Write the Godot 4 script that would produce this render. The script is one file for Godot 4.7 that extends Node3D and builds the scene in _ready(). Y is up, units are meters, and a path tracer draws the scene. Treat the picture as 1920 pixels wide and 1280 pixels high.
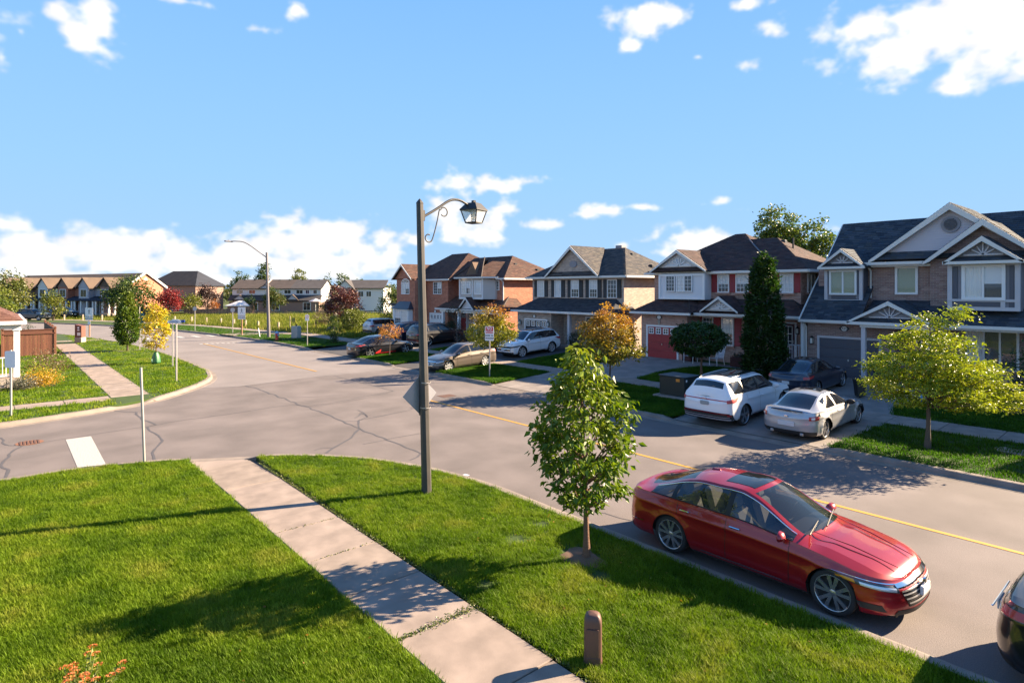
extends Node3D
# A suburban street corner in early autumn: a lamp post and parked cars in front, four brick houses across the street.
# Street coordinates: x runs along the street to the right, v = -z counts across it, away from the camera.

const EXPOSURE := 4.7
# clouds as [azimuth, elevation, half width, half height, thickness] in degrees; azimuth 0 is -z, 90 is +x
const CLOUDS := [
	[-14.0, 19.1, 6.4, 3.5, 1.40], [-16.1, 17.7, 3.9, 2.5, 1.20], [-18.3, 20.0, 3.4, 2.2, 1.00], [-10.1, 18.2, 3.7, 4.3, 1.50], [-13.3, 15.0, 1.7, 1.1, 0.70], [-20.9, 20.5, 1.8, 1.3, 0.40],
	[-9.0, 22.7, 4.7, 4.6, 1.40], [-37.8, 23.4, 2.9, 2.0, 0.55], [-35.4, 23.7, 2.4, 1.7, 0.50], [-38.3, 21.6, 1.7, 1.1, 0.45], [-36.6, 22.7, 1.9, 1.5, 0.50], [-26.1, 21.9, 1.5, 1.2, 0.55],
	[-27.6, 23.6, 2.4, 0.6, 0.40], [-28.0, 19.1, 2.0, 1.2, 0.40], [-32.1, 20.1, 0.7, 0.4, 0.30], [-84.3, 18.6, 2.1, 2.1, 1.00], [-83.6, 20.1, 1.6, 1.7, 0.80], [-86.3, 20.2, 1.5, 1.2, 0.50],
	[-88.3, 19.0, 1.5, 1.4, 0.40], [-88.5, 18.2, 0.7, 0.9, 0.45], [-89.6, 16.2, 0.6, 1.7, 0.35], [-77.7, 22.7, 2.4, 0.4, 0.30], [-69.0, 23.5, 1.0, 0.9, 0.20], [-72.3, 21.6, 1.5, 0.6, 0.15],
	[-87.5, 2.4, 4.1, 2.2, 1.40], [-88.8, 4.5, 1.7, 0.9, 0.70], [-82.2, 2.6, 5.0, 2.2, 1.40], [-80.0, 4.0, 1.5, 1.0, 0.80], [-78.4, 2.2, 4.6, 2.2, 1.30], [-73.6, 2.8, 4.2, 1.8, 1.30],
	[-68.8, 3.8, 5.0, 2.6, 1.50], [-69.7, 5.4, 2.2, 1.2, 1.20], [-66.0, 4.8, 3.7, 2.0, 1.40], [-62.7, 3.4, 3.4, 2.1, 1.20], [-64.2, 6.9, 1.3, 0.4, 0.40], [-67.0, 1.9, 6.9, 1.9, 1.20],
	[-86.3, 0.8, 6.5, 0.9, 1.00], [-75.7, 0.7, 9.8, 0.7, 0.80], [-54.9, 9.7, 2.5, 1.4, 0.65], [-51.1, 9.6, 3.0, 1.1, 0.70], [-47.8, 10.0, 2.8, 0.6, 0.50], [-53.3, 5.0, 3.5, 1.9, 1.00],
	[-51.3, 6.3, 2.8, 1.6, 0.90], [-55.4, 7.0, 2.3, 1.8, 0.70], [-50.3, 7.6, 2.0, 1.1, 0.60], [-57.9, 4.3, 1.5, 0.6, 0.30], [-46.0, 6.1, 1.5, 0.7, 0.70], [-40.7, 7.2, 2.4, 0.8, 0.75],
	[-41.7, 6.9, 1.7, 0.6, 0.60], [-36.8, 7.4, 1.5, 0.4, 0.40], [-30.7, 7.7, 1.3, 0.5, 0.60], [-28.0, 6.9, 1.3, 0.3, 0.35], [-32.6, 3.9, 4.0, 1.7, 1.00], [-30.7, 4.3, 2.7, 1.3, 1.00],
	[-34.0, 3.2, 2.4, 1.1, 0.90], [-39.0, 4.0, 0.8, 0.5, 0.30], [-21.3, 4.9, 1.0, 0.5, 0.15]]


func _ready() -> void:
	rng.seed = 20
	# camera: level, lens shifted down, 4.88 m above the street
	var cam := Camera3D.new()
	cam.name = "camera"
	add_child(cam)
	cam.position = Vector3(0, 4.88, 0)
	cam.rotation.y = 0.8604
	cam.projection = Camera3D.PROJECTION_FRUSTUM
	cam.near = 0.1
	cam.far = 6000.0
	cam.size = 0.1 * 1280.0 / 1130.0
	cam.frustum_offset = Vector2(0, -0.1 * 100.0 / 1130.0)
	cam.current = true
	# sky and air
	var env := Environment.new()
	env.background_mode = Environment.BG_SKY
	var sky := Sky.new()
	var pano := PanoramaSkyMaterial.new()
	pano.panorama = sky_picture()
	sky.sky_material = pano
	env.sky = sky
	env.tonemap_mode = Environment.TONE_MAPPER_LINEAR
	env.tonemap_exposure = EXPOSURE
	env.sdfgi_enabled = true
	env.ssao_enabled = true
	env.ssil_enabled = true
	var we := WorldEnvironment.new()
	we.name = "world_environment"
	we.environment = env
	add_child(we)
	# low afternoon sun from behind the houses, to the right
	var sun := DirectionalLight3D.new()
	sun.name = "sun"
	sun.light_energy = 1.6
	sun.light_color = Color(1.0, 0.9, 0.76)
	sun.light_angular_distance = 0.5
	sun.shadow_enabled = true
	add_child(sun)
	var el := deg_to_rad(26.0)
	sun.look_at_from_position(Vector3.ZERO, -Vector3(0.388 * cos(el), sin(el), -0.921 * cos(el)))
	materials()
	ground()
	house_red_brick()
	house_black_shutters()
	house_red_doors()
	house_blue_roof()
	house_beyond_frame()
	white_porch()
	far_buildings()
	lamp_post()
	tall_lamp()
	signs()
	utilities()
	brown_fence()
	cars()
	trees()
	far_trees()
	garden_things()
	grow_grass()


func sky_picture() -> ImageTexture:
	var w := 3072
	var h := 1536
	var data := PackedFloat32Array()
	data.resize(w * h * 3)
	var fine := FastNoiseLite.new()
	fine.seed = 3
	fine.frequency = 1.0
	fine.fractal_octaves = 5
	fine.fractal_gain = 0.55
	var blobs := CLOUDS.duplicate()
	# the same kind of cloud all round, outside the view too
	var r := RandomNumberGenerator.new()
	r.seed = 5
	for i in 46:
		var az := r.randf_range(-4.0, 262.0)
		if az > 180.0:
			az -= 360.0
		var e := pow(r.randf(), 1.6) * 48.0 + 2.0
		var s := r.randf_range(1.2, 5.0)
		for k in 4:
			blobs.append([az + r.randfn() * s, e + r.randfn() * s * 0.35, s * r.randf_range(0.6, 1.2), s * r.randf_range(0.3, 0.7), r.randf_range(0.4, 1.4)])
	var stops := [[0.0, Color8(184, 216, 250)], [4.0, Color8(166, 208, 252)], [10.0, Color8(156, 205, 254)], [18.0, Color8(144, 197, 251)], [28.0, Color8(128, 185, 246)], [50.0, Color8(84, 142, 216)], [90.0, Color8(58, 108, 184)]]
	var k := 1.1 / EXPOSURE
	for y in h:
		var e := 90.0 - (y + 0.5) / h * 180.0
		var c := Color(0.13, 0.14, 0.11)
		if e > 0.0:
			for i in stops.size() - 1:
				if e >= stops[i][0] and e <= stops[i + 1][0]:
					var t: float = (e - stops[i][0]) / (stops[i + 1][0] - stops[i][0])
					c = (stops[i][1] as Color).srgb_to_linear().lerp((stops[i + 1][1] as Color).srgb_to_linear(), t)
		c *= k
		var o := y * w * 3
		for x in w:
			data[o] = c.r
			data[o + 1] = c.g
			data[o + 2] = c.b
			o += 3
		if e <= 0.0 or e > 58.0:
			continue
		# how much cloud each column of this row holds
		var cover := PackedFloat32Array()
		cover.resize(w)
		var any := false
		for b in blobs:
			var dy: float = (e - b[1]) / b[3]
			# flat bases, domed tops
			if dy < 0.0:
				dy *= 1.3
			if absf(dy) > 1.5:
				continue
			any = true
			var half: float = b[2] * sqrt(2.25 - dy * dy)
			var x0 := int(floor((b[0] - half) / 360.0 * w))
			var x1 := int(ceil((b[0] + half) / 360.0 * w))
			for x in range(x0, x1 + 1):
				var xx := posmod(x, w)
				var dx: float = ((x + 0.5) / w * 360.0 - b[0]) / b[2]
				var d: float = 1.0 - sqrt(dx * dx + dy * dy)
				var q := cover[xx]
				# soft union of the blobs
				var m := maxf(q - 1.0, d * (0.6 + 0.4 * b[4]) + (b[4] - 1.0) * 0.25)
				cover[xx] = m + 1.0
		if not any:
			continue
		var er := deg_to_rad(e)
		var ce := cos(er)
		var se := sin(er)
		for x in w:
			var cv := cover[x]
			if cv <= 0.35:
				continue
			var az := (x + 0.5) / w * TAU
			var p := Vector3(sin(az) * ce, se * 1.5, -cos(az) * ce) * 17.0
			var n := fine.get_noise_3dv(p)
			var d := cv - 1.0 + n * 1.05 + 0.1
			if d <= 0.0:
				continue
			var a := smoothstep(0.0, 0.8, d)
			var n2 := fine.get_noise_3d(p.x * 0.8 + 9.0, p.y * 1.2 - 0.5, p.z * 0.8)
			var lit := clampf(0.93 + 0.16 * n2 + 0.06 * clampf(d, 0.0, 1.0), 0.78, 1.02)
			var white := Color(lit, lit * 0.995, lit * 1.0) * k
			o = (y * w + x) * 3
			data[o] = lerpf(data[o], white.r, a)
			data[o + 1] = lerpf(data[o + 1], white.g, a)
			data[o + 2] = lerpf(data[o + 2], white.b, a)
	var im := Image.create_from_data(w, h, false, Image.FORMAT_RGBF, data.to_byte_array())
	return ImageTexture.create_from_image(im)


func materials() -> void:
	var speck := noise_tex(0.22, 0.72, 1.0, 1, 256, 3)
	var speck_soft := noise_tex(0.16, 0.86, 1.0, 2, 256, 4)
	var blotch := noise_tex(0.012, 0.8, 1.0, 3, 256, 5)
	var blotch_soft := noise_tex(0.012, 0.88, 1.0, 4, 256, 4)
	var streak := noise_tex(0.03, 0.7, 1.0, 6, 256, 4)
	var bump := noise_tex(0.25, 0.0, 1.0, 7, 256, 3)
	M.asphalt = grain(mat(lin(0.235, 0.2, 0.195), 0.9), speck, 1.1, blotch, 9.0, bump, 0.4)
	M.asphalt_new = grain(mat(lin(0.29, 0.255, 0.25), 0.9), speck, 1.1, blotch_soft, 11.0, bump, 0.3)
	M.concrete = grain(mat(lin(0.36, 0.29, 0.25), 0.88), speck_soft, 0.7, blotch_soft, 3.0)
	M.concrete_vc = grain(mat(lin(0.36, 0.29, 0.25), 0.88, 0.0, true), speck_soft, 0.6, blotch, 2.3, bump, 0.15)
	M.kerb = grain(mat(lin(0.36, 0.3, 0.26), 0.88), speck, 0.8, blotch, 2.5)
	M.drive = grain(mat(lin(0.31, 0.27, 0.25), 0.88), speck_soft, 0.8, blotch, 4.0)
	M.drive_dark = grain(mat(lin(0.1, 0.095, 0.1), 0.9), speck, 0.8, blotch, 4.0)
	M.lawn = grain(mat(lin(0.06, 0.125, 0.006), 0.95), noise_tex(0.2, 0.55, 1.0, 8, 256, 4), 0.9, blotch, 3.7)
	M.field = grain(mat(lin(0.09, 0.13, 0.02), 0.95), speck, 2.0, blotch, 30.0)
	M.meadow = grain(mat(lin(0.16, 0.19, 0.025), 0.95), speck, 1.4, noise_tex(0.02, 0.6, 1.0, 9, 256, 4), 14.0)
	M.mulch = grain(mat(lin(0.045, 0.03, 0.022), 0.95), speck, 0.5)
	M.soil = grain(mat(lin(0.2, 0.115, 0.075), 0.95), speck, 0.3)
	M.tar = mat(lin(0.075, 0.07, 0.075), 0.75)
	M.yellow_paint = grain(mat(lin(0.62, 0.33, 0.04), 0.7), noise_tex(0.12, 0.7, 1.0, 10, 256, 4), 0.5)
	M.white_paint = grain(mat(lin(0.6, 0.58, 0.55), 0.7), noise_tex(0.06, 0.62, 1.0, 12, 256, 5), 0.8)
	M.rust = mat(lin(0.2, 0.09, 0.05), 0.8)
	M.rust_dark = mat(lin(0.1, 0.05, 0.035), 0.8)
	# brick and stone
	M.brick4 = brick_mat([lin(0.3, 0.19, 0.165), lin(0.25, 0.155, 0.14), lin(0.36, 0.245, 0.21), lin(0.28, 0.18, 0.17)], lin(0.42, 0.36, 0.33), 4)
	M.brick3 = brick_mat([lin(0.42, 0.23, 0.175), lin(0.36, 0.19, 0.15), lin(0.46, 0.28, 0.22)], lin(0.46, 0.38, 0.34), 3)
	M.brick2 = brick_mat([lin(0.4, 0.31, 0.265), lin(0.35, 0.27, 0.235), lin(0.44, 0.36, 0.3)], lin(0.47, 0.41, 0.37), 2)
	M.brick1 = brick_mat([lin(0.42, 0.15, 0.09), lin(0.38, 0.13, 0.08), lin(0.46, 0.18, 0.11)], lin(0.42, 0.24, 0.18), 1)
	M.brick_far = mat(lin(0.26, 0.17, 0.14), 0.9)
	M.brick_far2 = mat(lin(0.36, 0.2, 0.16), 0.9)
	M.stone = grain(mat(lin(0.4, 0.35, 0.31), 0.9), speck_soft, 0.6)
	M.deck = mat(lin(0.06, 0.05, 0.05), 0.9)
	M.shingle = grain(mat(Color.WHITE, 0.92, 0.0, true), speck, 0.35)
	M.shakes = grain(mat(lin(0.2, 0.13, 0.09), 0.9), streak, 0.6)
	for q in [["roof_brown", lin(0.125, 0.095, 0.085)], ["roof_grey", lin(0.115, 0.105, 0.11)], ["roof_navy", lin(0.04, 0.048, 0.075)], ["roof_tan", lin(0.17, 0.12, 0.09)]]:
		M[q[0]] = grain(mat(q[1], 0.92), speck, 1.5, blotch, 6.0)
	M.white = mat(lin(0.78, 0.77, 0.78), 0.5)
	M.white_far = mat(lin(0.68, 0.66, 0.65), 0.7)
	M.lilac_far = mat(lin(0.42, 0.41, 0.46), 0.7)
	M.trim = mat(lin(0.7, 0.68, 0.66), 0.5)
	M.trim_lilac = mat(lin(0.52, 0.5, 0.54), 0.5)
	M.panel_white = mat(lin(0.68, 0.68, 0.72), 0.6)
	M.siding_lilac = mat(lin(0.52, 0.49, 0.55), 0.6)
	M.siding_white = mat(lin(0.74, 0.71, 0.68), 0.6)
	M.siding_tan = mat(lin(0.5, 0.46, 0.44), 0.6)
	M.grey_blue = mat(lin(0.24, 0.235, 0.27), 0.6)
	M.grey_dark = mat(lin(0.085, 0.088, 0.115), 0.55)
	M.metal_roof = mat(lin(0.06, 0.065, 0.085), 0.4, 0.4)
	M.flash = mat(lin(0.14, 0.13, 0.15), 0.5, 0.4)
	M.crimson = mat(lin(0.3, 0.028, 0.035), 0.55)
	M.crimson_door = mat(lin(0.34, 0.03, 0.035), 0.5)
	M.crimson_dark = grain(mat(lin(0.09, 0.02, 0.02), 0.7), streak, 0.5)
	M.black_shutter = mat(lin(0.018, 0.018, 0.022), 0.55)
	M.black_door = mat(lin(0.022, 0.022, 0.03), 0.45)
	M.door_dark = mat(lin(0.035, 0.03, 0.035), 0.5)
	M.door_plum = mat(lin(0.07, 0.02, 0.035), 0.5)
	# glass
	M.pane = mat(lin(0.9, 0.95, 1.0), 0.02)
	M.pane.albedo_color.a = 0.06
	M.pane.transparency = BaseMaterial3D.TRANSPARENCY_ALPHA
	M.pane.metallic_specular = 0.7
	M.room = mat(lin(0.02, 0.022, 0.028), 0.6)
	M.room_shine = mat(lin(0.03, 0.034, 0.045), 0.05)
	M.room_shine.metallic_specular = 0.9
	M.curtain = mat(lin(0.7, 0.68, 0.66), 0.9)
	M.blind = mat(lin(0.66, 0.66, 0.68), 0.7)
	M.blind_green = mat(lin(0.3, 0.32, 0.2), 0.7)
	M.frosted = mat(lin(0.75, 0.74, 0.7), 0.3)
	M.lantern_glass = mat(lin(0.8, 0.82, 0.84), 0.2)
	M.lantern_glass.albedo_color.a = 0.35
	M.lantern_glass.transparency = BaseMaterial3D.TRANSPARENCY_ALPHA
	# metal and plastic
	M.pole = grain(mat(lin(0.085, 0.078, 0.075), 0.55, 0.1), speck_soft, 0.6, blotch_soft, 1.5)
	M.pole_dark = mat(lin(0.035, 0.033, 0.035), 0.5, 0.2)
	M.lamp_grey = mat(lin(0.16, 0.15, 0.16), 0.5, 0.3)
	M.steel = mat(lin(0.42, 0.4, 0.4), 0.45, 0.6)
	M.alu = mat(lin(0.42, 0.42, 0.46), 0.45, 0.5)
	M.black_metal = mat(lin(0.02, 0.02, 0.022), 0.45)
	M.grey_metal = mat(lin(0.2, 0.2, 0.22), 0.5, 0.3)
	M.pale_metal = grain(mat(lin(0.45, 0.45, 0.43), 0.6), speck_soft, 0.7)
	M.chrome = mat(lin(0.85, 0.86, 0.88), 0.08, 1.0)
	M.chrome_dull = mat(lin(0.6, 0.6, 0.6), 0.35, 0.9)
	M.brown_plastic = grain(mat(lin(0.13, 0.068, 0.05), 0.5), speck_soft, 0.3)
	M.brown_panel = mat(lin(0.14, 0.06, 0.045), 0.6)
	M.trafo = mat(lin(0.012, 0.02, 0.02), 0.45)
	M.trafo_lid = mat(lin(0.05, 0.062, 0.072), 0.5)
	M.orange_label = mat(lin(0.7, 0.25, 0.03), 0.6)
	M.hydrant_red = mat(lin(0.5, 0.05, 0.03), 0.45)
	M.hydrant_blue = mat(lin(0.15, 0.32, 0.55), 0.45)
	M.white_sign = mat(lin(0.8, 0.8, 0.82), 0.5)
	M.red_sign = mat(lin(0.65, 0.015, 0.02), 0.5)
	M.blue_sign = mat(lin(0.02, 0.06, 0.3), 0.5)
	M.teal_sign = mat(lin(0.06, 0.17, 0.26), 0.5)
	M.ink = mat(lin(0.02, 0.02, 0.025), 0.6)
	M.olive_panel = mat(lin(0.3, 0.26, 0.04), 0.6)
	M.tarp = mat(lin(0.02, 0.022, 0.02), 0.7)
	M.bright_blue = mat(lin(0.02, 0.3, 0.7), 0.4)
	M.sling = mat(lin(0.4, 0.4, 0.44), 0.8)
	M.green_bag = mat(lin(0.03, 0.13, 0.05), 0.5)
	M.pale_green = mat(lin(0.4, 0.6, 0.4), 0.5)
	# wood and leaves
	M.cedar_post = grain(mat(lin(0.42, 0.23, 0.14), 0.8), streak, 0.4)
	M.pale_wood = grain(mat(lin(0.52, 0.42, 0.31), 0.85), streak, 0.4)
	M.fence_board = [grain(mat(lin(0.2, 0.075, 0.042), 0.75), streak, 0.5), grain(mat(lin(0.165, 0.06, 0.035), 0.75), streak, 0.45), grain(mat(lin(0.23, 0.09, 0.05), 0.75), streak, 0.55)]
	M.fence_grey = [grain(mat(lin(0.2, 0.16, 0.14), 0.9), streak, 0.5), grain(mat(lin(0.16, 0.13, 0.115), 0.9), streak, 0.5), grain(mat(lin(0.25, 0.2, 0.17), 0.9), streak, 0.5)]
	M.bark = grain(mat(lin(0.1, 0.075, 0.058), 0.95), streak, 0.25)
	M.bark_warm = grain(mat(lin(0.24, 0.13, 0.085), 0.95), streak, 0.22, null, 1.0, bump, 0.6)
	M.bark_grey = grain(mat(lin(0.16, 0.125, 0.105), 0.95), streak, 0.25)
	M.stem = mat(lin(0.12, 0.16, 0.04), 0.8)
	M.leaf = mat(Color.WHITE, 0.42, 0.0, true)
	M.leaf.metallic_specular = 0.5
	M.leaf.backlight_enabled = true
	M.leaf.backlight = Color(0.85, 0.85, 0.6)
	M.grass_blade = mat(Color.WHITE, 0.6, 0.0, true)
	M.grass_blade.metallic_specular = 0.3
	M.grass_blade.backlight_enabled = true
	M.grass_blade.backlight = Color(0.9, 0.95, 0.6)
	# vehicles
	for q in [["paint_red", lin(0.3, 0.008, 0.014), 0.35, 0.3], ["paint_white", lin(0.74, 0.75, 0.78), 0.0, 0.35], ["paint_silver", lin(0.42, 0.43, 0.46), 0.55, 0.36], ["paint_black", lin(0.008, 0.008, 0.011), 0.0, 0.3], ["paint_navy", lin(0.012, 0.02, 0.045), 0.3, 0.3], ["paint_brown", lin(0.17, 0.14, 0.12), 0.5, 0.38], ["paint_maroon", lin(0.09, 0.01, 0.02), 0.3, 0.35], ["paint_grey", lin(0.08, 0.085, 0.095), 0.5, 0.35]]:
		var m := mat(q[1], q[3], q[2])
		m.clearcoat_enabled = true
		m.clearcoat = 1.0
		m.clearcoat_roughness = 0.03
		M[q[0]] = m
	M.tint = mat(lin(0.012, 0.014, 0.018), 0.04)
	M.tint.metallic_specular = 0.85
	M.car_glass = mat(lin(0.02, 0.025, 0.03), 0.02)
	M.car_glass.albedo_color.a = 0.68
	M.car_glass.transparency = BaseMaterial3D.TRANSPARENCY_ALPHA
	M.car_glass.metallic_specular = 0.75
	M.black_trim = mat(lin(0.012, 0.012, 0.013), 0.35)
	M.black_plastic = mat(lin(0.02, 0.02, 0.021), 0.6)
	M.black_gloss = mat(lin(0.012, 0.012, 0.013), 0.15)
	M.cabin_dark = mat(lin(0.03, 0.03, 0.032), 0.7)
	M.seat = mat(lin(0.12, 0.12, 0.12), 0.8)
	M.seat_dark = mat(lin(0.04, 0.04, 0.042), 0.8)
	M.seat_grey = mat(lin(0.34, 0.36, 0.36), 0.75)
	M.tyre = mat(lin(0.022, 0.022, 0.023), 0.85)
	M.alloy = mat(lin(0.5, 0.5, 0.52), 0.25, 0.85)
	M.rim_dark = mat(lin(0.3, 0.3, 0.31), 0.2, 0.85)
	M.rim_light = mat(lin(0.66, 0.66, 0.68), 0.35, 0.6)
	M.brake = mat(lin(0.02, 0.02, 0.02), 0.6, 0.2)
	M.headlamp = mat(lin(0.05, 0.055, 0.065), 0.06, 0.3)
	M.headlamp.clearcoat_enabled = true
	M.lamp_lens = mat(lin(0.7, 0.72, 0.75), 0.12, 0.4)
	M.amber = mat(lin(0.7, 0.28, 0.02), 0.15)
	M.red_lens = mat(lin(0.42, 0.008, 0.01), 0.1)
	M.red_lens.clearcoat_enabled = true
	M.red_dark = mat(lin(0.12, 0.01, 0.015), 0.2)
	M.plate_white = mat(lin(0.62, 0.6, 0.62), 0.5)
	M.plate_grey = mat(lin(0.3, 0.32, 0.33), 0.5)
# ---------------------------------------------------------------- helpers
var M := {}
var taken := {}
var org := Vector3.ZERO
var rng := RandomNumberGenerator.new()
var grass_areas := []


class MB:
	# collects triangles (counter-clockwise seen from outside) for one mesh
	var v := PackedVector3Array()
	var n := PackedVector3Array()
	var c := PackedColorArray()
	var col := Color.WHITE
	var xf := Transform3D.IDENTITY

	func tri(a: Vector3, b: Vector3, d: Vector3) -> void:
		var p := xf * a
		var q := xf * b
		var r := xf * d
		var nn := (q - p).cross(r - p)
		if nn.length_squared() < 1e-16:
			return
		nn = nn.normalized()
		v.append(p); v.append(r); v.append(q)
		n.append(nn); n.append(nn); n.append(nn)
		c.append(col); c.append(col); c.append(col)

	func trin(a: Vector3, b: Vector3, d: Vector3, na: Vector3, nb: Vector3, nd: Vector3) -> void:
		var p := xf * a
		var q := xf * b
		var r := xf * d
		if (q - p).cross(r - p).length_squared() < 1e-16:
			return
		v.append(p); v.append(r); v.append(q)
		n.append(xf.basis * na); n.append(xf.basis * nd); n.append(xf.basis * nb)
		c.append(col); c.append(col); c.append(col)

	func quad(a: Vector3, b: Vector3, d: Vector3, e: Vector3) -> void:
		tri(a, b, d)
		tri(a, d, e)

	func poly(p: Array) -> void:
		for i in range(1, p.size() - 1):
			tri(p[0], p[i], p[i + 1])

	func box(lo: Vector3, hi: Vector3, b := 0.0) -> void:
		# a box, its vertical and front edges chamfered by b
		if b <= 0.0:
			var p := [lo, Vector3(hi.x, lo.y, lo.z), Vector3(hi.x, lo.y, hi.z), Vector3(lo.x, lo.y, hi.z), Vector3(lo.x, hi.y, lo.z), Vector3(hi.x, hi.y, lo.z), hi, Vector3(lo.x, hi.y, hi.z)]
			for f in [[3, 2, 6, 7], [1, 0, 4, 5], [2, 1, 5, 6], [0, 3, 7, 4], [7, 6, 5, 4], [0, 1, 2, 3]]:
				quad(p[f[0]], p[f[1]], p[f[2]], p[f[3]])
			return
		var rings := []
		for lv in [[lo.y, b], [lo.y + b, 0.0], [hi.y - b, 0.0], [hi.y, b]]:
			var g: float = lv[1]
			var y: float = lv[0]
			var x0 := lo.x + g
			var x1 := hi.x - g
			var z0 := lo.z + g
			var z1 := hi.z - g
			var k := minf(b, minf(x1 - x0, z1 - z0) * 0.49)
			rings.append([Vector3(x0 + k, y, z1), Vector3(x1 - k, y, z1), Vector3(x1, y, z1 - k), Vector3(x1, y, z0 + k), Vector3(x1 - k, y, z0), Vector3(x0 + k, y, z0), Vector3(x0, y, z0 + k), Vector3(x0, y, z1 - k)])
		for r in 3:
			for i in 8:
				var j := (i + 1) % 8
				quad(rings[r][i], rings[r][j], rings[r + 1][j], rings[r + 1][i])
		poly(rings[3])
		var bot: Array = rings[0].duplicate()
		bot.reverse()
		poly(bot)

	func bx(x0: float, x1: float, y0: float, y1: float, v0: float, v1: float, b := 0.0) -> void:
		# the same in street coordinates: v counts away from the camera's kerb (z = -v)
		box(Vector3(x0, y0, -v1), Vector3(x1, y1, -v0), b)

	func grid(rows: Array, flip := false, mask = null, want := 0) -> void:
		# rows of points, smooth normals by central differences
		var a := rows.size()
		var b: int = rows[0].size()
		var nr := []
		for i in a:
			var line := PackedVector3Array()
			for j in b:
				var du: Vector3 = rows[mini(i + 1, a - 1)][j] - rows[maxi(i - 1, 0)][j]
				var dv: Vector3 = rows[i][mini(j + 1, b - 1)] - rows[i][maxi(j - 1, 0)]
				var m := du.cross(dv)
				if m.length_squared() < 1e-14:
					var i2 := clampi(i, 1, a - 2)
					var j2 := clampi(j, 1, maxi(b - 2, 1))
					if a > 2 and b > 2:
						m = (rows[i2 + 1][j2] - rows[i2 - 1][j2]).cross(rows[i2][j2 + 1] - rows[i2][j2 - 1])
				m = m.normalized()
				line.append(-m if flip else m)
			nr.append(line)
		for i in a - 1:
			for j in b - 1:
				if mask != null and mask.call(i, j) != want:
					continue
				var p: Vector3 = rows[i][j]
				var q: Vector3 = rows[i + 1][j]
				var r: Vector3 = rows[i + 1][j + 1]
				var s: Vector3 = rows[i][j + 1]
				if flip:
					trin(p, r, q, nr[i][j], nr[i + 1][j + 1], nr[i + 1][j])
					trin(p, s, r, nr[i][j], nr[i][j + 1], nr[i + 1][j + 1])
				else:
					trin(p, q, r, nr[i][j], nr[i + 1][j], nr[i + 1][j + 1])
					trin(p, r, s, nr[i][j], nr[i + 1][j + 1], nr[i][j + 1])

	func tube(pts: Array, radii: Array, sides := 8, flat := false, caps := true, turn := 0.0) -> void:
		var rings := []
		var prev := Vector3.ZERO
		for i in pts.size():
			var t: Vector3 = (pts[mini(i + 1, pts.size() - 1)] - pts[maxi(i - 1, 0)]).normalized()
			var u := prev
			if i == 0:
				u = t.cross(Vector3.RIGHT if absf(t.x) < 0.9 else Vector3.UP)
			u = (u - t * u.dot(t)).normalized()
			prev = u
			var w := t.cross(u)
			var ring := PackedVector3Array()
			for k in sides + 1:
				var an := TAU * k / sides + turn
				ring.append(pts[i] + (u * cos(an) + w * sin(an)) * radii[i])
			rings.append(ring)
		if flat:
			for i in rings.size() - 1:
				for k in sides:
					quad(rings[i][k], rings[i][k + 1], rings[i + 1][k + 1], rings[i + 1][k])
		else:
			for i in rings.size() - 1:
				for k in sides:
					var a: Vector3 = rings[i][k]
					var b: Vector3 = rings[i][k + 1]
					var d: Vector3 = rings[i + 1][k + 1]
					var e: Vector3 = rings[i + 1][k]
					var na: Vector3 = (a - pts[i]).normalized()
					var nb: Vector3 = (b - pts[i]).normalized()
					var nd: Vector3 = (d - pts[i + 1]).normalized()
					var ne: Vector3 = (e - pts[i + 1]).normalized()
					trin(a, b, d, na, nb, nd)
					trin(a, d, e, na, nd, ne)
		if caps:
			var l := rings.size() - 1
			for k in sides:
				tri(pts[l], rings[l][k], rings[l][k + 1])
				tri(pts[0], rings[0][k + 1], rings[0][k])

	func lathe(at: Vector3, prof: Array, sides := 16, flat := false) -> void:
		# prof: [radius, height] from bottom to top, about the y axis
		var rows := []
		for k in sides + 1:
			var an := -TAU * k / sides
			var row := PackedVector3Array()
			for p in prof:
				row.append(at + Vector3(cos(an) * p[0], p[1], sin(an) * p[0]))
			rows.append(row)
		if flat:
			for i in sides:
				for j in prof.size() - 1:
					quad(rows[i][j], rows[i + 1][j], rows[i + 1][j + 1], rows[i][j + 1])
		else:
			grid(rows)

	func prism(pts: Array, ax: Vector3, ay: Vector3, o: Vector3, depth: Vector3) -> void:
		# a flat outline (Vector2, counter-clockwise, depth pointing at the viewer) given thickness
		var pv := PackedVector2Array(pts)
		if Geometry2D.is_polygon_clockwise(pv):
			pv.reverse()
		var idx := Geometry2D.triangulate_polygon(pv)
		for i in range(0, idx.size(), 3):
			var t := []
			for k in 3:
				var q := pv[idx[i + k]]
				t.append(o + ax * q.x + ay * q.y)
			if (t[1] - t[0]).cross(t[2] - t[0]).dot(depth) < 0.0:
				t = [t[0], t[2], t[1]]
			tri(t[0] + depth, t[1] + depth, t[2] + depth)
			tri(t[0], t[2], t[1])
		for i in pv.size():
			var a := o + ax * pv[i].x + ay * pv[i].y
			var q2 := pv[(i + 1) % pv.size()]
			var b := o + ax * q2.x + ay * q2.y
			if ax.cross(ay).dot(depth) > 0.0:
				quad(a, b, b + depth, a + depth)
			else:
				quad(b, a, a + depth, b + depth)

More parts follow.
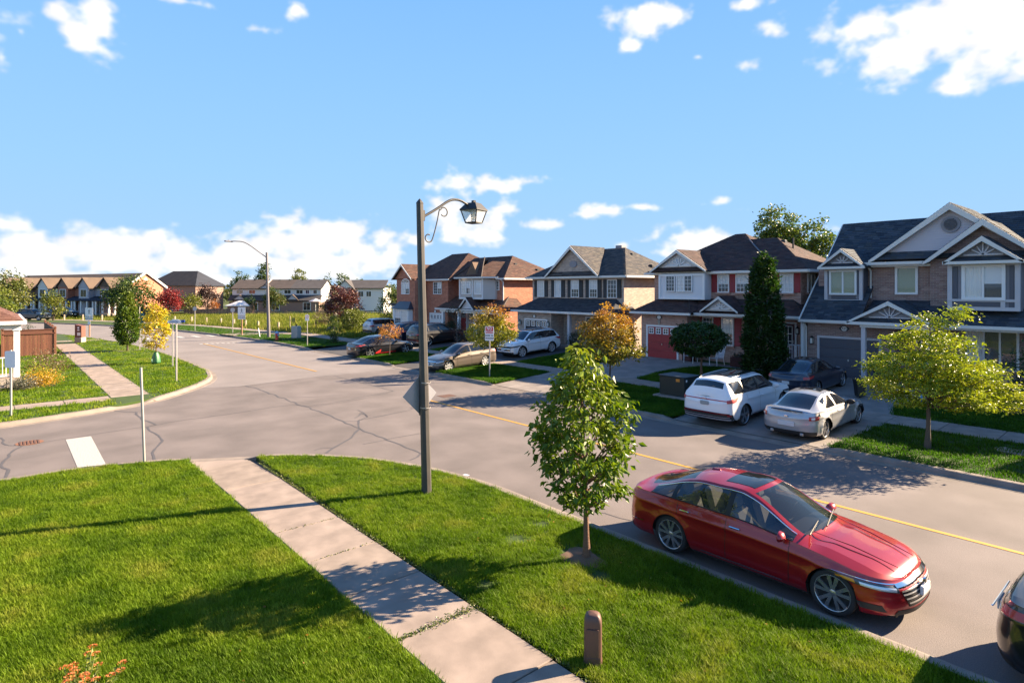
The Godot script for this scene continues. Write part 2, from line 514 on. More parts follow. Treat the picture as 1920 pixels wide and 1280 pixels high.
	func beam(a: Vector3, b: Vector3, w: float, h: float, up := Vector3.UP) -> void:
		# a straight bar of rectangular section from a to b; w across, h along up
		var t := (b - a).normalized()
		var s := t.cross(up).normalized() * w * 0.5
		var u := s.cross(t).normalized() * h * 0.5
		var p := [a - s - u, a + s - u, a + s + u, a - s + u]
		var q := [b - s - u, b + s - u, b + s + u, b - s + u]
		for i in 4:
			var j := (i + 1) % 4
			quad(p[j], p[i], q[i], q[j])
		quad(p[0], p[1], p[2], p[3])
		quad(q[3], q[2], q[1], q[0])

	func sheet(pts: Array, y: float, skirt := 0.0) -> void:
		# a flat sheet of ground over an outline of [x, v] at height y
		var pv := PackedVector2Array()
		for p in pts:
			pv.append(Vector2(p[0], -p[1]))
		if Geometry2D.is_polygon_clockwise(pv):
			pv.reverse()
		var idx := Geometry2D.triangulate_polygon(pv)
		for i in range(0, idx.size(), 3):
			var a := Vector3(pv[idx[i]].x, y, pv[idx[i]].y)
			var b := Vector3(pv[idx[i + 1]].x, y, pv[idx[i + 1]].y)
			var d := Vector3(pv[idx[i + 2]].x, y, pv[idx[i + 2]].y)
			if (b - a).cross(d - a).y < 0.0:
				tri(a, d, b)
			else:
				tri(a, b, d)
		if skirt > 0.0:
			for i in pv.size():
				var a := Vector3(pv[i].x, y, pv[i].y)
				var k := (i + 1) % pv.size()
				var b := Vector3(pv[k].x, y, pv[k].y)
				quad(a, b, b - Vector3(0, skirt, 0), a - Vector3(0, skirt, 0))


func P(x: float, y: float, v: float) -> Vector3:
	return Vector3(x, y, -v)


func lin(r: float, g: float, b: float) -> Color:
	return Color(r, g, b)


func mat(c: Color, rough := 0.8, metal := 0.0, vc := false) -> StandardMaterial3D:
	var m := StandardMaterial3D.new()
	m.albedo_color = c.linear_to_srgb()
	m.roughness = rough
	m.metallic = metal
	m.vertex_color_use_as_albedo = vc
	return m


func noise_tex(freq: float, lo: float, hi: float, sd: int, size := 256, octaves := 4, kind := FastNoiseLite.TYPE_SIMPLEX_SMOOTH) -> NoiseTexture2D:
	var f := FastNoiseLite.new()
	f.seed = sd
	f.noise_type = kind
	f.frequency = freq
	f.fractal_octaves = octaves
	var t := NoiseTexture2D.new()
	t.width = size
	t.height = size
	t.seamless = true
	t.noise = f
	var g := Gradient.new()
	g.set_color(0, Color(lo, lo, lo))
	g.set_color(1, Color(hi, hi, hi))
	t.color_ramp = g
	return t


func grain(m: StandardMaterial3D, tex: Texture2D, metres: float, coarse: Texture2D = null, coarse_metres := 7.0, bump: Texture2D = null, bump_cm := 0.0) -> StandardMaterial3D:
	m.albedo_texture = tex
	m.uv1_triplanar = true
	m.uv1_world_triplanar = true
	m.uv1_scale = Vector3.ONE / metres
	if coarse:
		m.detail_enabled = true
		m.detail_albedo = coarse
		m.detail_blend_mode = BaseMaterial3D.BLEND_MODE_MUL
		m.detail_uv_layer = BaseMaterial3D.DETAIL_UV_2
		m.uv2_triplanar = true
		m.uv2_world_triplanar = true
		m.uv2_scale = Vector3.ONE / coarse_metres
	if bump:
		m.heightmap_enabled = true
		m.heightmap_texture = bump
		m.heightmap_scale = bump_cm
	return m


func brick_mat(cols: Array, mortar: Color, sd: int) -> StandardMaterial3D:
	# 8 bricks by 16 courses, 1.76 m by 1.2 m
	var w := 352
	var h := 240
	var by := PackedByteArray()
	by.resize(w * h * 3)
	var r := RandomNumberGenerator.new()
	r.seed = sd
	var tone := []
	for i in 16:
		var row := []
		for j in 8:
			var a: Color = cols[r.randi() % cols.size()]
			var b: Color = cols[r.randi() % cols.size()]
			row.append(a.lerp(b, r.randf()) * r.randf_range(0.86, 1.14))
		tone.append(row)
	for y in h:
		var ci := y / 15
		var fy := y % 15
		for x in w:
			var xx := x + (22 if ci % 2 == 1 else 0)
			var fx := xx % 44
			var cc: Color = tone[ci][(xx / 44) % 8]
			if fy < 2 or fx < 2:
				cc = mortar
			var k := 0.94 + 0.12 * r.randf()
			var o := (y * w + x) * 3
			var s := (cc * k).linear_to_srgb()
			by[o] = clampi(int(s.r * 255), 0, 255)
			by[o + 1] = clampi(int(s.g * 255), 0, 255)
			by[o + 2] = clampi(int(s.b * 255), 0, 255)
	var im := Image.create_from_data(w, h, false, Image.FORMAT_RGB8, by)
	var m := StandardMaterial3D.new()
	m.albedo_texture = ImageTexture.create_from_image(im)
	m.roughness = 0.9
	m.uv1_triplanar = true
	m.uv1_world_triplanar = true
	m.uv1_triplanar_sharpness = 8.0
	m.uv1_scale = Vector3(1 / 1.76, 1 / 1.2, 1 / 1.76)
	return m


func numbered(s: String) -> String:
	if not taken.has(s):
		taken[s] = 0
		return s
	taken[s] += 1
	return "%s_%03d" % [s, taken[s]]


func tag(o: Node, label: String, category := "", group := "", kind := "") -> Node:
	o.set_meta("label", label)
	if category:
		o.set_meta("category", category)
	if group:
		o.set_meta("group", group)
	if kind:
		o.set_meta("kind", kind)
	return o


func thing(called: String, label: String, category: String, at: Vector3, yaw := 0.0, group := "", local := false) -> Node3D:
	var o := Node3D.new()
	o.name = numbered(called)
	add_child(o)
	o.position = at
	o.rotation.y = yaw
	tag(o, label, category, group)
	org = Vector3.ZERO if local else at
	return o


func mesh_of(mb: MB) -> ArrayMesh:
	var a := []
	a.resize(Mesh.ARRAY_MAX)
	var vv := mb.v
	if org != Vector3.ZERO:
		vv = Transform3D(Basis.IDENTITY, -org) * mb.v
	a[Mesh.ARRAY_VERTEX] = vv
	a[Mesh.ARRAY_NORMAL] = mb.n
	a[Mesh.ARRAY_COLOR] = mb.c
	var am := ArrayMesh.new()
	am.add_surface_from_arrays(Mesh.PRIMITIVE_TRIANGLES, a)
	return am


func put(called: String, mb: MB, m: Material, parent: Node = null, kind := "") -> MeshInstance3D:
	var o := MeshInstance3D.new()
	if mb.v.size() == 0:
		push_error("empty mesh " + called)
		return o
	o.mesh = mesh_of(mb)
	o.mesh.surface_set_material(0, m)
	if parent:
		o.name = called
		parent.add_child(o, true)
	else:
		o.name = numbered(called)
		add_child(o)
		o.position = org
	if kind:
		o.set_meta("kind", kind)
	return o


func single(called: String, mb: MB, m: Material, label: String, category: String, group := "", kind := "") -> MeshInstance3D:
	var o := put(called, mb, m)
	tag(o, label, category, group, kind)
	return o


func sub(called: String, parent: Node, at := Vector3.ZERO) -> Node3D:
	var o := Node3D.new()
	o.name = called
	parent.add_child(o, true)
	o.position = at
	return o


func dup(root: Node3D, at: Vector3, label: String, yaw := 0.0) -> Node3D:
	var r: Node3D = root.duplicate()
	var stem := str(root.name)
	r.name = numbered(stem)
	add_child(r)
	r.position = at
	r.rotation.y = yaw
	r.set_meta("label", label)
	return r


func words(txt: String, size: float, depth: float, m: Material, parent: Node, called: String, at: Transform3D, width := 0.0) -> void:
	var t := TextMesh.new()
	t.text = txt
	var f := SystemFont.new()
	f.font_names = PackedStringArray(["Droid Sans"])
	f.font_weight = 700
	t.font = f
	t.font_size = 64
	t.pixel_size = size / 46.0
	t.depth = depth
	t.material = m
	var o := MeshInstance3D.new()
	o.mesh = t
	o.name = called
	parent.add_child(o, true)
	o.transform = at


func clip_pieces(piece: PackedVector2Array, face: PackedVector2Array) -> Array:
	for p in piece:
		if not Geometry2D.is_point_in_polygon(p, face):
			return Geometry2D.intersect_polygons(piece, face)
	return [piece]


func roof_face(parent: Node, pts: Array, cols: Array, sd := 1, course := 0.145, tab := 0.32, called := "roof") -> void:
	# a roof plane (outline counter-clockwise from above): the deck as a part, its shingles laid course by course on it
	var nn := Vector3.ZERO
	for i in pts.size():
		nn += (pts[i] as Vector3).cross(pts[(i + 1) % pts.size()])
	nn = nn.normalized()
	if nn.y < 0.0:
		nn = -nn
		pts = pts.duplicate()
		pts.reverse()
	var eu := Vector3.UP.cross(nn).normalized()
	var ew := nn.cross(eu).normalized()
	if ew.y < 0.0:
		ew = -ew
	var o: Vector3 = pts[0]
	var face := PackedVector2Array()
	var lo := Vector2(1e9, 1e9)
	var hi := Vector2(-1e9, -1e9)
	for p in pts:
		var q := Vector2((p - o).dot(eu), (p - o).dot(ew))
		face.append(q)
		lo = lo.min(q)
		hi = hi.max(q)
	var deck := MB.new()
	deck.prism(Array(face), eu, ew, o - nn * 0.08, nn * 0.08)
	var dk := put(called, deck, M.deck, parent)
	var r := RandomNumberGenerator.new()
	r.seed = sd * 7919
	var sh := MB.new()
	var w := lo.y
	var k := 0
	while w < hi.y:
		var u := lo.x - r.randf() * tab - (tab * 0.5 if k % 2 else 0.0)
		while u < hi.x:
			var tw := tab * r.randf_range(0.7, 1.25)
			var c: Color = cols[r.randi() % cols.size()]
			sh.col = c * r.randf_range(0.82, 1.18)
			sh.col.a = 1.0
			var lift := r.randf_range(0.014, 0.022)
			for piece in clip_pieces(PackedVector2Array([Vector2(u, w), Vector2(u + tw - 0.006, w), Vector2(u + tw - 0.006, w + course), Vector2(u, w + course)]), face):
				var t := []
				for q in piece:
					t.append(o + eu * q.x + ew * q.y + nn * (lift - (q.y - w) / course * (lift - 0.004)))
				if t.size() > 2 and (t[1] - t[0]).cross(t[2] - t[0]).dot(nn) < 0.0:
					t.reverse()
				sh.poly(t)
				# the butt edge
				var low = o + eu * piece[0].x + ew * w
				if is_equal_approx(piece[0].y, w) and is_equal_approx(piece[1].y, w):
					var a = o + eu * piece[0].x + ew * w
					var b = o + eu * piece[1].x + ew * w
					if (b - a).dot(eu) < 0.0:
						var sw = a
						a = b
						b = sw
					sh.quad(a, b, b + nn * lift, a + nn * lift)
			u += tw
		w += course
		k += 1
	if sh.v.size():
		put("shingles", sh, M.shingle, dk, "stuff")


func siding(mb: MB, pts: Array, T: Transform3D, step := 0.11) -> void:
	# horizontal lap boards over an outline in (u, h); T maps (u, h, out)
	var face := PackedVector2Array()
	var lo := Vector2(1e9, 1e9)
	var hi := Vector2(-1e9, -1e9)
	for p in pts:
		var q := Vector2(p[0], p[1])
		face.append(q)
		lo = lo.min(q)
		hi = hi.max(q)
	var h := lo.y
	while h < hi.y:
		for piece in Geometry2D.intersect_polygons(PackedVector2Array([Vector2(lo.x - 1, h), Vector2(hi.x + 1, h), Vector2(hi.x + 1, h + step), Vector2(lo.x - 1, h + step)]), face):
			var t := []
			if Geometry2D.is_polygon_clockwise(piece):
				piece.reverse()
			for q in piece:
				t.append(T * Vector3(q.x, q.y, 0.022 - (q.y - h) / step * 0.018))
			mb.poly(t)
			var x0 := 1e9
			var x1 := -1e9
			for q in piece:
				if absf(q.y - h) < 1e-4:
					x0 = minf(x0, q.x)
					x1 = maxf(x1, q.x)
			if x1 > x0:
				mb.quad(T * Vector3(x0, h, 0.0), T * Vector3(x1, h, 0.0), T * Vector3(x1, h, 0.022), T * Vector3(x0, h, 0.022))
		h += step


func front_T(v: float) -> Transform3D:
	return Transform3D(Basis(Vector3(1, 0, 0), Vector3(0, 1, 0), Vector3(0, 0, 1)), Vector3(0, 0, -v))


func side_T(x: float) -> Transform3D:
	# a wall that faces +x; u counts v
	return Transform3D(Basis(Vector3(0, 0, -1), Vector3(0, 1, 0), Vector3(1, 0, 0)), Vector3(x, 0, 0))
# ---------------------------------------------------------------- vehicles
# A body is a wall that follows the plan outline (s: 0 nose centre, 1 front corner, 2 rear corner, 3 tail centre) under
# a top that spans from shoulder line to shoulder line (bonnet, windscreen, roof, rear window, boot lid).
class CarBody:
	var L := 4.8
	var hw := 0.92
	var nf := 0.55
	var nr := 0.5
	var pf := 2.5
	var pr := 2.8
	var sill := 0.2
	var ra := 0.36
	var xa := 1.4
	var xb := -1.4
	var rake_f := 0.1
	var rake_r := 0.08
	var flare := 0.012
	var low_f := 0.0
	var keys := []
	var inset := [[0.0, 0.09], [0.07, 0.03], [0.2, 0.008], [0.42, 0.0], [0.68, 0.014], [0.78, 0.002], [0.84, 0.014], [1.0, 0.06]]

	func cr(t: float, a: float, b: float, c: float, d: float) -> float:
		return b + 0.5 * t * (c - a + t * (2.0 * a - 5.0 * b + 4.0 * c - d + t * (3.0 * (b - c) + d - a)))

	func key(x: float, i: int) -> float:
		# keys run from nose to tail: [x, shoulder y, rail y, rail half width, centre y, bow]
		var n := keys.size()
		if x >= keys[0][0]:
			return keys[0][i]
		if x <= keys[n - 1][0]:
			return keys[n - 1][i]
		for k in n - 1:
			if x <= keys[k][0] and x >= keys[k + 1][0]:
				var t: float = (keys[k][0] - x) / (keys[k][0] - keys[k + 1][0])
				var p: float = keys[maxi(k - 1, 0)][i]
				var q: float = keys[k][i]
				var r: float = keys[k + 1][i]
				var w: float = keys[mini(k + 2, n - 1)][i]
				# monotone: no overshoot
				return clampf(cr(t, p, q, r, w), minf(q, r) - 0.012, maxf(q, r) + 0.012)
		return 0.0

	func ins(t: float) -> float:
		for k in inset.size() - 1:
			if t <= inset[k + 1][0]:
				var u: float = clampf((t - inset[k][0]) / (inset[k + 1][0] - inset[k][0]), 0.0, 1.0)
				return lerpf(inset[k][1], inset[k + 1][1], u)
		return inset[inset.size() - 1][1]

	func out(s: float) -> Vector2:
		# plan outline (x, half width)
		var xf := L * 0.5
		if s <= 1.0:
			var a := s * PI * 0.5
			return Vector2(xf - nf + nf * pow(absf(cos(a)), 2.0 / pf), hw * pow(absf(sin(a)), 2.0 / pf))
		if s >= 2.0:
			var a := (3.0 - s) * PI * 0.5
			return Vector2(-xf + nr - nr * pow(absf(cos(a)), 2.0 / pr), hw * pow(absf(sin(a)), 2.0 / pr))
		return Vector2(lerpf(xf - nf, -xf + nr, s - 1.0), hw)

	func sx(x: float) -> float:
		return 1.0 + (L * 0.5 - nf - x) / (L - nf - nr)

	func wall(s: float, y: float) -> Vector3:
		s = clampf(s, 0.0, 3.0)
		var p := out(s)
		var e := 0.004
		var q := out(minf(s + e, 3.0)) - out(maxf(s - e, 0.0))
		var nn := Vector2(q.y, -q.x).normalized()
		if s < 0.01:
			nn = Vector2(1, 0)
		elif s > 2.99:
			nn = Vector2(-1, 0)
		if nn.dot(Vector2(p.x, p.y)) < 0.0:
			nn = -nn
		var ysh := key(p.x, 1)
		var t := clampf((y - sill) / maxf(ysh - sill, 0.05), 0.0, 1.0)
		var d := ins(t)
		if s < 1.0:
			d += rake_f * pow(absf(t - 0.25) / 0.75, 2.0) * (1.0 - s) + low_f * (1.0 - s) * maxf(0.0, 0.25 - t)
		elif s > 2.0:
			d += rake_r * pow(absf(t - 0.35) / 0.65, 2.0) * (s - 2.0)
		for ax in [xa, xb]:
			var dd: float = Vector2(p.x - ax, y - (ra - 0.05)).length() - ra
			if dd > -0.02 and s > 0.75 and s < 2.25:
				d -= flare * exp(-pow(dd / 0.07, 2.0))
		return Vector3(p.x - nn.x * d, y, maxf(p.y - nn.y * d, 0.0))

	func wall_n(s: float, y: float) -> Vector3:
		var a := wall(s + 0.01, y) - wall(s - 0.01, y)
		var b := wall(s, y + 0.012) - wall(s, y - 0.012)
		if s <= 0.012 or s >= 2.988:
			a = Vector3(0, 0, 1) if s < 1.5 else Vector3(0, 0, -1)
		var m := b.cross(a).normalized()
		if m.dot(wall(s, y) - Vector3(clampf(wall(s, y).x, -L * 0.5 + 1.0, L * 0.5 - 1.0), y, 0)) < 0.0:
			m = -m
		return m

	func bottom(s: float) -> float:
		var x := out(s).x
		var y := sill
		if s > 0.7 and s < 2.3:
			for ax in [xa, xb]:
				if absf(x - ax) < ra:
					y = maxf(y, ra - 0.05 + sqrt(ra * ra - (x - ax) * (x - ax)))
		return y

	func top_row(s: float) -> Array:
		# [side band points, top band points] from shoulder to rail to the centre line
		var o := out(s)
		var sh := wall(s, key(o.x, 1))
		var x := sh.x
		var wr := minf(key(o.x, 3), sh.z * 0.86)
		var yr := key(o.x, 2)
		var yc := key(o.x, 4)
		var bow := key(o.x, 5)
		var side := PackedVector3Array()
		for q in [0.0, 0.09, 0.3, 0.6, 0.9, 1.0]:
			var z := lerpf(sh.z, wr, q) + 0.02 * sin(q * PI) * clampf((yr - sh.y) * 4.0, 0.0, 1.0)
			side.append(Vector3(x, lerpf(sh.y, yr, q), z))
		var top := PackedVector3Array()
		for p in [0.0, 0.1, 0.3, 0.55, 0.8, 1.0]:
			var z = wr * (1.0 - p)
			var k := 1.0 - pow(z / maxf(wr, 0.01), 2.0)
			top.append(Vector3(x + bow * k, lerpf(yr, yc, k), z))
		return [side, top]


func mirrored(rows: Array) -> Array:
	var r := []
	for row in rows:
		var l := PackedVector3Array()
		for p in row:
			l.append(Vector3(p.x, p.y, -p.z))
		r.append(l)
	return r


func patch(b: CarBody, mb: MB, cs: Array, lift := 0.004, side := 1.0, nu := 6, nv := 2) -> void:
	# a skin that follows the wall between four corners (s, y): near bottom, far bottom, far top, near top
	var rows := []
	for i in nu + 1:
		var u := float(i) / nu
		var row := PackedVector3Array()
		for j in nv + 1:
			var w := float(j) / nv
			var s := lerpf(lerpf(cs[0][0], cs[1][0], u), lerpf(cs[3][0], cs[2][0], u), w)
			var y := lerpf(lerpf(cs[0][1], cs[1][1], u), lerpf(cs[3][1], cs[2][1], u), w)
			var p := b.wall(s, y) + b.wall_n(s, y) * lift
			row.append(Vector3(p.x, p.y, p.z * side))
		rows.append(row)
	# orientation: outward at the middle
	var m: Vector3 = (rows[nu / 2 + 1 if nu > 1 else 1][0] - rows[nu / 2][0]).cross(rows[nu / 2][1] - rows[nu / 2][0])
	var ns := (b.wall_n((cs[0][0] + cs[1][0]) * 0.5, (cs[0][1] + cs[3][1]) * 0.5))
	ns.z *= side
	mb.grid(rows, m.dot(ns) < 0.0)


func wheel_parts(r: float, w: float, spokes: int, twin: bool, rim: Material, inset_m: Material) -> Array:
	org = Vector3.ZERO
	var ty := MB.new()
	ty.xf = Transform3D(Basis(Vector3(1, 0, 0), PI / 2), Vector3.ZERO)
	var rr := r * 0.77
	ty.lathe(Vector3.ZERO, [[rr, -w * 0.46], [rr * 1.05, -w * 0.5], [r * 0.93, -w * 0.5], [r * 0.985, -w * 0.4], [r, -w * 0.2], [r, w * 0.2], [r * 0.985, w * 0.4], [r * 0.93, w * 0.5], [rr * 1.05, w * 0.5], [rr, w * 0.46], [rr * 0.97, w * 0.2]], 28)
	var rm := MB.new()
	rm.xf = ty.xf
	rm.lathe(Vector3.ZERO, [[rr * 0.99, -w * 0.3], [rr * 0.985, w * 0.4], [rr * 1.03, w * 0.47], [rr * 1.0, w * 0.48], [rr * 0.95, w * 0.44], [rr * 0.93, w * 0.1]], 28)
	rm.lathe(Vector3.ZERO, [[0.001, w * 0.43], [r * 0.14, w * 0.41], [r * 0.17, w * 0.36], [r * 0.17, w * 0.1]], 14)
	rm.xf = Transform3D.IDENTITY
	for k in spokes:
		for t in ([-1.0, 1.0] if twin else [0.0]):
			var a := TAU * k / spokes + 0.3
			var a2: float = a + t * (TAU / spokes) * 0.2
			var a1: float = a + t * 0.12
			var p := Vector3(cos(a1) * r * 0.1, sin(a1) * r * 0.1, w * 0.4)
			var q := Vector3(cos(a2) * rr * 0.97, sin(a2) * rr * 0.97, w * 0.43)
			var nrm := Vector3(-sin(a2), cos(a2), 0)
			var hw0 := (0.02 if twin else 0.034) * r / 0.33
			var hw1 := (0.026 if twin else 0.046) * r / 0.33
			var d := Vector3(0, 0, -w * 0.2)
			rm.quad(p - nrm * hw0, q - nrm * hw1, q + nrm * hw1, p + nrm * hw0)
			rm.quad(p - nrm * hw0 + d, q - nrm * hw1 + d, q - nrm * hw1, p - nrm * hw0)
			rm.quad(p + nrm * hw0, q + nrm * hw1, q + nrm * hw1 + d, p + nrm * hw0 + d)
	var disc := MB.new()
	disc.xf = ty.xf
	disc.lathe(Vector3.ZERO, [[rr * 0.95, w * 0.12], [rr * 0.6, w * 0.14], [0.001, w * 0.14]], 24)
	return [mesh_of(ty), mesh_of(rm), mesh_of(disc)]


func car(called: String, label: String, cat: String, group: String, at: Vector3, yaw: float, pitch: float, o: Dictionary) -> Node3D:
	var root := thing(called, label, cat, at, yaw, group, true)
	root.rotation = Vector3(0, yaw, pitch)
	root.rotation_order = EULER_ORDER_YXZ
	var b := CarBody.new()
	for k in ["L", "hw", "nf", "nr", "pf", "pr", "sill", "ra", "xa", "xb", "rake_f", "rake_r", "flare", "keys"]:
		if o.has(k):
			b.set(k, o[k])
	var xs: Array = o.xs                     # cowl, header, roof rear, rear window base, side glass front, side glass rear, B pillar
	var paint: Material = o.paint
	var clear: bool = o.get("clear", false)
	var glass: Material = M.car_glass if clear else M.tint
	# stations
	var ss := []
	for i in 11:
		ss.append(i / 11.0)
	var n_side: int = o.get("stations", 44)
	for i in n_side + 1:
		ss.append(1.0 + float(i) / n_side)
	for i in range(1, 12):
		ss.append(2.0 + i / 11.0)
	for x in xs:
		ss.append(b.sx(x))
	for x in [b.xa - b.ra + 0.004, b.xa + b.ra - 0.004, b.xb - b.ra + 0.004, b.xb + b.ra - 0.004]:
		ss.append(b.sx(x))
	ss.sort()
	# wall
	var yf := [0.0, 0.07, 0.14, 0.25, 0.4, 0.55, 0.68, 0.74, 0.8, 0.86, 0.93, 1.0]
	var body := MB.new()
	for side in [1.0, -1.0]:
		var pr := []
		var nr := []
		for s in ss:
			var row := PackedVector3Array()
			var nrow := PackedVector3Array()
			var ysh := b.key(b.out(s).x, 1)
			var bot := b.bottom(s)
			for f in yf:
				var y := maxf(lerpf(b.sill, ysh, f), bot)
				var p := b.wall(s, y)
				var m := b.wall_n(s, y)
				row.append(Vector3(p.x, p.y, p.z * side))
				nrow.append(Vector3(m.x, m.y, m.z * side))
			pr.append(row)
			nr.append(nrow)
		for i in ss.size() - 1:
			for j in yf.size() - 1:
				var q := [pr[i][j], pr[i + 1][j], pr[i + 1][j + 1], pr[i][j + 1]]
				var m := [nr[i][j], nr[i + 1][j], nr[i + 1][j + 1], nr[i][j + 1]]
				if side > 0.0:
					body.trin(q[0], q[2], q[1], m[0], m[2], m[1])
					body.trin(q[0], q[3], q[2], m[0], m[3], m[2])
				else:
					body.trin(q[0], q[1], q[2], m[0], m[1], m[2])
					body.trin(q[0], q[2], q[3], m[0], m[2], m[3])
	# top
	var srows := []
	var trows := []
	for s in ss:
		var t := b.top_row(s)
		srows.append(t[0])
		trows.append(t[1])
	var e := 0.001
	var sg0 := b.sx(xs[4]) - e
	var sg1 := b.sx(xs[5]) + e
	var c0 := b.sx(xs[0]) - e
	var c1 := b.sx(xs[1]) + e
	var r0 := b.sx(xs[2]) - e
	var r1 := b.sx(xs[3]) + e
	var smask := func(i: int, j: int) -> int:
		return 1 if j >= 1 and j <= 3 and ss[i] >= sg0 and ss[i + 1] <= sg1 else 0
	var tmask := func(i: int, j: int) -> int:
		if j >= 1 and ss[i] >= c0 and ss[i + 1] <= c1:
			return 2
		if j >= 1 and ss[i] >= r0 and ss[i + 1] <= r1:
			return 3
		return 0
	var gf := MB.new()
	var gr := MB.new()
	for side in [1.0, -1.0]:
		var sr := srows if side > 0.0 else mirrored(srows)
		var tr := trows if side > 0.0 else mirrored(trows)
		var fl: bool = side > 0.0
		body.grid(sr, fl, smask, 0)
		var gs := MB.new()
		gs.grid(sr, fl, smask, 1)
		put("side_window", gs, glass, root)
		body.grid(tr, fl, tmask, 0)
		gf.grid(tr, fl, tmask, 2)
		gr.grid(tr, fl, tmask, 3)
	put("body", body, paint, root)
	var wind := put("windscreen", gf, glass, root)
	put("rear_window", gr, glass, root)
	# black trim round the side glass, pillars
	var trim := MB.new()
	var chrome := MB.new()
	for side in [1.0, -1.0]:
		var pts := []
		var low := []
		for i in ss.size():
			if ss[i] >= sg0 and ss[i] <= sg1:
				var p: Vector3 = srows[i][4]
				var q: Vector3 = srows[i][1]
				pts.append(Vector3(p.x, p.y, (p.z + 0.004) * side))
				low.append(Vector3(q.x, q.y, (q.z + 0.004) * side))
		var rad := []
		rad.resize(pts.size())
		rad.fill(0.011)
		(chrome if o.get("chrome_line", false) else trim).tube(pts, rad, 5)
		trim.tube(low, rad, 5)
		for xp in o.get("pillars", [xs[6]]):
			var i0 := 0
			for i in ss.size():
				if ss[i] <= b.sx(xp):
					i0 = i
			var t := b.top_row(b.sx(xp + 0.045))
			var u := b.top_row(b.sx(xp - 0.045))
			var rows := []
			for tr in [t, u]:
				var row := PackedVector3Array()
				for j in range(1, 5):
					row.append(Vector3(tr[0][j].x, tr[0][j].y, (tr[0][j].z + 0.005) * side))
				rows.append(row)
			trim.grid(rows, side > 0.0)
		# painted quarter panel behind the side glass (c pillar wedge)
		if o.has("wedge"):
			var x0: float = o.wedge[0]
			var x1: float = xs[5]
			var pm := MB.new()
			var rows := []
			for i in 7:
				var x := lerpf(x0, x1, i / 6.0)
				var t: Array = b.top_row(b.sx(x))
				var k: float = clampf(lerpf(0.9, o.wedge[1], i / 6.0), 0.09, 0.9)
				var row := PackedVector3Array()
				for j in 4:
					var q := lerpf(k, 0.92, j / 3.0)
					var a: Vector3 = t[0][0].lerp(t[0][5], q)
					row.append(Vector3(a.x, a.y, (a.z + 0.02 * sin(q * PI) * clampf((t[0][5].y - t[0][0].y) * 4.0, 0.0, 1.0) + 0.004) * side))
				rows.append(row)
			pm.grid(rows, side > 0.0)
			put("quarter_panel", pm, paint, root)
	put("window_trim", trim, M.black_trim, root)
	if chrome.v.size():
		put("chrome_trim", chrome, M.chrome, root)
	# floor, wheel wells, cabin
	var under := MB.new()
	var y0 := b.sill - 0.02
	under.box(Vector3(-b.L * 0.5 + 0.2, y0, -b.hw + 0.34), Vector3(b.L * 0.5 - 0.2, y0 + 0.22, b.hw - 0.34))
	for zz in [1.0, -1.0]:
		under.box(Vector3(b.xb + b.ra, y0, minf(zz * (b.hw - 0.1), zz * 0.3)), Vector3(b.xa - b.ra, y0 + 0.2, maxf(zz * (b.hw - 0.1), zz * 0.3)))
		for ax in [b.xa, b.xb]:
			var rows := []
			for i in 13:
				var an = PI * i / 12.0
				var row := PackedVector3Array()
				for z in [b.hw - 0.03, b.hw - 0.36]:
					row.append(Vector3(ax + cos(an) * (b.ra + 0.004), maxf(b.ra - 0.05 + sin(an) * (b.ra + 0.004), y0), z * zz))
				rows.append(row)
			under.grid(rows, zz < 0.0)
			under.box(Vector3(ax - b.ra, y0, minf(zz * (b.hw - 0.36), zz * (b.hw - 0.4))), Vector3(ax + b.ra, b.ra * 2 - 0.05, maxf(zz * (b.hw - 0.36), zz * (b.hw - 0.4))))
	put("underbody", under, M.black_plastic, root)
	if clear:
		var cab := MB.new()
		var by := b.key(0.0, 1)
		cab.box(Vector3(xs[3] + 0.1, 0.3, -b.hw + 0.2), Vector3(xs[0] - 0.1, 0.36, b.hw - 0.2))
		cab.box(Vector3(xs[0] - 0.45, 0.4, -b.hw + 0.17), Vector3(xs[0] - 0.02, by - 0.03, b.hw - 0.17), 0.06)
		cab.box(Vector3(xs[3] + 0.02, 0.4, -b.hw + 0.2), Vector3(xs[3] + 0.35, by - 0.03, b.hw - 0.2), 0.04)
		for zz in [1.0, -1.0]:
			cab.box(Vector3(xs[3] + 0.1, 0.3, minf(zz * (b.hw - 0.16), zz * (b.hw - 0.1))), Vector3(xs[0] - 0.1, by - 0.02, maxf(zz * (b.hw - 0.16), zz * (b.hw - 0.1))))
		put("dashboard", cab, M.cabin_dark, root)
		var sm: Material = o.get("seat", M.seat)
		for zz in [0.38, -0.38]:
			for xx in [0.0, -0.98]:
				var st := MB.new()
				var fx: float = xs[6] + 0.3 + xx
				st.box(Vector3(fx - 0.22, 0.36, zz - 0.25), Vector3(fx + 0.28, 0.56, zz + 0.25), 0.05)
				st.xf = Transform3D(Basis(Vector3(0, 0, 1), 0.3), Vector3(fx - 0.18, 0.5, zz))
				st.box(Vector3(-0.07, 0, -0.24), Vector3(0.07, by - 0.42, 0.24), 0.05)
				st.box(Vector3(-0.06, by - 0.4, -0.13), Vector3(0.05, by - 0.2, 0.13), 0.04)
				put("seat", st, sm, root)
		var sw := MB.new()
		var ring := []
		var rad := []
		for i in 21:
			var an := TAU * i / 20
			ring.append(Vector3(xs[0] - 0.62 + sin(an) * 0.06, by - 0.02 + sin(an) * 0.17, -0.38 + cos(an) * 0.18))
			rad.append(0.014)
		sw.tube(ring, rad, 6)
		put("steering_wheel", sw, M.cabin_dark, root)
	# wheels
	var wp := wheel_parts(o.get("tyre", 0.33), 0.225, o.get("spokes", 5), o.get("twin", false), null, null)
	var names := ["tyre", "rim", "brake_disc"]
	var wm := [M.tyre, o.get("rim", M.alloy), M.brake]
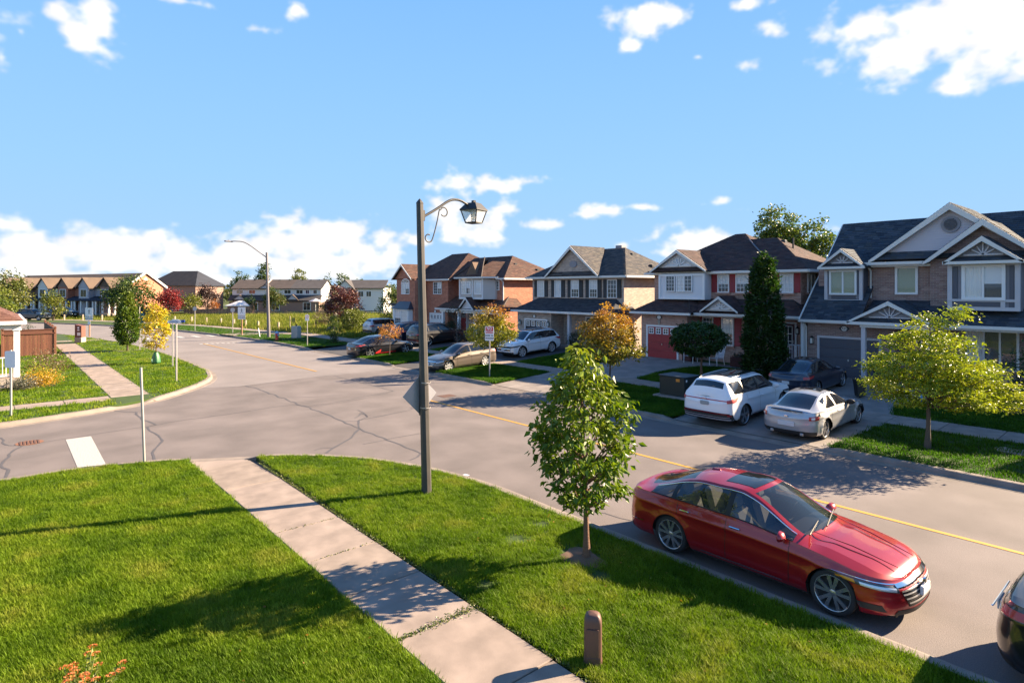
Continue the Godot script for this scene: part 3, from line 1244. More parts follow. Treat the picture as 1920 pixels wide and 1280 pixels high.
	for ax in [b.xa, b.xb]:
		for side in [1.0, -1.0]:
			var wn := sub("wheel", root, Vector3(ax, o.get("tyre", 0.33), (b.hw - 0.135) * side))
			if side < 0.0:
				wn.rotation.y = PI
			for k in 3:
				var mi := MeshInstance3D.new()
				mi.mesh = wp[k]
				mi.set_surface_override_material(0, wm[k])
				mi.name = names[k]
				wn.add_child(mi)
	# shut lines, handles, mirrors
	var lines := MB.new()
	for side in [1.0, -1.0]:
		for x in o.get("gaps", []):
			var yt := b.key(x, 1) - 0.004
			var s := b.sx(x)
			var ds := 0.005 / (b.L - b.nf - b.nr)
			patch(b, lines, [[s - ds, b.bottom(s) + 0.1], [s + ds, b.bottom(s) + 0.1], [s + ds, yt], [s - ds, yt]], 0.0015, side, 1, 8)
		for x in o.get("handles", []):
			var hd := MB.new()
			var p := b.wall(b.sx(x), b.key(x, 1) - o.get("handle_drop", 0.12))
			hd.box(Vector3(p.x - 0.1, p.y - 0.016, minf(p.z * side, (p.z + 0.035) * side)), Vector3(p.x + 0.1, p.y + 0.016, maxf(p.z * side, (p.z + 0.035) * side)), 0.012)
			put("door_handle", hd, o.get("handle_m", paint), root)
		var mr := MB.new()
		var mp := b.top_row(b.sx(xs[4] - 0.16))
		var sh: Vector3 = mp[0][0]
		mr.xf = Transform3D(Basis(Vector3(0, 1, 0), 0.2 * side).scaled(Vector3.ONE), Vector3(sh.x, sh.y + 0.05, (sh.z + 0.1) * side))
		var rows := []
		for i in 9:
			var row := PackedVector3Array()
			for j in 9:
				var th := TAU * i / 8
				var ph := PI * j / 8
				var kx := 0.09 if cos(th) * sin(ph) > 0 else 0.035
				row.append(Vector3(cos(th) * sin(ph) * kx, sin(th) * sin(ph) * 0.085, -cos(ph) * 0.13))
			rows.append(row)
		mr.grid(rows, true)
		mr.beam(Vector3(0, -0.05, -0.02 * side), Vector3(0.02, -0.08, -0.16 * side), 0.08, 0.04)
		put("mirror", mr, o.get("mirror_m", paint), root)
	if lines.v.size():
		put("shut_line", lines, M.black_trim, root)
	# lamps, grille and trim as skins over the wall
	for sk in o.get("skins", []):
		# [name, material, corners, both sides, lift]
		for side in ([1.0, -1.0] if sk[3] else [1.0]):
			var pm := MB.new()
			patch(b, pm, sk[2], sk[4] if sk.size() > 4 else 0.005, side, 8, 4)
			if not sk[3]:
				patch(b, pm, sk[2], sk[4] if sk.size() > 4 else 0.005, -1.0, 8, 4)
			put(sk[0], pm, sk[1], root)
	for bxs in o.get("boxes", []):
		var pm := MB.new()
		pm.box(bxs[2], bxs[3], bxs[4] if bxs.size() > 4 else 0.01)
		put(bxs[0], pm, bxs[1], root)
	for rf in o.get("roof_skins", []):
		# [name, material, x front, x rear, first band fraction of half width]
		var pm := MB.new()
		for side in [1.0, -1.0]:
			var rows := []
			for i in 9:
				var x: float = lerpf(rf[2], rf[3], i / 8.0)
				var wr := b.key(x, 3)
				var row := PackedVector3Array()
				for j in 6:
					var z: float = rf[4] * (1.0 - j / 5.0)
					var k := 1.0 - pow(z / wr, 2.0)
					row.append(Vector3(x + b.key(x, 5) * k, lerpf(b.key(x, 2), b.key(x, 4), k) + (rf[5] if rf.size() > 5 else 0.005), z * side))
				rows.append(row)
			pm.grid(rows, side > 0.0)
		put(rf[0], pm, rf[1], root)
	for tb in o.get("rails", []):
		# roof rails or long trims: [name, material, x0, x1, band (0 side,1 top), index, lift, radius]
		for side in [1.0, -1.0]:
			var pm := MB.new()
			var pts := []
			var rad := []
			for i in 13:
				var x: float = lerpf(tb[2], tb[3], i / 12.0)
				var t: Vector3 = b.top_row(b.sx(x))[tb[4]][tb[5]]
				var lf: float = tb[6] * minf(1.0, minf(i, 12 - i) / 1.5)
				pts.append(Vector3(t.x, t.y + lf, t.z * side))
				rad.append(tb[7])
			pm.tube(pts, rad, 6)
			put(tb[0], pm, tb[1], root)
	for wl in o.get("wall_lines", []):
		# thin chrome or dark strips: [name, material, s0, y0, s1, y1, half height]
		for side in [1.0, -1.0]:
			var pm := MB.new()
			patch(b, pm, [[wl[2], wl[3] - wl[6]], [wl[4], wl[5] - wl[6]], [wl[4], wl[5] + wl[6]], [wl[2], wl[3] + wl[6]]], 0.007, side, 20, 1)
			put(wl[0], pm, wl[1], root)
	root.set_meta("body", 0)
	root.remove_meta("body")
	return root
# ---------------------------------------------------------------- plants
func leaf(mb: MB, p: Vector3, dir: Vector3, nn: Vector3, l: float, w: float, c: Color) -> void:
	# a leaf folded a little along its midrib
	var s := dir.cross(nn).normalized()
	var up := s.cross(dir).normalized()
	var tip := p + dir * l - up * l * 0.12
	var mid := p + dir * l * 0.45
	var a := mid + s * w + up * w * 0.35
	var b := mid - s * w + up * w * 0.35
	var n1 := (a - p).cross(tip - p).normalized()
	var n2 := (tip - p).cross(b - p).normalized()
	mb.v.append(p); mb.v.append(tip); mb.v.append(a)
	mb.v.append(p); mb.v.append(b); mb.v.append(tip)
	for i in 3:
		mb.n.append(n1)
	for i in 3:
		mb.n.append(n2)
	for i in 6:
		mb.c.append(c)


func pick(r: RandomNumberGenerator, pal: Array) -> Color:
	var a: Color = pal[r.randi() % pal.size()]
	return a.lerp(pal[r.randi() % pal.size()], r.randf())


func tree(called: String, label: String, cat: String, at: Vector3, o: Dictionary, group := "") -> Node3D:
	# o: trunk radius tr, clear trunk th, height h, blobs [[x, y, z, rx, ry, rz, weight]] or prof [[y, r]], leaves, size, wide,
	#    clusters, cr (cluster radius), pal, bark, branches, droop, twig
	var root := thing(called, label, cat, at, 0.0, group, true)
	var r := RandomNumberGenerator.new()
	r.seed = hash(label)
	var h: float = o.h
	var tr: float = o.get("tr", 0.08)
	var bend: Vector3 = o.get("lean", Vector3(r.randf_range(-0.04, 0.04), 0, r.randf_range(-0.04, 0.04))) * h
	var cents := []
	var pal: Array = o.pal
	var nc: int = o.get("clusters", 60)
	var shell: float = o.get("shell", 0.45)
	if o.has("prof"):
		var prof: Array = o.prof
		var n2 := FastNoiseLite.new()
		n2.seed = r.randi() % 1000
		n2.frequency = 0.9
		var tries := 0
		while cents.size() < nc and tries < nc * 30:
			tries += 1
			var y := r.randf_range(prof[0][0], prof[prof.size() - 1][0])
			var rad := 0.0
			var most := 0.0
			for k in prof.size() - 1:
				most = maxf(most, maxf(prof[k][1], prof[k + 1][1]))
				if y >= prof[k][0] and y <= prof[k + 1][0]:
					rad = lerpf(prof[k][1], prof[k + 1][1], (y - prof[k][0]) / (prof[k + 1][0] - prof[k][0]))
			if r.randf() > (rad + 0.1 * most) / most:
				continue
			var an := r.randf() * TAU
			rad *= 1.0 + 0.22 * n2.get_noise_3d(cos(an) * 1.4, y * 1.6, sin(an) * 1.4)
			var q := rad * lerpf(sqrt(r.randf()), 1.0, shell)
			cents.append(Vector3(cos(an) * q, y, sin(an) * q) + bend * (y / h))
	else:
		var tot := 0.0
		for b in o.blobs:
			tot += b[6] if b.size() > 6 else b[3] * b[4] * b[5]
		while cents.size() < nc:
			var pk := r.randf() * tot
			for b in o.blobs:
				pk -= b[6] if b.size() > 6 else b[3] * b[4] * b[5]
				if pk <= 0.0:
					var d := Vector3(r.randfn(), r.randfn(), r.randfn()).normalized()
					d *= lerpf(pow(r.randf(), 0.4), 1.0, shell)
					cents.append(Vector3(b[0] + d.x * b[3], b[1] + d.y * b[4], b[2] + d.z * b[5]) + bend * (b[1] / h))
					break
	# wood
	var wood := MB.new()
	var th: float = o.get("th", h * 0.3)
	var pts := []
	var rad := []
	var topy: float = h * o.get("trunk_to", 0.8)
	var steps := 7
	for i in steps + 1:
		var y := topy * i / steps
		pts.append(bend * (y / h) + Vector3(r.randf_range(-0.3, 0.3), 0, r.randf_range(-0.3, 0.3)) * tr * (1.0 if i > 0 else 0.0) + Vector3(0, y, 0))
		rad.append(tr * (1.35 if i == 0 else lerpf(1.0, 0.18, pow(float(i) / steps, 0.8))))
	wood.tube(pts, rad, o.get("sides", 8))
	put("trunk", wood, o.get("bark", M.bark), root)
	var br := MB.new()
	var nb: int = o.get("branches", 24)
	for k in mini(nb, cents.size()):
		var c: Vector3 = cents[k * cents.size() / nb] if nb < cents.size() else cents[k]
		var y0 := clampf(c.y - Vector2(c.x, c.z).length() * o.get("rise", 0.9), th * 0.95, topy * 0.95)
		var s := bend * (y0 / h) + Vector3(0, y0, 0)
		var m := s.lerp(c, 0.5) + Vector3(0, -0.06 * s.distance_to(c), 0) + Vector3(r.randfn(), r.randfn(), r.randfn()) * 0.03 * s.distance_to(c)
		var t0 := tr * lerpf(0.42, 0.2, y0 / topy)
		br.tube([s, m, c], [t0, t0 * 0.6, t0 * 0.22], 5, false, false)
	if br.v.size():
		put("branch", br, o.get("bark", M.bark), root, "stuff")
	# leaves
	var lv := MB.new()
	var per: int = int(o.leaves / maxf(cents.size(), 1))
	var sz: float = o.size
	var cr: float = o.get("cr", 0.3)
	var droop: float = o.get("droop", 0.3)
	var wide: float = o.get("wide", 0.28)
	var flat: float = o.get("flat", 0.7)
	var n3 := FastNoiseLite.new()
	n3.seed = 5
	n3.frequency = 0.8
	for c in cents:
		var base := pick(r, pal)
		if o.has("sunny"):
			# tones that change with place in the crown: autumn colour that starts at the top or on one side
			var t := clampf((c.y - o.sunny[1]) / (o.sunny[2] - o.sunny[1]) + n3.get_noise_3d(c.x * 1.5, c.y * 1.5, c.z * 1.5) * 0.6, 0.0, 1.0)
			base = base.lerp(pick(r, o.sunny[0]), t)
		var outw := Vector3(c.x, 0.0, c.z)
		outw = outw.normalized() if outw.length() > 0.01 else Vector3.RIGHT
		for i in per:
			var d := Vector3(r.randfn(), r.randfn() * flat, r.randfn()) * cr * 0.55
			var p: Vector3 = c + d
			var dir := (outw * 0.5 + Vector3(r.randfn(), r.randfn() * 0.6 - droop, r.randfn()) * 0.8).normalized()
			var nn := (Vector3.UP * 0.8 + Vector3(r.randfn(), r.randfn(), r.randfn()) * 0.7).normalized()
			var l := sz * r.randf_range(0.7, 1.25)
			var col := base.lerp(pick(r, pal), 0.25) * r.randf_range(0.75, 1.25)
			col.a = 1.0
			leaf(lv, p, dir, nn, l, l * wide, col)
	put("crown", lv, o.get("leaf_m", M.leaf), root, "stuff")
	return root


func bush(called: String, label: String, at: Vector3, size: Vector3, pal: Array, leaves: int, lsz: float, group := "", extra := {}) -> Node3D:
	var o := {"h": size.y, "tr": 0.025, "th": 0.05, "trunk_to": 0.6, "leaves": leaves, "size": lsz, "clusters": int(leaves / 14.0), "cr": 0.28 * size.x, "pal": pal, "branches": 9,
		"blobs": [[0.0, size.y * 0.5, 0.0, size.x * 0.5, size.y * 0.45, size.z * 0.5]], "shell": 0.5, "droop": 0.0, "lean": Vector3.ZERO}
	o.merge(extra, true)
	return tree(called, label, "bush" if not extra.has("cat") else extra.cat, at, o, group)


func inside(x: float, v: float, pv: PackedVector2Array) -> bool:
	return Geometry2D.is_point_in_polygon(Vector2(x, v), pv)


func tuft_mesh(sd: int, blades: int, hgt: float, w: float, spread: float) -> ArrayMesh:
	var r := RandomNumberGenerator.new()
	r.seed = sd
	var mb := MB.new()
	for i in blades:
		var an := r.randf() * TAU
		var d := Vector3(cos(an), 0, sin(an))
		var p := Vector3(r.randfn(), 0, r.randfn()) * spread
		var s := Vector3(-d.z, 0, d.x) * w
		var hh := hgt * r.randf_range(0.6, 1.2)
		var bend := r.randf_range(0.1, 0.75) * hh
		var m := p + Vector3(0, hh * 0.6, 0) + d * bend * 0.35
		var t := p + Vector3(0, hh, 0) + d * bend
		var k := r.randf_range(0.8, 1.2)
		mb.col = Color(k, k, k)
		mb.quad(p - s, p + s, m + s * 0.7, m - s * 0.7)
		mb.tri(m - s * 0.7, m + s * 0.7, t)
	org = Vector3.ZERO
	return mesh_of(mb)


func turf(called: String, label: String, pv: Array, y: Callable, count: int, tm: ArrayMesh, smin: float, smax: float, pal: Array, sd: int, avoid = null, patchy := 0.5, falloff := 0.0) -> void:
	# tufts of grass over an outline; density falls with distance from the street corner where falloff > 0
	var poly := PackedVector2Array()
	var lo := Vector2(1e9, 1e9)
	var hi := Vector2(-1e9, -1e9)
	for p in pv:
		var q := Vector2(p[0], p[1])
		poly.append(q)
		lo = lo.min(q)
		hi = hi.max(q)
	var r := RandomNumberGenerator.new()
	r.seed = sd
	var nz := FastNoiseLite.new()
	nz.seed = 11
	nz.frequency = 0.55
	nz.fractal_octaves = 3
	var nf := FastNoiseLite.new()
	nf.seed = 23
	nf.frequency = 2.6
	var xs := []
	var cs := PackedColorArray()
	var tries := 0
	while xs.size() < count and tries < count * 8:
		tries += 1
		var q := Vector2(r.randf_range(lo.x, hi.x), r.randf_range(lo.y, hi.y))
		if falloff > 0.0 and r.randf() > pow(clampf(falloff / q.length(), 0.0, 1.0), 1.6):
			continue
		if not Geometry2D.is_point_in_polygon(q, poly):
			continue
		if avoid != null and avoid.call(q, r):
			continue
		var a := nz.get_noise_2d(q.x, q.y)
		var b := nf.get_noise_2d(q.x, q.y)
		var t := clampf(0.5 + a * 0.9 + b * 0.5 * patchy, 0.0, 0.999)
		var f := t * (pal.size() - 1)
		var c: Color = (pal[int(f)] as Color).lerp(pal[int(f) + 1], f - int(f))
		c = c * r.randf_range(0.78, 1.25)
		c.a = 1.0
		var s := r.randf_range(smin, smax) * (1.0 + 0.35 * b)
		var bs := Basis(Vector3.UP, r.randf() * TAU).scaled(Vector3(s, s * r.randf_range(0.7, 1.2), s))
		xs.append(Transform3D(bs, Vector3(q.x, y.call(q.x, q.y) - 0.004, -q.y)))
		cs.append(c)
	var mm := MultiMesh.new()
	mm.transform_format = MultiMesh.TRANSFORM_3D
	mm.use_colors = true
	mm.mesh = tm
	mm.instance_count = xs.size()
	for i in xs.size():
		mm.set_instance_transform(i, xs[i])
		mm.set_instance_color(i, cs[i])
	var o := MultiMeshInstance3D.new()
	o.multimesh = mm
	o.material_override = M.grass_blade
	o.name = numbered(called)
	add_child(o)
	tag(o, label, "grass", "", "stuff")
# ---------------------------------------------------------------- houses
func window(h: Node, T: Transform3D, x0: float, x1: float, y0: float, y1: float, o := {}) -> Node3D:
	# frame, one pane per sash, muntins, what is seen behind the glass; (x, y) run in the wall's own axes
	var w := sub(o.get("called", "window"), h)
	var fw: float = o.get("fw", 0.07)
	var frame := MB.new()
	frame.xf = T
	frame.box(Vector3(x0 - fw, y1, 0), Vector3(x1 + fw, y1 + fw, 0.07))
	frame.box(Vector3(x0 - fw, y0 - fw, 0), Vector3(x1 + fw, y0, 0.085))
	frame.box(Vector3(x0 - fw, y0, 0), Vector3(x0, y1, 0.07))
	frame.box(Vector3(x1, y0, 0), Vector3(x1 + fw, y1, 0.07))
	var n: int = o.get("n", 1)
	var sill: bool = o.get("sill", false)
	var sw := (x1 - x0) / n
	for i in range(1, n):
		frame.box(Vector3(x0 + sw * i - 0.035, y0, 0), Vector3(x0 + sw * i + 0.035, y1, 0.065))
	put("frame", frame, o.get("frame", M.white), w)
	if sill:
		var sl := MB.new()
		sl.xf = T
		sl.box(Vector3(x0 - fw - 0.06, y0 - fw - 0.09, 0), Vector3(x1 + fw + 0.06, y0 - fw, 0.13))
		put("sill", sl, o.get("sill_m", M.stone), w)
	var cols: int = o.get("cols", 0)
	var rows: int = o.get("rows", 0)
	var arch: float = o.get("arch", 0.0)
	if cols > 0:
		var mu := MB.new()
		mu.xf = T
		for i in n:
			for c in range(1, cols):
				var x := x0 + sw * i + sw * c / cols
				mu.box(Vector3(x - 0.011, y0, 0.031), Vector3(x + 0.011, y1, 0.045))
			for r in range(1, rows):
				var y := lerpf(y0, y1, float(r) / rows)
				mu.box(Vector3(x0 + sw * i, y - 0.011, 0.033), Vector3(x0 + sw * (i + 1), y + 0.011, 0.047))
		put("muntin", mu, o.get("frame", M.white), w)
	var dressing: Array = o.get("behind", ["dark"])
	for i in n:
		var pm := MB.new()
		pm.xf = T
		var a := x0 + sw * i + (0.035 if i else 0.0)
		var b := x0 + sw * (i + 1) - (0.035 if i < n - 1 else 0.0)
		pm.quad(Vector3(a, y0, 0.028), Vector3(b, y0, 0.028), Vector3(b, y1, 0.028), Vector3(a, y1, 0.028))
		put("pane", pm, M.pane, w)
		var how: String = dressing[i % dressing.size()]
		var bm := MB.new()
		bm.xf = T
		if how == "blind":
			var y := y0
			while y < y1 - 0.02:
				bm.quad(Vector3(a, y, 0.012), Vector3(b, y, 0.012), Vector3(b, y + 0.05, 0.006), Vector3(a, y + 0.05, 0.006))
				y += 0.052
			put("blind", bm, o.get("blind_m", M.blind), w)
		elif how == "curtain":
			var k := 0
			var x := a
			while x < b - 0.001:
				var xn := minf(x + 0.06, b)
				bm.quad(Vector3(x, y0, 0.006 + 0.014 * (k % 2)), Vector3(xn, y0, 0.006 + 0.014 * ((k + 1) % 2)), Vector3(xn, y1, 0.006 + 0.014 * ((k + 1) % 2)), Vector3(x, y1, 0.006 + 0.014 * (k % 2)))
				x = xn
				k += 1
			put("curtain", bm, M.curtain, w)
		elif how == "half":
			var ym := lerpf(y0, y1, 0.45)
			bm.quad(Vector3(a, ym, 0.012), Vector3(b, ym, 0.012), Vector3(b, y1, 0.012), Vector3(a, y1, 0.012))
			put("blind", bm, o.get("blind_m", M.blind), w)
		if how == "dark" or how == "half":
			var dm := MB.new()
			dm.xf = T
			dm.quad(Vector3(a, y0, 0.004), Vector3(b, y0, 0.004), Vector3(b, y1, 0.004), Vector3(a, y1, 0.004))
			put("room", dm, M.room, w)
	return w


func shutter(h: Node, T: Transform3D, x0: float, x1: float, y0: float, y1: float, m: Material) -> void:
	var s := MB.new()
	s.xf = T
	s.box(Vector3(x0, y0, 0.002), Vector3(x1, y1, 0.035))
	for half in [[y0 + 0.06, (y0 + y1) * 0.5 - 0.03], [(y0 + y1) * 0.5 + 0.03, y1 - 0.06]]:
		var y: float = half[0]
		while y < half[1] - 0.03:
			s.quad(Vector3(x0 + 0.05, y, 0.05), Vector3(x1 - 0.05, y, 0.05), Vector3(x1 - 0.05, y + 0.045, 0.037), Vector3(x0 + 0.05, y + 0.045, 0.037))
			y += 0.05
	put("shutter", s, m, h)


func garage_door(h: Node, T: Transform3D, x0: float, x1: float, y0: float, y1: float, m: Material, trim: Material, lights: bool) -> void:
	var d := sub("garage_door", h)
	var f := MB.new()
	f.xf = T
	f.box(Vector3(x0 - 0.11, y0, 0), Vector3(x0, y1 + 0.11, 0.06))
	f.box(Vector3(x1, y0, 0), Vector3(x1 + 0.11, y1 + 0.11, 0.06))
	f.box(Vector3(x0, y1, 0), Vector3(x1, y1 + 0.11, 0.06))
	put("frame", f, trim, d)
	for i in 4:
		var p := MB.new()
		p.xf = T
		var a := lerpf(y0, y1, i / 4.0)
		var b := lerpf(y0, y1, (i + 1) / 4.0)
		p.box(Vector3(x0, a + 0.006, 0.001), Vector3(x1, b - 0.006, 0.03), 0.008)
		if not (lights and i == 3):
			for k in 4:
				var c := lerpf(x0, x1, k / 4.0) + 0.06
				var e := lerpf(x0, x1, (k + 1) / 4.0) - 0.06
				p.box(Vector3(c, a + 0.09, 0.028), Vector3(e, b - 0.09, 0.036), 0.006)
		put("panel", p, m, d)
	if lights:
		var a := lerpf(y0, y1, 0.77)
		var b := lerpf(y0, y1, 0.97)
		for k in 4:
			var c := lerpf(x0, x1, k / 4.0) + 0.07
			var e := lerpf(x0, x1, (k + 1) / 4.0) - 0.07
			var g := MB.new()
			g.xf = T
			g.quad(Vector3(c, a, 0.034), Vector3(e, a, 0.034), Vector3(e, b, 0.034), Vector3(c, b, 0.034))
			put("pane", g, M.room_shine, d)
			var fr := MB.new()
			fr.xf = T
			fr.box(Vector3(c, a, 0.035), Vector3(c + 0.05, b, 0.05))
			fr.box(Vector3(e - 0.05, a, 0.035), Vector3(e, b, 0.05))
			fr.box(Vector3(c + 0.05, a, 0.035), Vector3(e - 0.05, a + 0.05, 0.05))
			fr.box(Vector3(c + 0.05, b - 0.05, 0.035), Vector3(e - 0.05, b, 0.05))
			fr.box(Vector3((c + e) * 0.5 - 0.018, a + 0.05, 0.035), Vector3((c + e) * 0.5 + 0.018, b - 0.05, 0.05))
			fr.box(Vector3(c + 0.05, (a + b) * 0.5 - 0.016, 0.036), Vector3(e - 0.05, (a + b) * 0.5 + 0.016, 0.051))
			put("window_frame", fr, M.white, d)
	var hd := MB.new()
	hd.xf = T
	hd.box(Vector3((x0 + x1) * 0.5 - 0.03, lerpf(y0, y1, 0.42), 0.03), Vector3((x0 + x1) * 0.5 + 0.03, lerpf(y0, y1, 0.42) + 0.1, 0.07), 0.01)
	put("handle", hd, M.chrome_dull, d)


func front_door(h: Node, T: Transform3D, x0: float, x1: float, y0: float, y1: float, m: Material, glazed := true) -> void:
	var d := sub("door", h)
	var f := MB.new()
	f.xf = T
	f.box(Vector3(x0 - 0.09, y0, 0), Vector3(x0, y1 + 0.09, 0.06))
	f.box(Vector3(x1, y0, 0), Vector3(x1 + 0.09, y1 + 0.09, 0.06))
	f.box(Vector3(x0, y1, 0), Vector3(x1, y1 + 0.09, 0.06))
	put("frame", f, M.white, d)
	var l := MB.new()
	l.xf = T
	l.box(Vector3(x0, y0, 0.002), Vector3(x1, y1, 0.04))
	put("leaf_panel", l, m, d)
	var g := MB.new()
	g.xf = T
	var gy := lerpf(y0, y1, 0.3 if glazed else 0.72)
	g.box(Vector3(x0 + 0.14, gy, 0.038), Vector3(x1 - 0.14, y1 - 0.14, 0.046))
	put("pane", g, M.room_shine, d)
	var fr := MB.new()
	fr.xf = T
	for k in 4:
		var x := lerpf(x0 + 0.14, x1 - 0.14, k / 3.0)
		fr.box(Vector3(x - 0.015, gy, 0.046), Vector3(x + 0.015, y1 - 0.14, 0.056))
	for k in 4:
		var y := lerpf(gy, y1 - 0.14, k / 3.0)
		fr.box(Vector3(x0 + 0.14, y - 0.015, 0.047), Vector3(x1 - 0.14, y + 0.015, 0.058))
	put("muntin", fr, M.white, d)
	var hd := MB.new()
	hd.xf = T
	hd.box(Vector3(x1 - 0.1, lerpf(y0, y1, 0.47), 0.04), Vector3(x1 - 0.06, lerpf(y0, y1, 0.55), 0.09), 0.01)
	put("handle", hd, M.chrome_dull, d)


func coach_lamp(h: Node, T: Transform3D, x: float, y: float) -> void:
	var l := sub("coach_lamp", h)
	var a := MB.new()
	a.xf = T
	a.box(Vector3(x - 0.05, y - 0.12, 0), Vector3(x + 0.05, y + 0.14, 0.03), 0.01)
	a.box(Vector3(x - 0.09, y + 0.15, 0.04), Vector3(x + 0.09, y + 0.19, 0.21), 0.02)
	a.box(Vector3(x - 0.05, y + 0.19, 0.08), Vector3(x + 0.05, y + 0.25, 0.17), 0.02)
	a.box(Vector3(x - 0.07, y - 0.15, 0.05), Vector3(x + 0.07, y - 0.11, 0.2), 0.01)
	for k in [[-0.07, 0.05], [0.055, 0.05], [-0.07, 0.185], [0.055, 0.185]]:
		a.box(Vector3(x + k[0], y - 0.11, k[1]), Vector3(x + k[0] + 0.015, y + 0.15, k[1] + 0.015))
	put("bracket", a, M.black_metal, l)
	var g := MB.new()
	g.xf = T
	g.box(Vector3(x - 0.055, y - 0.11, 0.065), Vector3(x + 0.055, y + 0.15, 0.185))
	put("lamp_glass", g, M.frosted, l)


func plaque(h: Node, T: Transform3D, x: float, y: float, num: String) -> void:
	var p := sub("house_number", h)
	var a := MB.new()
	a.xf = T
	var o1 := []
	var o2 := []
	for i in 24:
		var an := TAU * i / 24
		o1.append(Vector2(x + cos(an) * 0.2 * (1.15 if absf(cos(an)) > 0.95 else 1.0), y + sin(an) * 0.14))
		o2.append(Vector2(x + cos(an) * 0.135, y + sin(an) * 0.115))
	a.prism(o1, Vector3.RIGHT, Vector3.UP, Vector3(0, 0, 0.001), Vector3(0, 0, 0.02))
	put("plate", a, M.black_metal, p)
	var b := MB.new()
	b.xf = T
	b.prism(o2, Vector3.RIGHT, Vector3.UP, Vector3(0, 0, 0.021), Vector3(0, 0, 0.008))
	put("face", b, M.white, p)
	if num:
		var tt := T * Transform3D(Basis.IDENTITY, Vector3(x, y, 0.034))
		tt.origin -= org
		words(num, 0.11, 0.006, M.black_metal, p, "digits", tt)


func rail(h: Node, T: Transform3D, x0: float, x1: float, y0: float, y1: float, m: Material, gap := 0.115) -> void:
	var r := sub("railing", h)
	var a := MB.new()
	a.xf = T
	a.box(Vector3(x0, y1 - 0.05, -0.03), Vector3(x1, y1, 0.03))
	a.box(Vector3(x0, y0 + 0.06, -0.02), Vector3(x1, y0 + 0.1, 0.02))
	put("rail_bar", a, m, r)
	var x := x0 + gap * 0.5
	while x < x1:
		var b := MB.new()
		b.xf = T
		b.box(Vector3(x - 0.016, y0 + 0.1, -0.016), Vector3(x + 0.016, y1 - 0.05, 0.016))
		put("baluster", b, m, r)
		x += gap


func fascia(h: Node, a: Vector3, b: Vector3, m: Material, hgt := 0.15, called := "gutter") -> void:
	var f := MB.new()
	f.beam(a, b, 0.1, hgt)
	put(called, f, m, h)


func gable_front(h: Node, cx: float, ya: float, yb: float, half: float, v: float, o := {}) -> void:
	# a front-facing gable: face, rake boards (drawn to the feet), returned soffit strip
	var T := front_T(v)
	var inn: float = o.get("board", 0.22)
	if o.get("boards", true):
		for s in [-1.0, 1.0]:
			var rk := MB.new()
			rk.xf = T
			var k := (ya - yb) / half
			var e := Vector2(half, 0).length()
			var pts := [Vector2(cx + s * (half + 0.02), yb - 0.02 * k), Vector2(cx, ya), Vector2(cx, ya - inn * sqrt(1 + k * k)), Vector2(cx + s * (half - inn * 0.9), yb - 0.02 * k), Vector2(cx + s * (half + 0.02), yb - 0.02 * k - 0.1)]
			rk.prism(pts, Vector3.RIGHT, Vector3.UP, Vector3(0, 0, o.get("proud", 0.25)), Vector3(0, 0, 0.05))
			put("rake_board", rk, o.get("trim", M.trim), h)


func fan_lattice(h: Node, cx: float, y0: float, half: float, ht: float, v: float, m: Material, rays := 5) -> void:
	var T := front_T(v)
	var f := MB.new()
	f.xf = T
	f.box(Vector3(cx - half, y0 - 0.03, 0), Vector3(cx + half, y0 + 0.03, 0.045))
	for i in rays:
		var an := PI * (i + 1) / (rays + 1)
		var d := Vector2(cos(an), sin(an))
		# to the rake line y = y0 + ht * (1 - |x| / half)
		var t := ht / (d.y + absf(d.x) * ht / half)
		f.beam(Vector3(cx, y0, 0.028), Vector3(cx + d.x * t, y0 + d.y * t, 0.028), 0.05, 0.045, Vector3(0, 0, 1))
	put("fan_trim", f, m, h)


func downspout(h: Node, pts: Array, m: Material) -> void:
	var d := MB.new()
	var rad := []
	rad.resize(pts.size())
	rad.fill(0.045)
	d.tube(pts, rad, 6)
	put("downspout", d, m, h)


func roof_vent(h: Node, p: Vector3) -> void:
	var b := MB.new()
	b.box(p + Vector3(-0.16, -0.1, -0.16), p + Vector3(0.16, 0.14, 0.16), 0.04)
	put("roof_vent", b, M.black_metal, h)
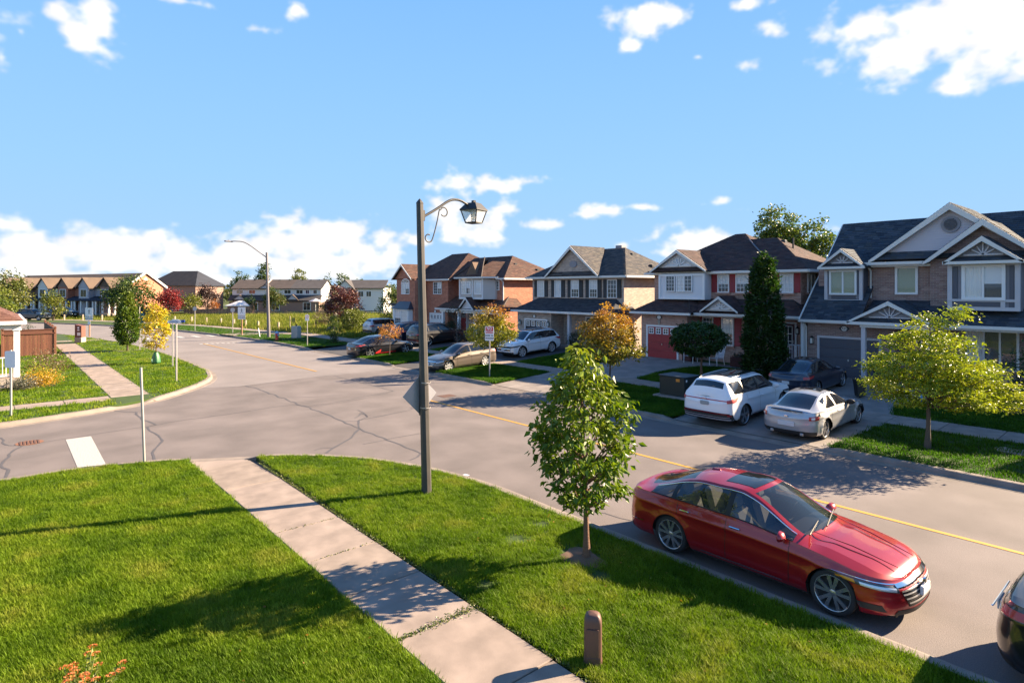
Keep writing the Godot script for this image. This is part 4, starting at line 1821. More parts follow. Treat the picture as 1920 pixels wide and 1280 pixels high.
# ---------------------------------------------------------------- the four houses across the street
func gable(h: Node, cx: float, ya: float, yb: float, half: float, vf: float, cols: Array, o: Dictionary) -> void:
	# a front gable: two roof planes running back to a main plane y = y0 + k (v - v0), rake boards, a face set back
	var va: float = o.get("va", 0.0)
	var vb: float = o.get("vb", 0.0)
	if o.has("k"):
		va = minf(o.v0 + (ya - o.y0) / o.k, o.get("vmax", 99.0))
		vb = maxf(o.v0 + (yb - o.y0) / o.k, vf + 0.05)
	var sd: int = o.get("sd", 3)
	roof_face(h, [P(cx - half - 0.06, yb - 0.03, vf), P(cx, ya + 0.02, vf), P(cx, ya + 0.02, va), P(cx - half - 0.06, yb - 0.03, vb)], cols, sd)
	roof_face(h, [P(cx + half + 0.06, yb - 0.03, vf), P(cx, ya + 0.02, vf), P(cx, ya + 0.02, va), P(cx + half + 0.06, yb - 0.03, vb)], cols, sd + 1)
	gable_front(h, cx, ya, yb, half, vf - 0.02, {"proud": 0.0, "board": o.get("board", 0.2), "trim": o.get("trim", M.trim)})
	var back: float = vf + o.get("set", 0.22)
	var k := (ya - yb) / half
	if o.has("siding"):
		var s := MB.new()
		siding(s, [[cx - half + 0.15, yb], [cx + half - 0.15, yb], [cx, ya - 0.15 * k]], front_T(back))
		put("gable_siding", s, o.siding, h, "stuff")
	elif o.has("face"):
		var s := MB.new()
		s.prism([Vector2(cx - half + 0.1, yb), Vector2(cx + half - 0.1, yb), Vector2(cx, ya - 0.1 * k)], Vector3.RIGHT, Vector3.UP, Vector3(0, 0, -back - 0.1), Vector3(0, 0, 0.1))
		put("gable_wall", s, o.face, h)
	if o.has("pent"):
		var d: float = o.pent
		roof_face(h, [P(cx - half + 0.1, yb + 0.02, vf + 0.01), P(cx + half - 0.1, yb + 0.02, vf + 0.01), P(cx + half - 0.1 - d / k, yb + d, back + 0.01), P(cx - half + 0.1 + d / k, yb + d, back + 0.01)], cols, sd + 2)


func box_part(h: Node, called: String, m: Material, x0: float, x1: float, y0: float, y1: float, v0: float, v1: float, b := 0.0) -> void:
	var q := MB.new()
	q.bx(x0, x1, y0, y1, v0, v1, b)
	put(called, q, m, h)


func corner_boards(h: Node, m: Material, x0: float, x1: float, y0: float, y1: float, v: float, w := 0.13) -> void:
	var q := MB.new()
	q.bx(x0 - 0.02, x0 + w, y0, y1, v - 0.03, v + 0.1)
	q.bx(x1 - w, x1 + 0.02, y0, y1, v - 0.03, v + 0.1)
	q.bx(x0 + w, x1 - w, y1 - w, y1, v - 0.03, v + 0.02)
	q.bx(x0 + w, x1 - w, y0, y0 + w, v - 0.03, v + 0.02)
	put("corner_board", q, m, h)


func house_blue_roof() -> void:
	var h := thing("brick_house", "brown brick house with blue-grey shingles, grey garage door and fan gables", "house", P(-8, 0.55, 36), 0.0, "houses along the far side of the street")
	var c := [lin(0.055, 0.075, 0.105), lin(0.04, 0.055, 0.08), lin(0.085, 0.1, 0.125), lin(0.07, 0.08, 0.095)]
	var F := front_T(32.3)
	box_part(h, "wall", M.brick4, -13.25, 1.5, 0.3, 5.95, 32.3, 40.0)
	box_part(h, "garage_wall", M.brick4, -13.25, -9.4, 0.3, 3.2, 31.0, 32.3)
	box_part(h, "wall", M.brick4, -8.25, -4.4, 3.3, 6.1, 31.9, 32.3)
	box_part(h, "porch_floor", M.concrete, -9.4, -7.0, 0.3, 0.9, 28.4, 32.3)
	for i in 3:
		box_part(h, "step", M.concrete, -9.1 - (0.0 if i else 0.25), -7.15, 0.2, 0.44 + 0.16 * i, 27.3 + i * 0.36, 28.5, 0.015)
	# main roof
	var ridge := 8.45
	roof_face(h, [P(-13.45, 3.33, 30.55), P(-10.7, 3.33, 30.55), P(-10.7, 6.03, 33.42), P(-7.5, 8.45, 36.0), P(-13.45, 8.45, 36.0)], c, 41)
	roof_face(h, [P(-7.5, 8.45, 36.0), P(-6.0, 7.3, 34.8), P(-3.0, 5.9, 33.3), P(1.8, 5.9, 33.3), P(1.8, 8.45, 36.0)], c, 42)
	roof_face(h, [P(-13.45, 8.45, 36.0), P(1.8, 8.45, 36.0), P(1.8, 5.8, 40.2), P(-13.45, 5.8, 40.2)], c, 43, 0.4, 0.6)
	for s in [-13.25, 1.5]:
		var e := MB.new()
		e.prism([Vector2(32.3, 3.0), Vector2(40, 3.0), Vector2(40, 5.85), Vector2(36, 8.4), Vector2(32.3, 4.9)], Vector3(0, 0, -1), Vector3.UP, Vector3(s - (0.0 if s > 0 else 0.0), 0, 0), Vector3(0.12 if s < 0 else -0.12, 0, 0))
		put("end_wall", e, M.brick4, h)
	var rk := MB.new()
	rk.beam(P(-13.45, 3.25, 30.5), P(-13.45, 8.36, 36.0), 0.05, 0.2)
	put("rake_board", rk, M.trim, h)
	fascia(h, P(-13.5, 3.27, 30.52), P(-10.95, 3.27, 30.52), M.trim, 0.13)
	# low roof over the ground floor window
	roof_face(h, [P(-10.7, 3.33, 30.55), P(1.6, 3.33, 30.55), P(1.6, 4.3, 32.3), P(-10.7, 4.3, 32.3)], c, 44)
	fascia(h, P(-7.75, 3.27, 30.52), P(1.6, 3.27, 30.52), M.trim, 0.13)
	box_part(h, "soffit", M.trim, -13.2, 1.5, 3.17, 3.2, 30.56, 31.0)
	box_part(h, "soffit", M.trim, -9.4, 1.5, 3.12, 3.16, 30.6, 32.3)
	box_part(h, "frieze_board", M.trim, -10.75, -8.0, 5.88, 6.0, 31.95, 32.35)
	# second floor eave with its strip of roof under the big gable
	gable(h, -7.5, 8.62, 6.2, 3.2, 31.75, c, {"va": 36.05, "vb": 33.5, "siding": M.siding_lilac, "pent": 0.4, "sd": 45, "board": 0.24})
	fascia(h, P(-10.9, 6.04, 31.72), P(-8.35, 6.04, 31.72), M.trim, 0.13)
	var vt := MB.new()
	var ring := []
	for i in 28:
		ring.append(Vector2(-7.5 + cos(TAU * i / 28) * 0.36, 7.68 + sin(TAU * i / 28) * 0.36))
	vt.prism(ring, Vector3.RIGHT, Vector3.UP, Vector3(0, 0, -31.97), Vector3(0, 0, 0.07))
	put("round_vent", vt, M.grey_blue, h)
	var vs := MB.new()
	for i in 9:
		var y := 7.45 + i * 0.055
		var w := sqrt(maxf(0.0, 0.24 * 0.24 - pow(y - 7.68, 2)))
		vs.bx(-7.5 - w, -7.5 + w, y, y + 0.035, 31.85, 31.9)
	put("vent_louvre", vs, M.grey_dark, h)
	gable(h, -6.27, 7.8, 6.05, 2.12, 31.45, c, {"va": 35.2, "vb": 33.4, "face": M.brick4, "sd": 48, "set": 0.42, "board": 0.22})
	# dormer
	box_part(h, "dormer_wall", M.grey_blue, -12.66, -10.95, 4.15, 5.9, 31.62, 34.4)
	var ds := MB.new()
	siding(ds, [[31.7, 4.2], [33.2, 5.85], [31.7, 5.85]], side_T(-10.94))
	put("dormer_siding", ds, M.grey_dark, h, "stuff")
	corner_boards(h, M.trim_lilac, -12.66, -10.95, 4.2, 5.88, 31.6)
	window(h, front_T(31.6), -12.35, -11.27, 4.64, 5.68, {"n": 2, "behind": ["blind", "blind"], "fw": 0.09, "blind_m": M.blind_green})
	var dp := MB.new()
	for q in [[-12.52, -12.42, 4.6, 5.72], [-11.2, -11.1, 4.6, 5.72], [-12.35, -11.25, 4.36, 4.5]]:
		dp.bx(q[0], q[1], q[2], q[3], 31.575, 31.62)
	put("dormer_panel", dp, M.grey_dark, h)
	gable(h, -11.8, 6.8, 5.93, 1.06, 31.3, c, {"y0": 3.33, "v0": 30.55, "k": 0.94, "face": M.grey_blue, "pent": 0.16, "sd": 50, "board": 0.13})
	fascia(h, P(-12.88, 5.87, 31.27), P(-10.72, 5.87, 31.27), M.trim, 0.11)
	fan_lattice(h, -11.8, 6.12, 0.5, 0.42, 31.5, M.trim_lilac, 4)
	# bay over the low roof
	box_part(h, "bay_wall", M.grey_blue, -7.38, -5.0, 3.95, 5.98, 31.05, 32.0)
	corner_boards(h, M.trim_lilac, -7.38, -5.0, 3.95, 5.96, 31.02, 0.15)
	window(h, front_T(31.03), -6.78, -5.56, 4.5, 5.74, {"n": 2, "behind": ["curtain", "half"], "fw": 0.12})
	var bp := MB.new()
	for q in [[-7.2, -7.05, 4.45, 5.8], [-5.32, -5.18, 4.45, 5.8], [-7.2, -5.62, 4.12, 4.3], [-5.34, -5.18, 4.1, 4.3]]:
		bp.bx(q[0], q[1], q[2], q[3], 31.0, 31.05)
	put("bay_panel", bp, M.grey_dark, h)
	var bs := MB.new()
	bs.bx(-7.4, -4.98, 4.32, 4.42, 30.98, 31.05)
	bs.bx(-5.6, -5.45, 4.08, 4.32, 30.985, 31.05)
	put("bay_sill", bs, M.trim_lilac, h)
	gable(h, -6.15, 7.02, 6.0, 1.3, 30.7, c, {"va": 31.9, "vb": 31.9, "face": M.grey_blue, "pent": 0.2, "sd": 53, "board": 0.17})
	fascia(h, P(-7.5, 5.94, 30.68), P(-4.82, 5.94, 30.68), M.trim, 0.12)
	fan_lattice(h, -6.15, 6.26, 0.66, 0.5, 30.9, M.trim_lilac, 5)
	# porch gable and posts
	gable(h, -9.33, 4.3, 3.36, 1.66, 29.95, c, {"y0": 3.33, "v0": 30.55, "k": 0.555, "face": M.grey_blue, "pent": 0.16, "sd": 56, "board": 0.17, "vmax": 32.3})
	fascia(h, P(-11.1, 3.28, 29.93), P(-7.6, 3.28, 29.93), M.trim, 0.13)
	fan_lattice(h, -9.33, 3.57, 0.82, 0.52, 30.15, M.trim_lilac, 5)
	box_part(h, "porch_beam", M.trim, -10.5, -7.7, 3.1, 3.24, 30.0, 30.3)
	for x in [-10.38, -7.85]:
		box_part(h, "porch_post", M.trim_lilac, x - 0.09, x + 0.09, 0.5, 3.1, 30.05, 30.25, 0.01)
	# openings
	garage_door(h, front_T(31.0), -12.66, -10.02, 0.6, 2.44, M.grey_dark, M.trim_lilac, false)
	window(h, F, -9.66, -8.93, 4.68, 5.8, {"behind": ["blind"], "fw": 0.1, "blind_m": M.blind_green})
	window(h, F, -6.95, -5.3, 1.5, 3.0, {"n": 3, "behind": ["curtain", "dark", "dark"], "fw": 0.09})
	front_door(h, F, -8.85, -7.9, 0.92, 2.95, M.door_dark)
	plaque(h, front_T(31.0), -11.53, 2.93, "721")
	coach_lamp(h, front_T(31.0), -13.0, 2.25)
	downspout(h, [P(-13.32, 3.2, 30.6), P(-13.3, 2.95, 30.95), P(-13.3, 0.5, 30.95)], M.trim)
	downspout(h, [P(-10.78, 5.95, 31.75), P(-10.78, 5.7, 32.2), P(-10.78, 4.4, 32.2)], M.trim)
	roof_vent(h, P(-3, 7.9, 35.2))


func house_red_doors() -> void:
	var h := thing("brick_house", "brick house with crimson shutters and red garage door behind the tall cedar", "house", P(-18.8, 0.55, 36), 0.0, "houses along the far side of the street")
	var c := [lin(0.085, 0.042, 0.04), lin(0.065, 0.033, 0.033), lin(0.11, 0.058, 0.05), lin(0.08, 0.05, 0.05)]
	var F := front_T(32.3)
	box_part(h, "wall", M.brick3, -23.45, -14.15, 0.3, 5.85, 32.3, 39.3)
	box_part(h, "garage_wall", M.brick3, -23.5, -20.2, 0.3, 3.35, 31.0, 32.3)
	# hip roofs
	roof_face(h, [P(-23.9, 5.85, 31.9), P(-15.3, 5.85, 31.9), P(-19.1, 8.3, 35.75), P(-19.75, 8.3, 35.75)], c, 31)
	roof_face(h, [P(-15.3, 5.85, 31.9), P(-15.3, 5.85, 39.6), P(-19.1, 8.3, 35.75)], c, 32)
	roof_face(h, [P(-23.9, 5.85, 31.9), P(-23.9, 5.85, 39.6), P(-19.75, 8.3, 35.75)], c, 33)
	roof_face(h, [P(-15.3, 5.85, 39.6), P(-23.9, 5.85, 39.6), P(-19.75, 8.3, 35.75), P(-19.1, 8.3, 35.75)], c, 34, 0.4, 0.6)
	roof_face(h, [P(-15.3, 5.85, 31.9), P(-13.6, 5.85, 31.9), P(-16.7, 7.85, 35), P(-18.4, 7.85, 35)], c, 35)
	roof_face(h, [P(-13.6, 5.85, 31.9), P(-13.6, 5.85, 38.1), P(-16.7, 7.85, 35)], c, 36)
	roof_face(h, [P(-13.6, 5.85, 38.1), P(-15.3, 5.85, 38.1), P(-18.4, 7.85, 35), P(-16.7, 7.85, 35)], c, 37, 0.4, 0.6)
	var cap := MB.new()
	cap.tube([P(-15.3, 5.87, 31.9), P(-18.45, 7.86, 35.0)], [0.05, 0.05], 5)
	put("valley_flashing", cap, M.flash, h)
	fascia(h, P(-23.95, 5.8, 31.87), P(-13.6, 5.8, 31.87), M.trim, 0.13)
	fascia(h, P(-13.58, 5.8, 31.9), P(-13.58, 5.8, 38.0), M.trim, 0.13)
	box_part(h, "soffit", M.trim, -23.5, -13.6, 5.7, 5.74, 31.9, 32.3)
	box_part(h, "soffit", M.trim, -14.15, -13.6, 5.7, 5.74, 32.3, 38.0)
	# low roofs
	roof_face(h, [P(-24.0, 3.42, 30.55), P(-19.7, 3.42, 30.55), P(-21.0, 4.36, 32.3), P(-22.7, 4.36, 32.3)], c, 38)
	roof_face(h, [P(-19.7, 3.42, 30.55), P(-19.7, 3.42, 31.2), P(-20.2, 4.24, 32.3), P(-21.0, 4.36, 32.3)], c, 39)
	roof_face(h, [P(-24.0, 3.42, 30.55), P(-24.0, 3.42, 32.3), P(-22.7, 4.36, 32.3)], c, 30)
	roof_face(h, [P(-20.3, 3.45, 30.95), P(-13.3, 3.45, 30.95), P(-14.6, 4.26, 32.3), P(-20.3, 4.26, 32.3)], c, 29)
	roof_face(h, [P(-13.3, 3.45, 30.95), P(-13.3, 3.45, 34.0), P(-14.15, 4.0, 34.0), P(-14.6, 4.26, 32.3)], c, 28)
	fascia(h, P(-24.05, 3.36, 30.52), P(-19.68, 3.36, 30.52), M.trim, 0.13)
	fascia(h, P(-19.68, 3.38, 30.92), P(-13.28, 3.38, 30.92), M.trim, 0.13)
	box_part(h, "soffit", M.trim, -20.2, -13.35, 3.26, 3.3, 30.98, 32.3)
	# white bay with sunburst gable
	box_part(h, "bay_wall", M.panel_white, -22.58, -19.4, 4.2, 5.75, 31.6, 32.3)
	corner_boards(h, M.white, -22.58, -19.4, 4.2, 5.72, 31.57, 0.12)
	gable(h, -21.1, 7.2, 5.93, 1.95, 31.3, c, {"y0": 5.85, "v0": 31.9, "k": 0.636, "face": M.panel_white, "pent": 0.22, "sd": 26, "board": 0.17})
	fan_lattice(h, -21.1, 6.22, 0.9, 0.52, 31.5, M.white, 5)
	window(h, front_T(31.58), -22.02, -21.45, 4.72, 5.6, {"behind": ["dark"], "cols": 3, "rows": 4, "fw": 0.06})
	box_part(h, "bay_panel", M.grey_blue, -21.44, -21.3, 4.72, 5.6, 31.56, 31.6)
	window(h, front_T(31.58), -21.25, -20.25, 4.72, 5.6, {"n": 2, "behind": ["curtain", "dark"], "cols": 2, "rows": 4, "fw": 0.06})
	# red shuttered windows
	for w in [[-18.9, -18.28, "half"], [-17.76, -17.1, "half"], [-15.2, -14.58, "blind"]]:
		window(h, F, w[0], w[1], 4.68, 5.62, {"behind": [w[2]], "cols": 3, "rows": 4, "fw": 0.06, "sill": true, "sill_m": M.brick3})
	for s in [[-19.36, -18.98], [-18.2, -17.84], [-17.02, -16.66], [-15.62, -15.27], [-14.5, -14.17]]:
		shutter(h, F, s[0], s[1], 4.64, 5.68, M.crimson)
	for w in [[-19.9, -19.3, "dark"], [-18.64, -18.0, "half"]]:
		window(h, F, w[0], w[1], 1.6, 3.1, {"behind": [w[2]], "cols": 3, "rows": 7, "fw": 0.06, "sill": true, "sill_m": M.brick3})
	for s in [[-20.12, -19.98], [-19.22, -18.78], [-17.9, -17.48]]:
		shutter(h, F, s[0], s[1], 1.55, 3.15, M.crimson)
	gable(h, -17.92, 4.42, 3.6, 1.13, 30.6, c, {"y0": 3.45, "v0": 30.95, "k": 0.6, "face": M.panel_white, "sd": 23, "board": 0.13, "vmax": 32.3})
	fan_lattice(h, -17.92, 3.72, 0.62, 0.38, 30.78, M.white, 5)
	garage_door(h, front_T(31.0), -22.98, -20.87, 0.6, 2.5, M.crimson_door, M.white, true)
	plaque(h, front_T(31.0), -22.16, 3.1, "")
	var key := MB.new()
	key.xf = front_T(31.0)
	key.prism([Vector2(-22.22, 2.64), Vector2(-22.1, 2.64), Vector2(-22.05, 2.94), Vector2(-22.27, 2.94)], Vector3.RIGHT, Vector3.UP, Vector3(0, 0, 0.001), Vector3(0, 0, 0.03))
	put("keystone", key, M.stone, h)
	# porch on the right
	box_part(h, "porch_floor", M.concrete, -16.4, -13.4, 0.3, 1.05, 30.9, 32.3)
	box_part(h, "step", M.concrete, -17.0, -16.4, 0.3, 0.75, 31.0, 32.1)
	for x in [-14.9, -13.5]:
		box_part(h, "porch_post", M.white, x - 0.09, x + 0.09, 1.05, 3.26, 30.98, 31.16, 0.01)
	rail(h, front_T(31.05), -14.8, -13.6, 1.05, 2.0, M.trim_lilac)
	front_door(h, F, -15.35, -14.45, 1.07, 2.98, M.door_plum)
	coach_lamp(h, F, -14.28, 2.6)
	window(h, side_T(-14.15), 33.1, 33.9, 4.7, 5.6, {"behind": ["curtain"], "fw": 0.06, "n": 2, "sill": true, "sill_m": M.brick3})
	downspout(h, [P(-13.45, 3.35, 30.95), P(-13.42, 3.1, 31.0), P(-13.42, 0.5, 31.0)], M.trim)
	roof_vent(h, P(-16.3, 7.55, 34.9))
	roof_vent(h, P(-18.2, 6.6, 33.6))
	var st := MB.new()
	st.tube([P(-15.6, 7.0, 34.6), P(-15.6, 7.75, 34.6)], [0.05, 0.05], 6)
	put("vent_pipe", st, M.black_metal, h)


func house_black_shutters() -> void:
	var h := thing("brick_house", "tan brick house with black shutters, a wide front gable and grey roof", "house", P(-30.5, 0.5, 36), 0.0, "houses along the far side of the street")
	var c := [lin(0.095, 0.085, 0.085), lin(0.06, 0.06, 0.07), lin(0.13, 0.115, 0.105), lin(0.08, 0.075, 0.08)]
	var F := front_T(32.3)
	box_part(h, "wall", M.brick2, -35.05, -25.93, 0.2, 5.7, 32.3, 39.0)
	box_part(h, "garage_wall", M.brick2, -35.37, -31.63, 0.2, 3.15, 31.0, 32.3)
	roof_face(h, [P(-35.4, 5.73, 31.9), P(-25.45, 5.73, 31.9), P(-28.4, 7.88, 35.5), P(-31.9, 7.88, 35.5)], c, 61)
	roof_face(h, [P(-25.45, 5.73, 31.9), P(-25.45, 5.73, 39.2), P(-28.4, 7.88, 35.5)], c, 62)
	roof_face(h, [P(-35.4, 5.73, 31.9), P(-35.4, 5.73, 39.2), P(-31.9, 7.88, 35.5)], c, 63)
	roof_face(h, [P(-25.45, 5.73, 39.2), P(-35.4, 5.73, 39.2), P(-31.9, 7.88, 35.5), P(-28.4, 7.88, 35.5)], c, 64, 0.4, 0.6)
	gable(h, -30.4, 7.95, 5.78, 2.65, 31.75, c, {"y0": 5.73, "v0": 31.9, "k": 0.597, "vmax": 35.5, "face": M.brick2, "pent": 0.3, "sd": 65, "board": 0.18})
	var vt := MB.new()
	var ring := []
	for i in 24:
		ring.append(Vector2(-30.3 + cos(TAU * i / 24) * 0.36, 6.62 + sin(TAU * i / 24) * 0.24))
	vt.prism(ring, Vector3.RIGHT, Vector3.UP, Vector3(0, 0, -31.97), Vector3(0, 0, 0.06))
	put("oval_vent", vt, M.grey_blue, h)
	fascia(h, P(-35.45, 5.67, 31.87), P(-25.42, 5.67, 31.87), M.trim, 0.13)
	fascia(h, P(-25.42, 5.67, 31.9), P(-25.42, 5.67, 39.0), M.trim, 0.13)
	box_part(h, "soffit", M.trim, -35.4, -25.5, 5.57, 5.6, 31.9, 32.3)
	box_part(h, "soffit", M.trim, -25.93, -25.5, 5.57, 5.6, 32.3, 39.0)
	var lc := [lin(0.05, 0.055, 0.07), lin(0.04, 0.043, 0.055), lin(0.07, 0.072, 0.085)]
	roof_face(h, [P(-35.55, 3.21, 30.55), P(-25.5, 3.21, 30.55), P(-26.6, 4.12, 32.3), P(-34.3, 4.12, 32.3)], lc, 66)
	roof_face(h, [P(-35.55, 3.21, 30.55), P(-35.55, 3.21, 33.2), P(-35.05, 3.6, 33.2), P(-34.3, 4.12, 32.3)], lc, 67)
	roof_face(h, [P(-25.5, 3.21, 30.55), P(-25.5, 3.21, 33.2), P(-25.93, 3.6, 33.2), P(-26.6, 4.12, 32.3)], lc, 68)
	fascia(h, P(-35.6, 3.15, 30.52), P(-25.48, 3.15, 30.52), M.trim, 0.13)
	box_part(h, "soffit", M.trim, -35.4, -25.6, 3.05, 3.08, 30.56, 32.3)
	var how := ["curtain", "blind", "half", "half", "dark"]
	var k := 0
	for w in [[-34.4, -33.72], [-32.5, -31.9], [-30.78, -30.08], [-28.98, -28.32], [-27.32, -26.56]]:
		window(h, F, w[0], w[1], 4.25, 5.42, {"behind": [how[k]], "cols": 0 if k == 1 else 3, "rows": 4, "fw": 0.05})
		shutter(h, F, w[0] - 0.42, w[0] - 0.06, 4.2, 5.48, M.black_shutter)
		shutter(h, F, w[1] + 0.06, w[1] + 0.42, 4.2, 5.48, M.black_shutter)
		k += 1
	garage_door(h, front_T(31.0), -34.4, -32.1, 0.5, 2.46, M.black_door, M.white, true)
	plaque(h, front_T(31.0), -33.44, 2.76, "")
	for x in [-34.98, -31.85]:
		coach_lamp(h, front_T(31.0), x, 2.2)
	box_part(h, "porch_floor", M.concrete, -31.5, -26.2, 0.2, 0.75, 30.9, 32.3)
	for x in [-29.75, -26.1]:
		box_part(h, "porch_post", M.trim_lilac, x - 0.11, x + 0.11, 0.75, 3.05, 30.85, 31.07, 0.01)
	front_door(h, F, -29.3, -28.4, 0.77, 2.75, M.door_dark)
	window(h, F, -27.9, -26.6, 1.4, 2.8, {"n": 2, "behind": ["dark", "curtain"], "cols": 2, "rows": 3})
	roof_vent(h, P(-27.7, 7.3, 35.4))
	roof_vent(h, P(-26.4, 6.45, 36.0))
	box_part(h, "chimney", M.grey_blue, -29.9, -29.3, 7.6, 8.15, 36.2, 36.8, 0.02)


func house_red_brick() -> void:
	var h := thing("brick_house", "pair of red brick houses with brown roofs and an arched window", "house", P(-45.5, 0.5, 36), 0.0, "houses along the far side of the street")
	var c := [lin(0.12, 0.058, 0.043), lin(0.095, 0.045, 0.036), lin(0.15, 0.075, 0.055), lin(0.11, 0.065, 0.05)]
	box_part(h, "wall", M.brick1, -52.6, -49.2, 0.2, 5.7, 30.2, 39.0)
	box_part(h, "wall", M.brick1, -49.2, -45.58, 0.2, 5.65, 31.5, 39.0)
	box_part(h, "wall", M.brick1, -45.58, -38.3, 0.2, 5.65, 32.6, 39.0)
	box_part(h, "wall", M.brick1, -39.6, -38.3, 0.2, 5.65, 32.0, 32.6)
	# roofs
	var e := 5.7
	roof_face(h, [P(-52.9, e, 31.1), P(-44.9, e, 31.1), P(-47.4, 8.3, 35.2), P(-50.2, 8.3, 35.2)], c, 71)
	roof_face(h, [P(-44.9, e, 31.1), P(-43.3, e, 39.4), P(-47.4, 8.3, 35.2)], c, 72)
	roof_face(h, [P(-52.9, e, 31.1), P(-52.9, e, 39.4), P(-50.2, 8.3, 35.2)], c, 73)
	roof_face(h, [P(-43.3, e, 39.4), P(-52.9, e, 39.4), P(-50.2, 8.3, 35.2), P(-47.4, 8.3, 35.2)], c, 74, 0.4, 0.6)
	roof_face(h, [P(-46.2, e, 31.7), P(-37.85, e, 31.7), P(-40.6, 7.75, 35.0), P(-46.2, 7.75, 35.0)], c, 75)
	roof_face(h, [P(-37.85, e, 31.7), P(-37.85, e, 39.4), P(-40.6, 7.75, 35.0)], c, 76)
	roof_face(h, [P(-37.85, e, 39.4), P(-46.2, e, 39.4), P(-46.2, 7.75, 35.0), P(-40.6, 7.75, 35.0)], c, 77, 0.4, 0.6)
	gable(h, -51.2, 7.2, 5.78, 1.85, 29.9, c, {"y0": e, "v0": 31.1, "k": 0.634, "face": M.brick1, "sd": 78, "board": 0.15, "set": 0.3})
	fascia(h, P(-49.4, 5.65, 31.08), P(-44.9, 5.65, 31.08), M.trim, 0.13)
	fascia(h, P(-39.8, 5.65, 31.68), P(-37.85, 5.65, 31.68), M.trim, 0.13)
	fascia(h, P(-37.83, 5.65, 31.7), P(-37.83, 5.65, 39.0), M.trim, 0.13)
	box_part(h, "soffit", M.trim, -49.2, -45.0, 5.56, 5.6, 31.1, 31.5)
	# angled siding bay with hipped roof and shingled face
	var bay := MB.new()
	bay.xf = Transform3D(Basis.IDENTITY, Vector3.ZERO)
	var ol := [Vector2(-43.1, 32.6), Vector2(-43.1, 31.05), Vector2(-41.15, 31.0), Vector2(-39.75, 31.0), Vector2(-39.1, 31.8), Vector2(-39.1, 32.6)]
	for i in ol.size() - 1:
		var a: Vector2 = ol[i]
		var b: Vector2 = ol[i + 1]
		bay.quad(P(a.x, 3.95, a.y), P(b.x, 3.95, b.y), P(b.x, 5.75, b.y), P(a.x, 5.75, a.y))
	bay.sheet([[-43.1, 32.6], [-43.1, 31.05], [-39.75, 31.0], [-39.1, 31.8], [-39.1, 32.6]], 3.96)
	put("bay_wall", bay, M.siding_tan, h)
	for x in [-43.05, -41.2, -39.8]:
		box_part(h, "corner_board", M.white, x - 0.06, x + 0.06, 3.95, 5.74, 30.95, 31.07)
	box_part(h, "bay_sill", M.white, -43.12, -39.72, 3.94, 4.06, 30.94, 31.05)
	window(h, front_T(31.02), -42.72, -41.5, 4.42, 5.4, {"n": 2, "behind": ["curtain", "half"], "cols": 2, "rows": 4, "fw": 0.07})
	window(h, front_T(30.99), -40.8, -39.98, 4.4, 5.42, {"behind": ["blind"], "fw": 0.08})
	roof_face(h, [P(-43.5, 5.82, 30.75), P(-39.6, 5.82, 30.75), P(-40.55, 7.0, 31.5), P(-41.1, 7.28, 32.6), P(-42.0, 7.0, 31.6)], c, 81)
	roof_face(h, [P(-39.6, 5.82, 30.75), P(-38.6, 5.82, 31.7), P(-40.2, 7.3, 34.3), P(-41.0, 7.3, 33.0), P(-40.55, 7.0, 31.5)], c, 82)
	roof_face(h, [P(-43.5, 5.82, 30.75), P(-43.5, 5.82, 33.0), P(-41.1, 7.28, 32.8), P(-42.0, 7.0, 31.6)], c, 83)
	var bg := MB.new()
	bg.prism([Vector2(-42.0, 6.02), Vector2(-40.4, 6.02), Vector2(-41.1, 7.1)], Vector3.RIGHT, Vector3.UP, Vector3(0, 0, -31.6), Vector3(0, 0, 0.72))
	put("gable_shakes", bg, M.shakes, h)
	fascia(h, P(-43.55, 5.77, 30.73), P(-39.6, 5.77, 30.73), M.trim, 0.12)
	fascia(h, P(-39.6, 5.77, 30.73), P(-38.6, 5.77, 31.68), M.trim, 0.12)
	# porch roof
	roof_face(h, [P(-46.2, 3.07, 30.55), P(-36.9, 3.07, 30.55), P(-38.3, 4.2, 32.6), P(-45.6, 4.2, 32.6)], c, 84)
	roof_face(h, [P(-36.9, 3.07, 30.55), P(-36.9, 3.07, 33.5), P(-38.3, 4.0, 33.5), P(-38.3, 4.2, 32.6)], c, 85)
	gable(h, -41.25, 4.1, 3.14, 1.05, 30.3, c, {"y0": 3.07, "v0": 30.55, "k": 0.55, "face": M.panel_white, "sd": 86, "board": 0.13, "vmax": 32.4})
	fascia(h, P(-46.25, 3.02, 30.52), P(-36.88, 3.02, 30.52), M.trim, 0.14)
	box_part(h, "porch_beam", M.trim, -45.6, -37.0, 2.75, 2.92, 30.6, 30.85)
	for x in [-45.25, -42.8, -40.5, -37.2]:
		box_part(h, "porch_post", M.white, x - 0.13, x + 0.13, 0.6, 2.75, 30.62, 30.86, 0.02)
	box_part(h, "porch_floor", M.concrete, -45.5, -37.0, 0.2, 0.75, 30.6, 32.6)
	# openings
	window(h, front_T(30.2), -51.55, -50.2, 4.35, 5.35, {"n": 2, "behind": ["curtain", "half"], "cols": 2, "rows": 4, "fw": 0.06})
	var arch := MB.new()
	arch.xf = front_T(30.2)
	var op := []
	var ip := []
	for i in 13:
		var an := PI * i / 12
		op.append(Vector2(-50.875 + cos(an) * 0.75, 5.38 + sin(an) * 0.42))
		ip.append(Vector2(-50.875 + cos(an) * 0.66, 5.4 + sin(an) * 0.34))
	arch.prism(op, Vector3.RIGHT, Vector3.UP, Vector3(0, 0, 0.001), Vector3(0, 0, 0.05))
	put("arch_frame", arch, M.white, h)
	var ap := MB.new()
	ap.xf = front_T(30.2)
	ap.prism(ip, Vector3.RIGHT, Vector3.UP, Vector3(0, 0, 0.05), Vector3(0, 0, 0.006))
	put("arch_pane", ap, M.room_shine, h)
	var am := MB.new()
	am.xf = front_T(30.2)
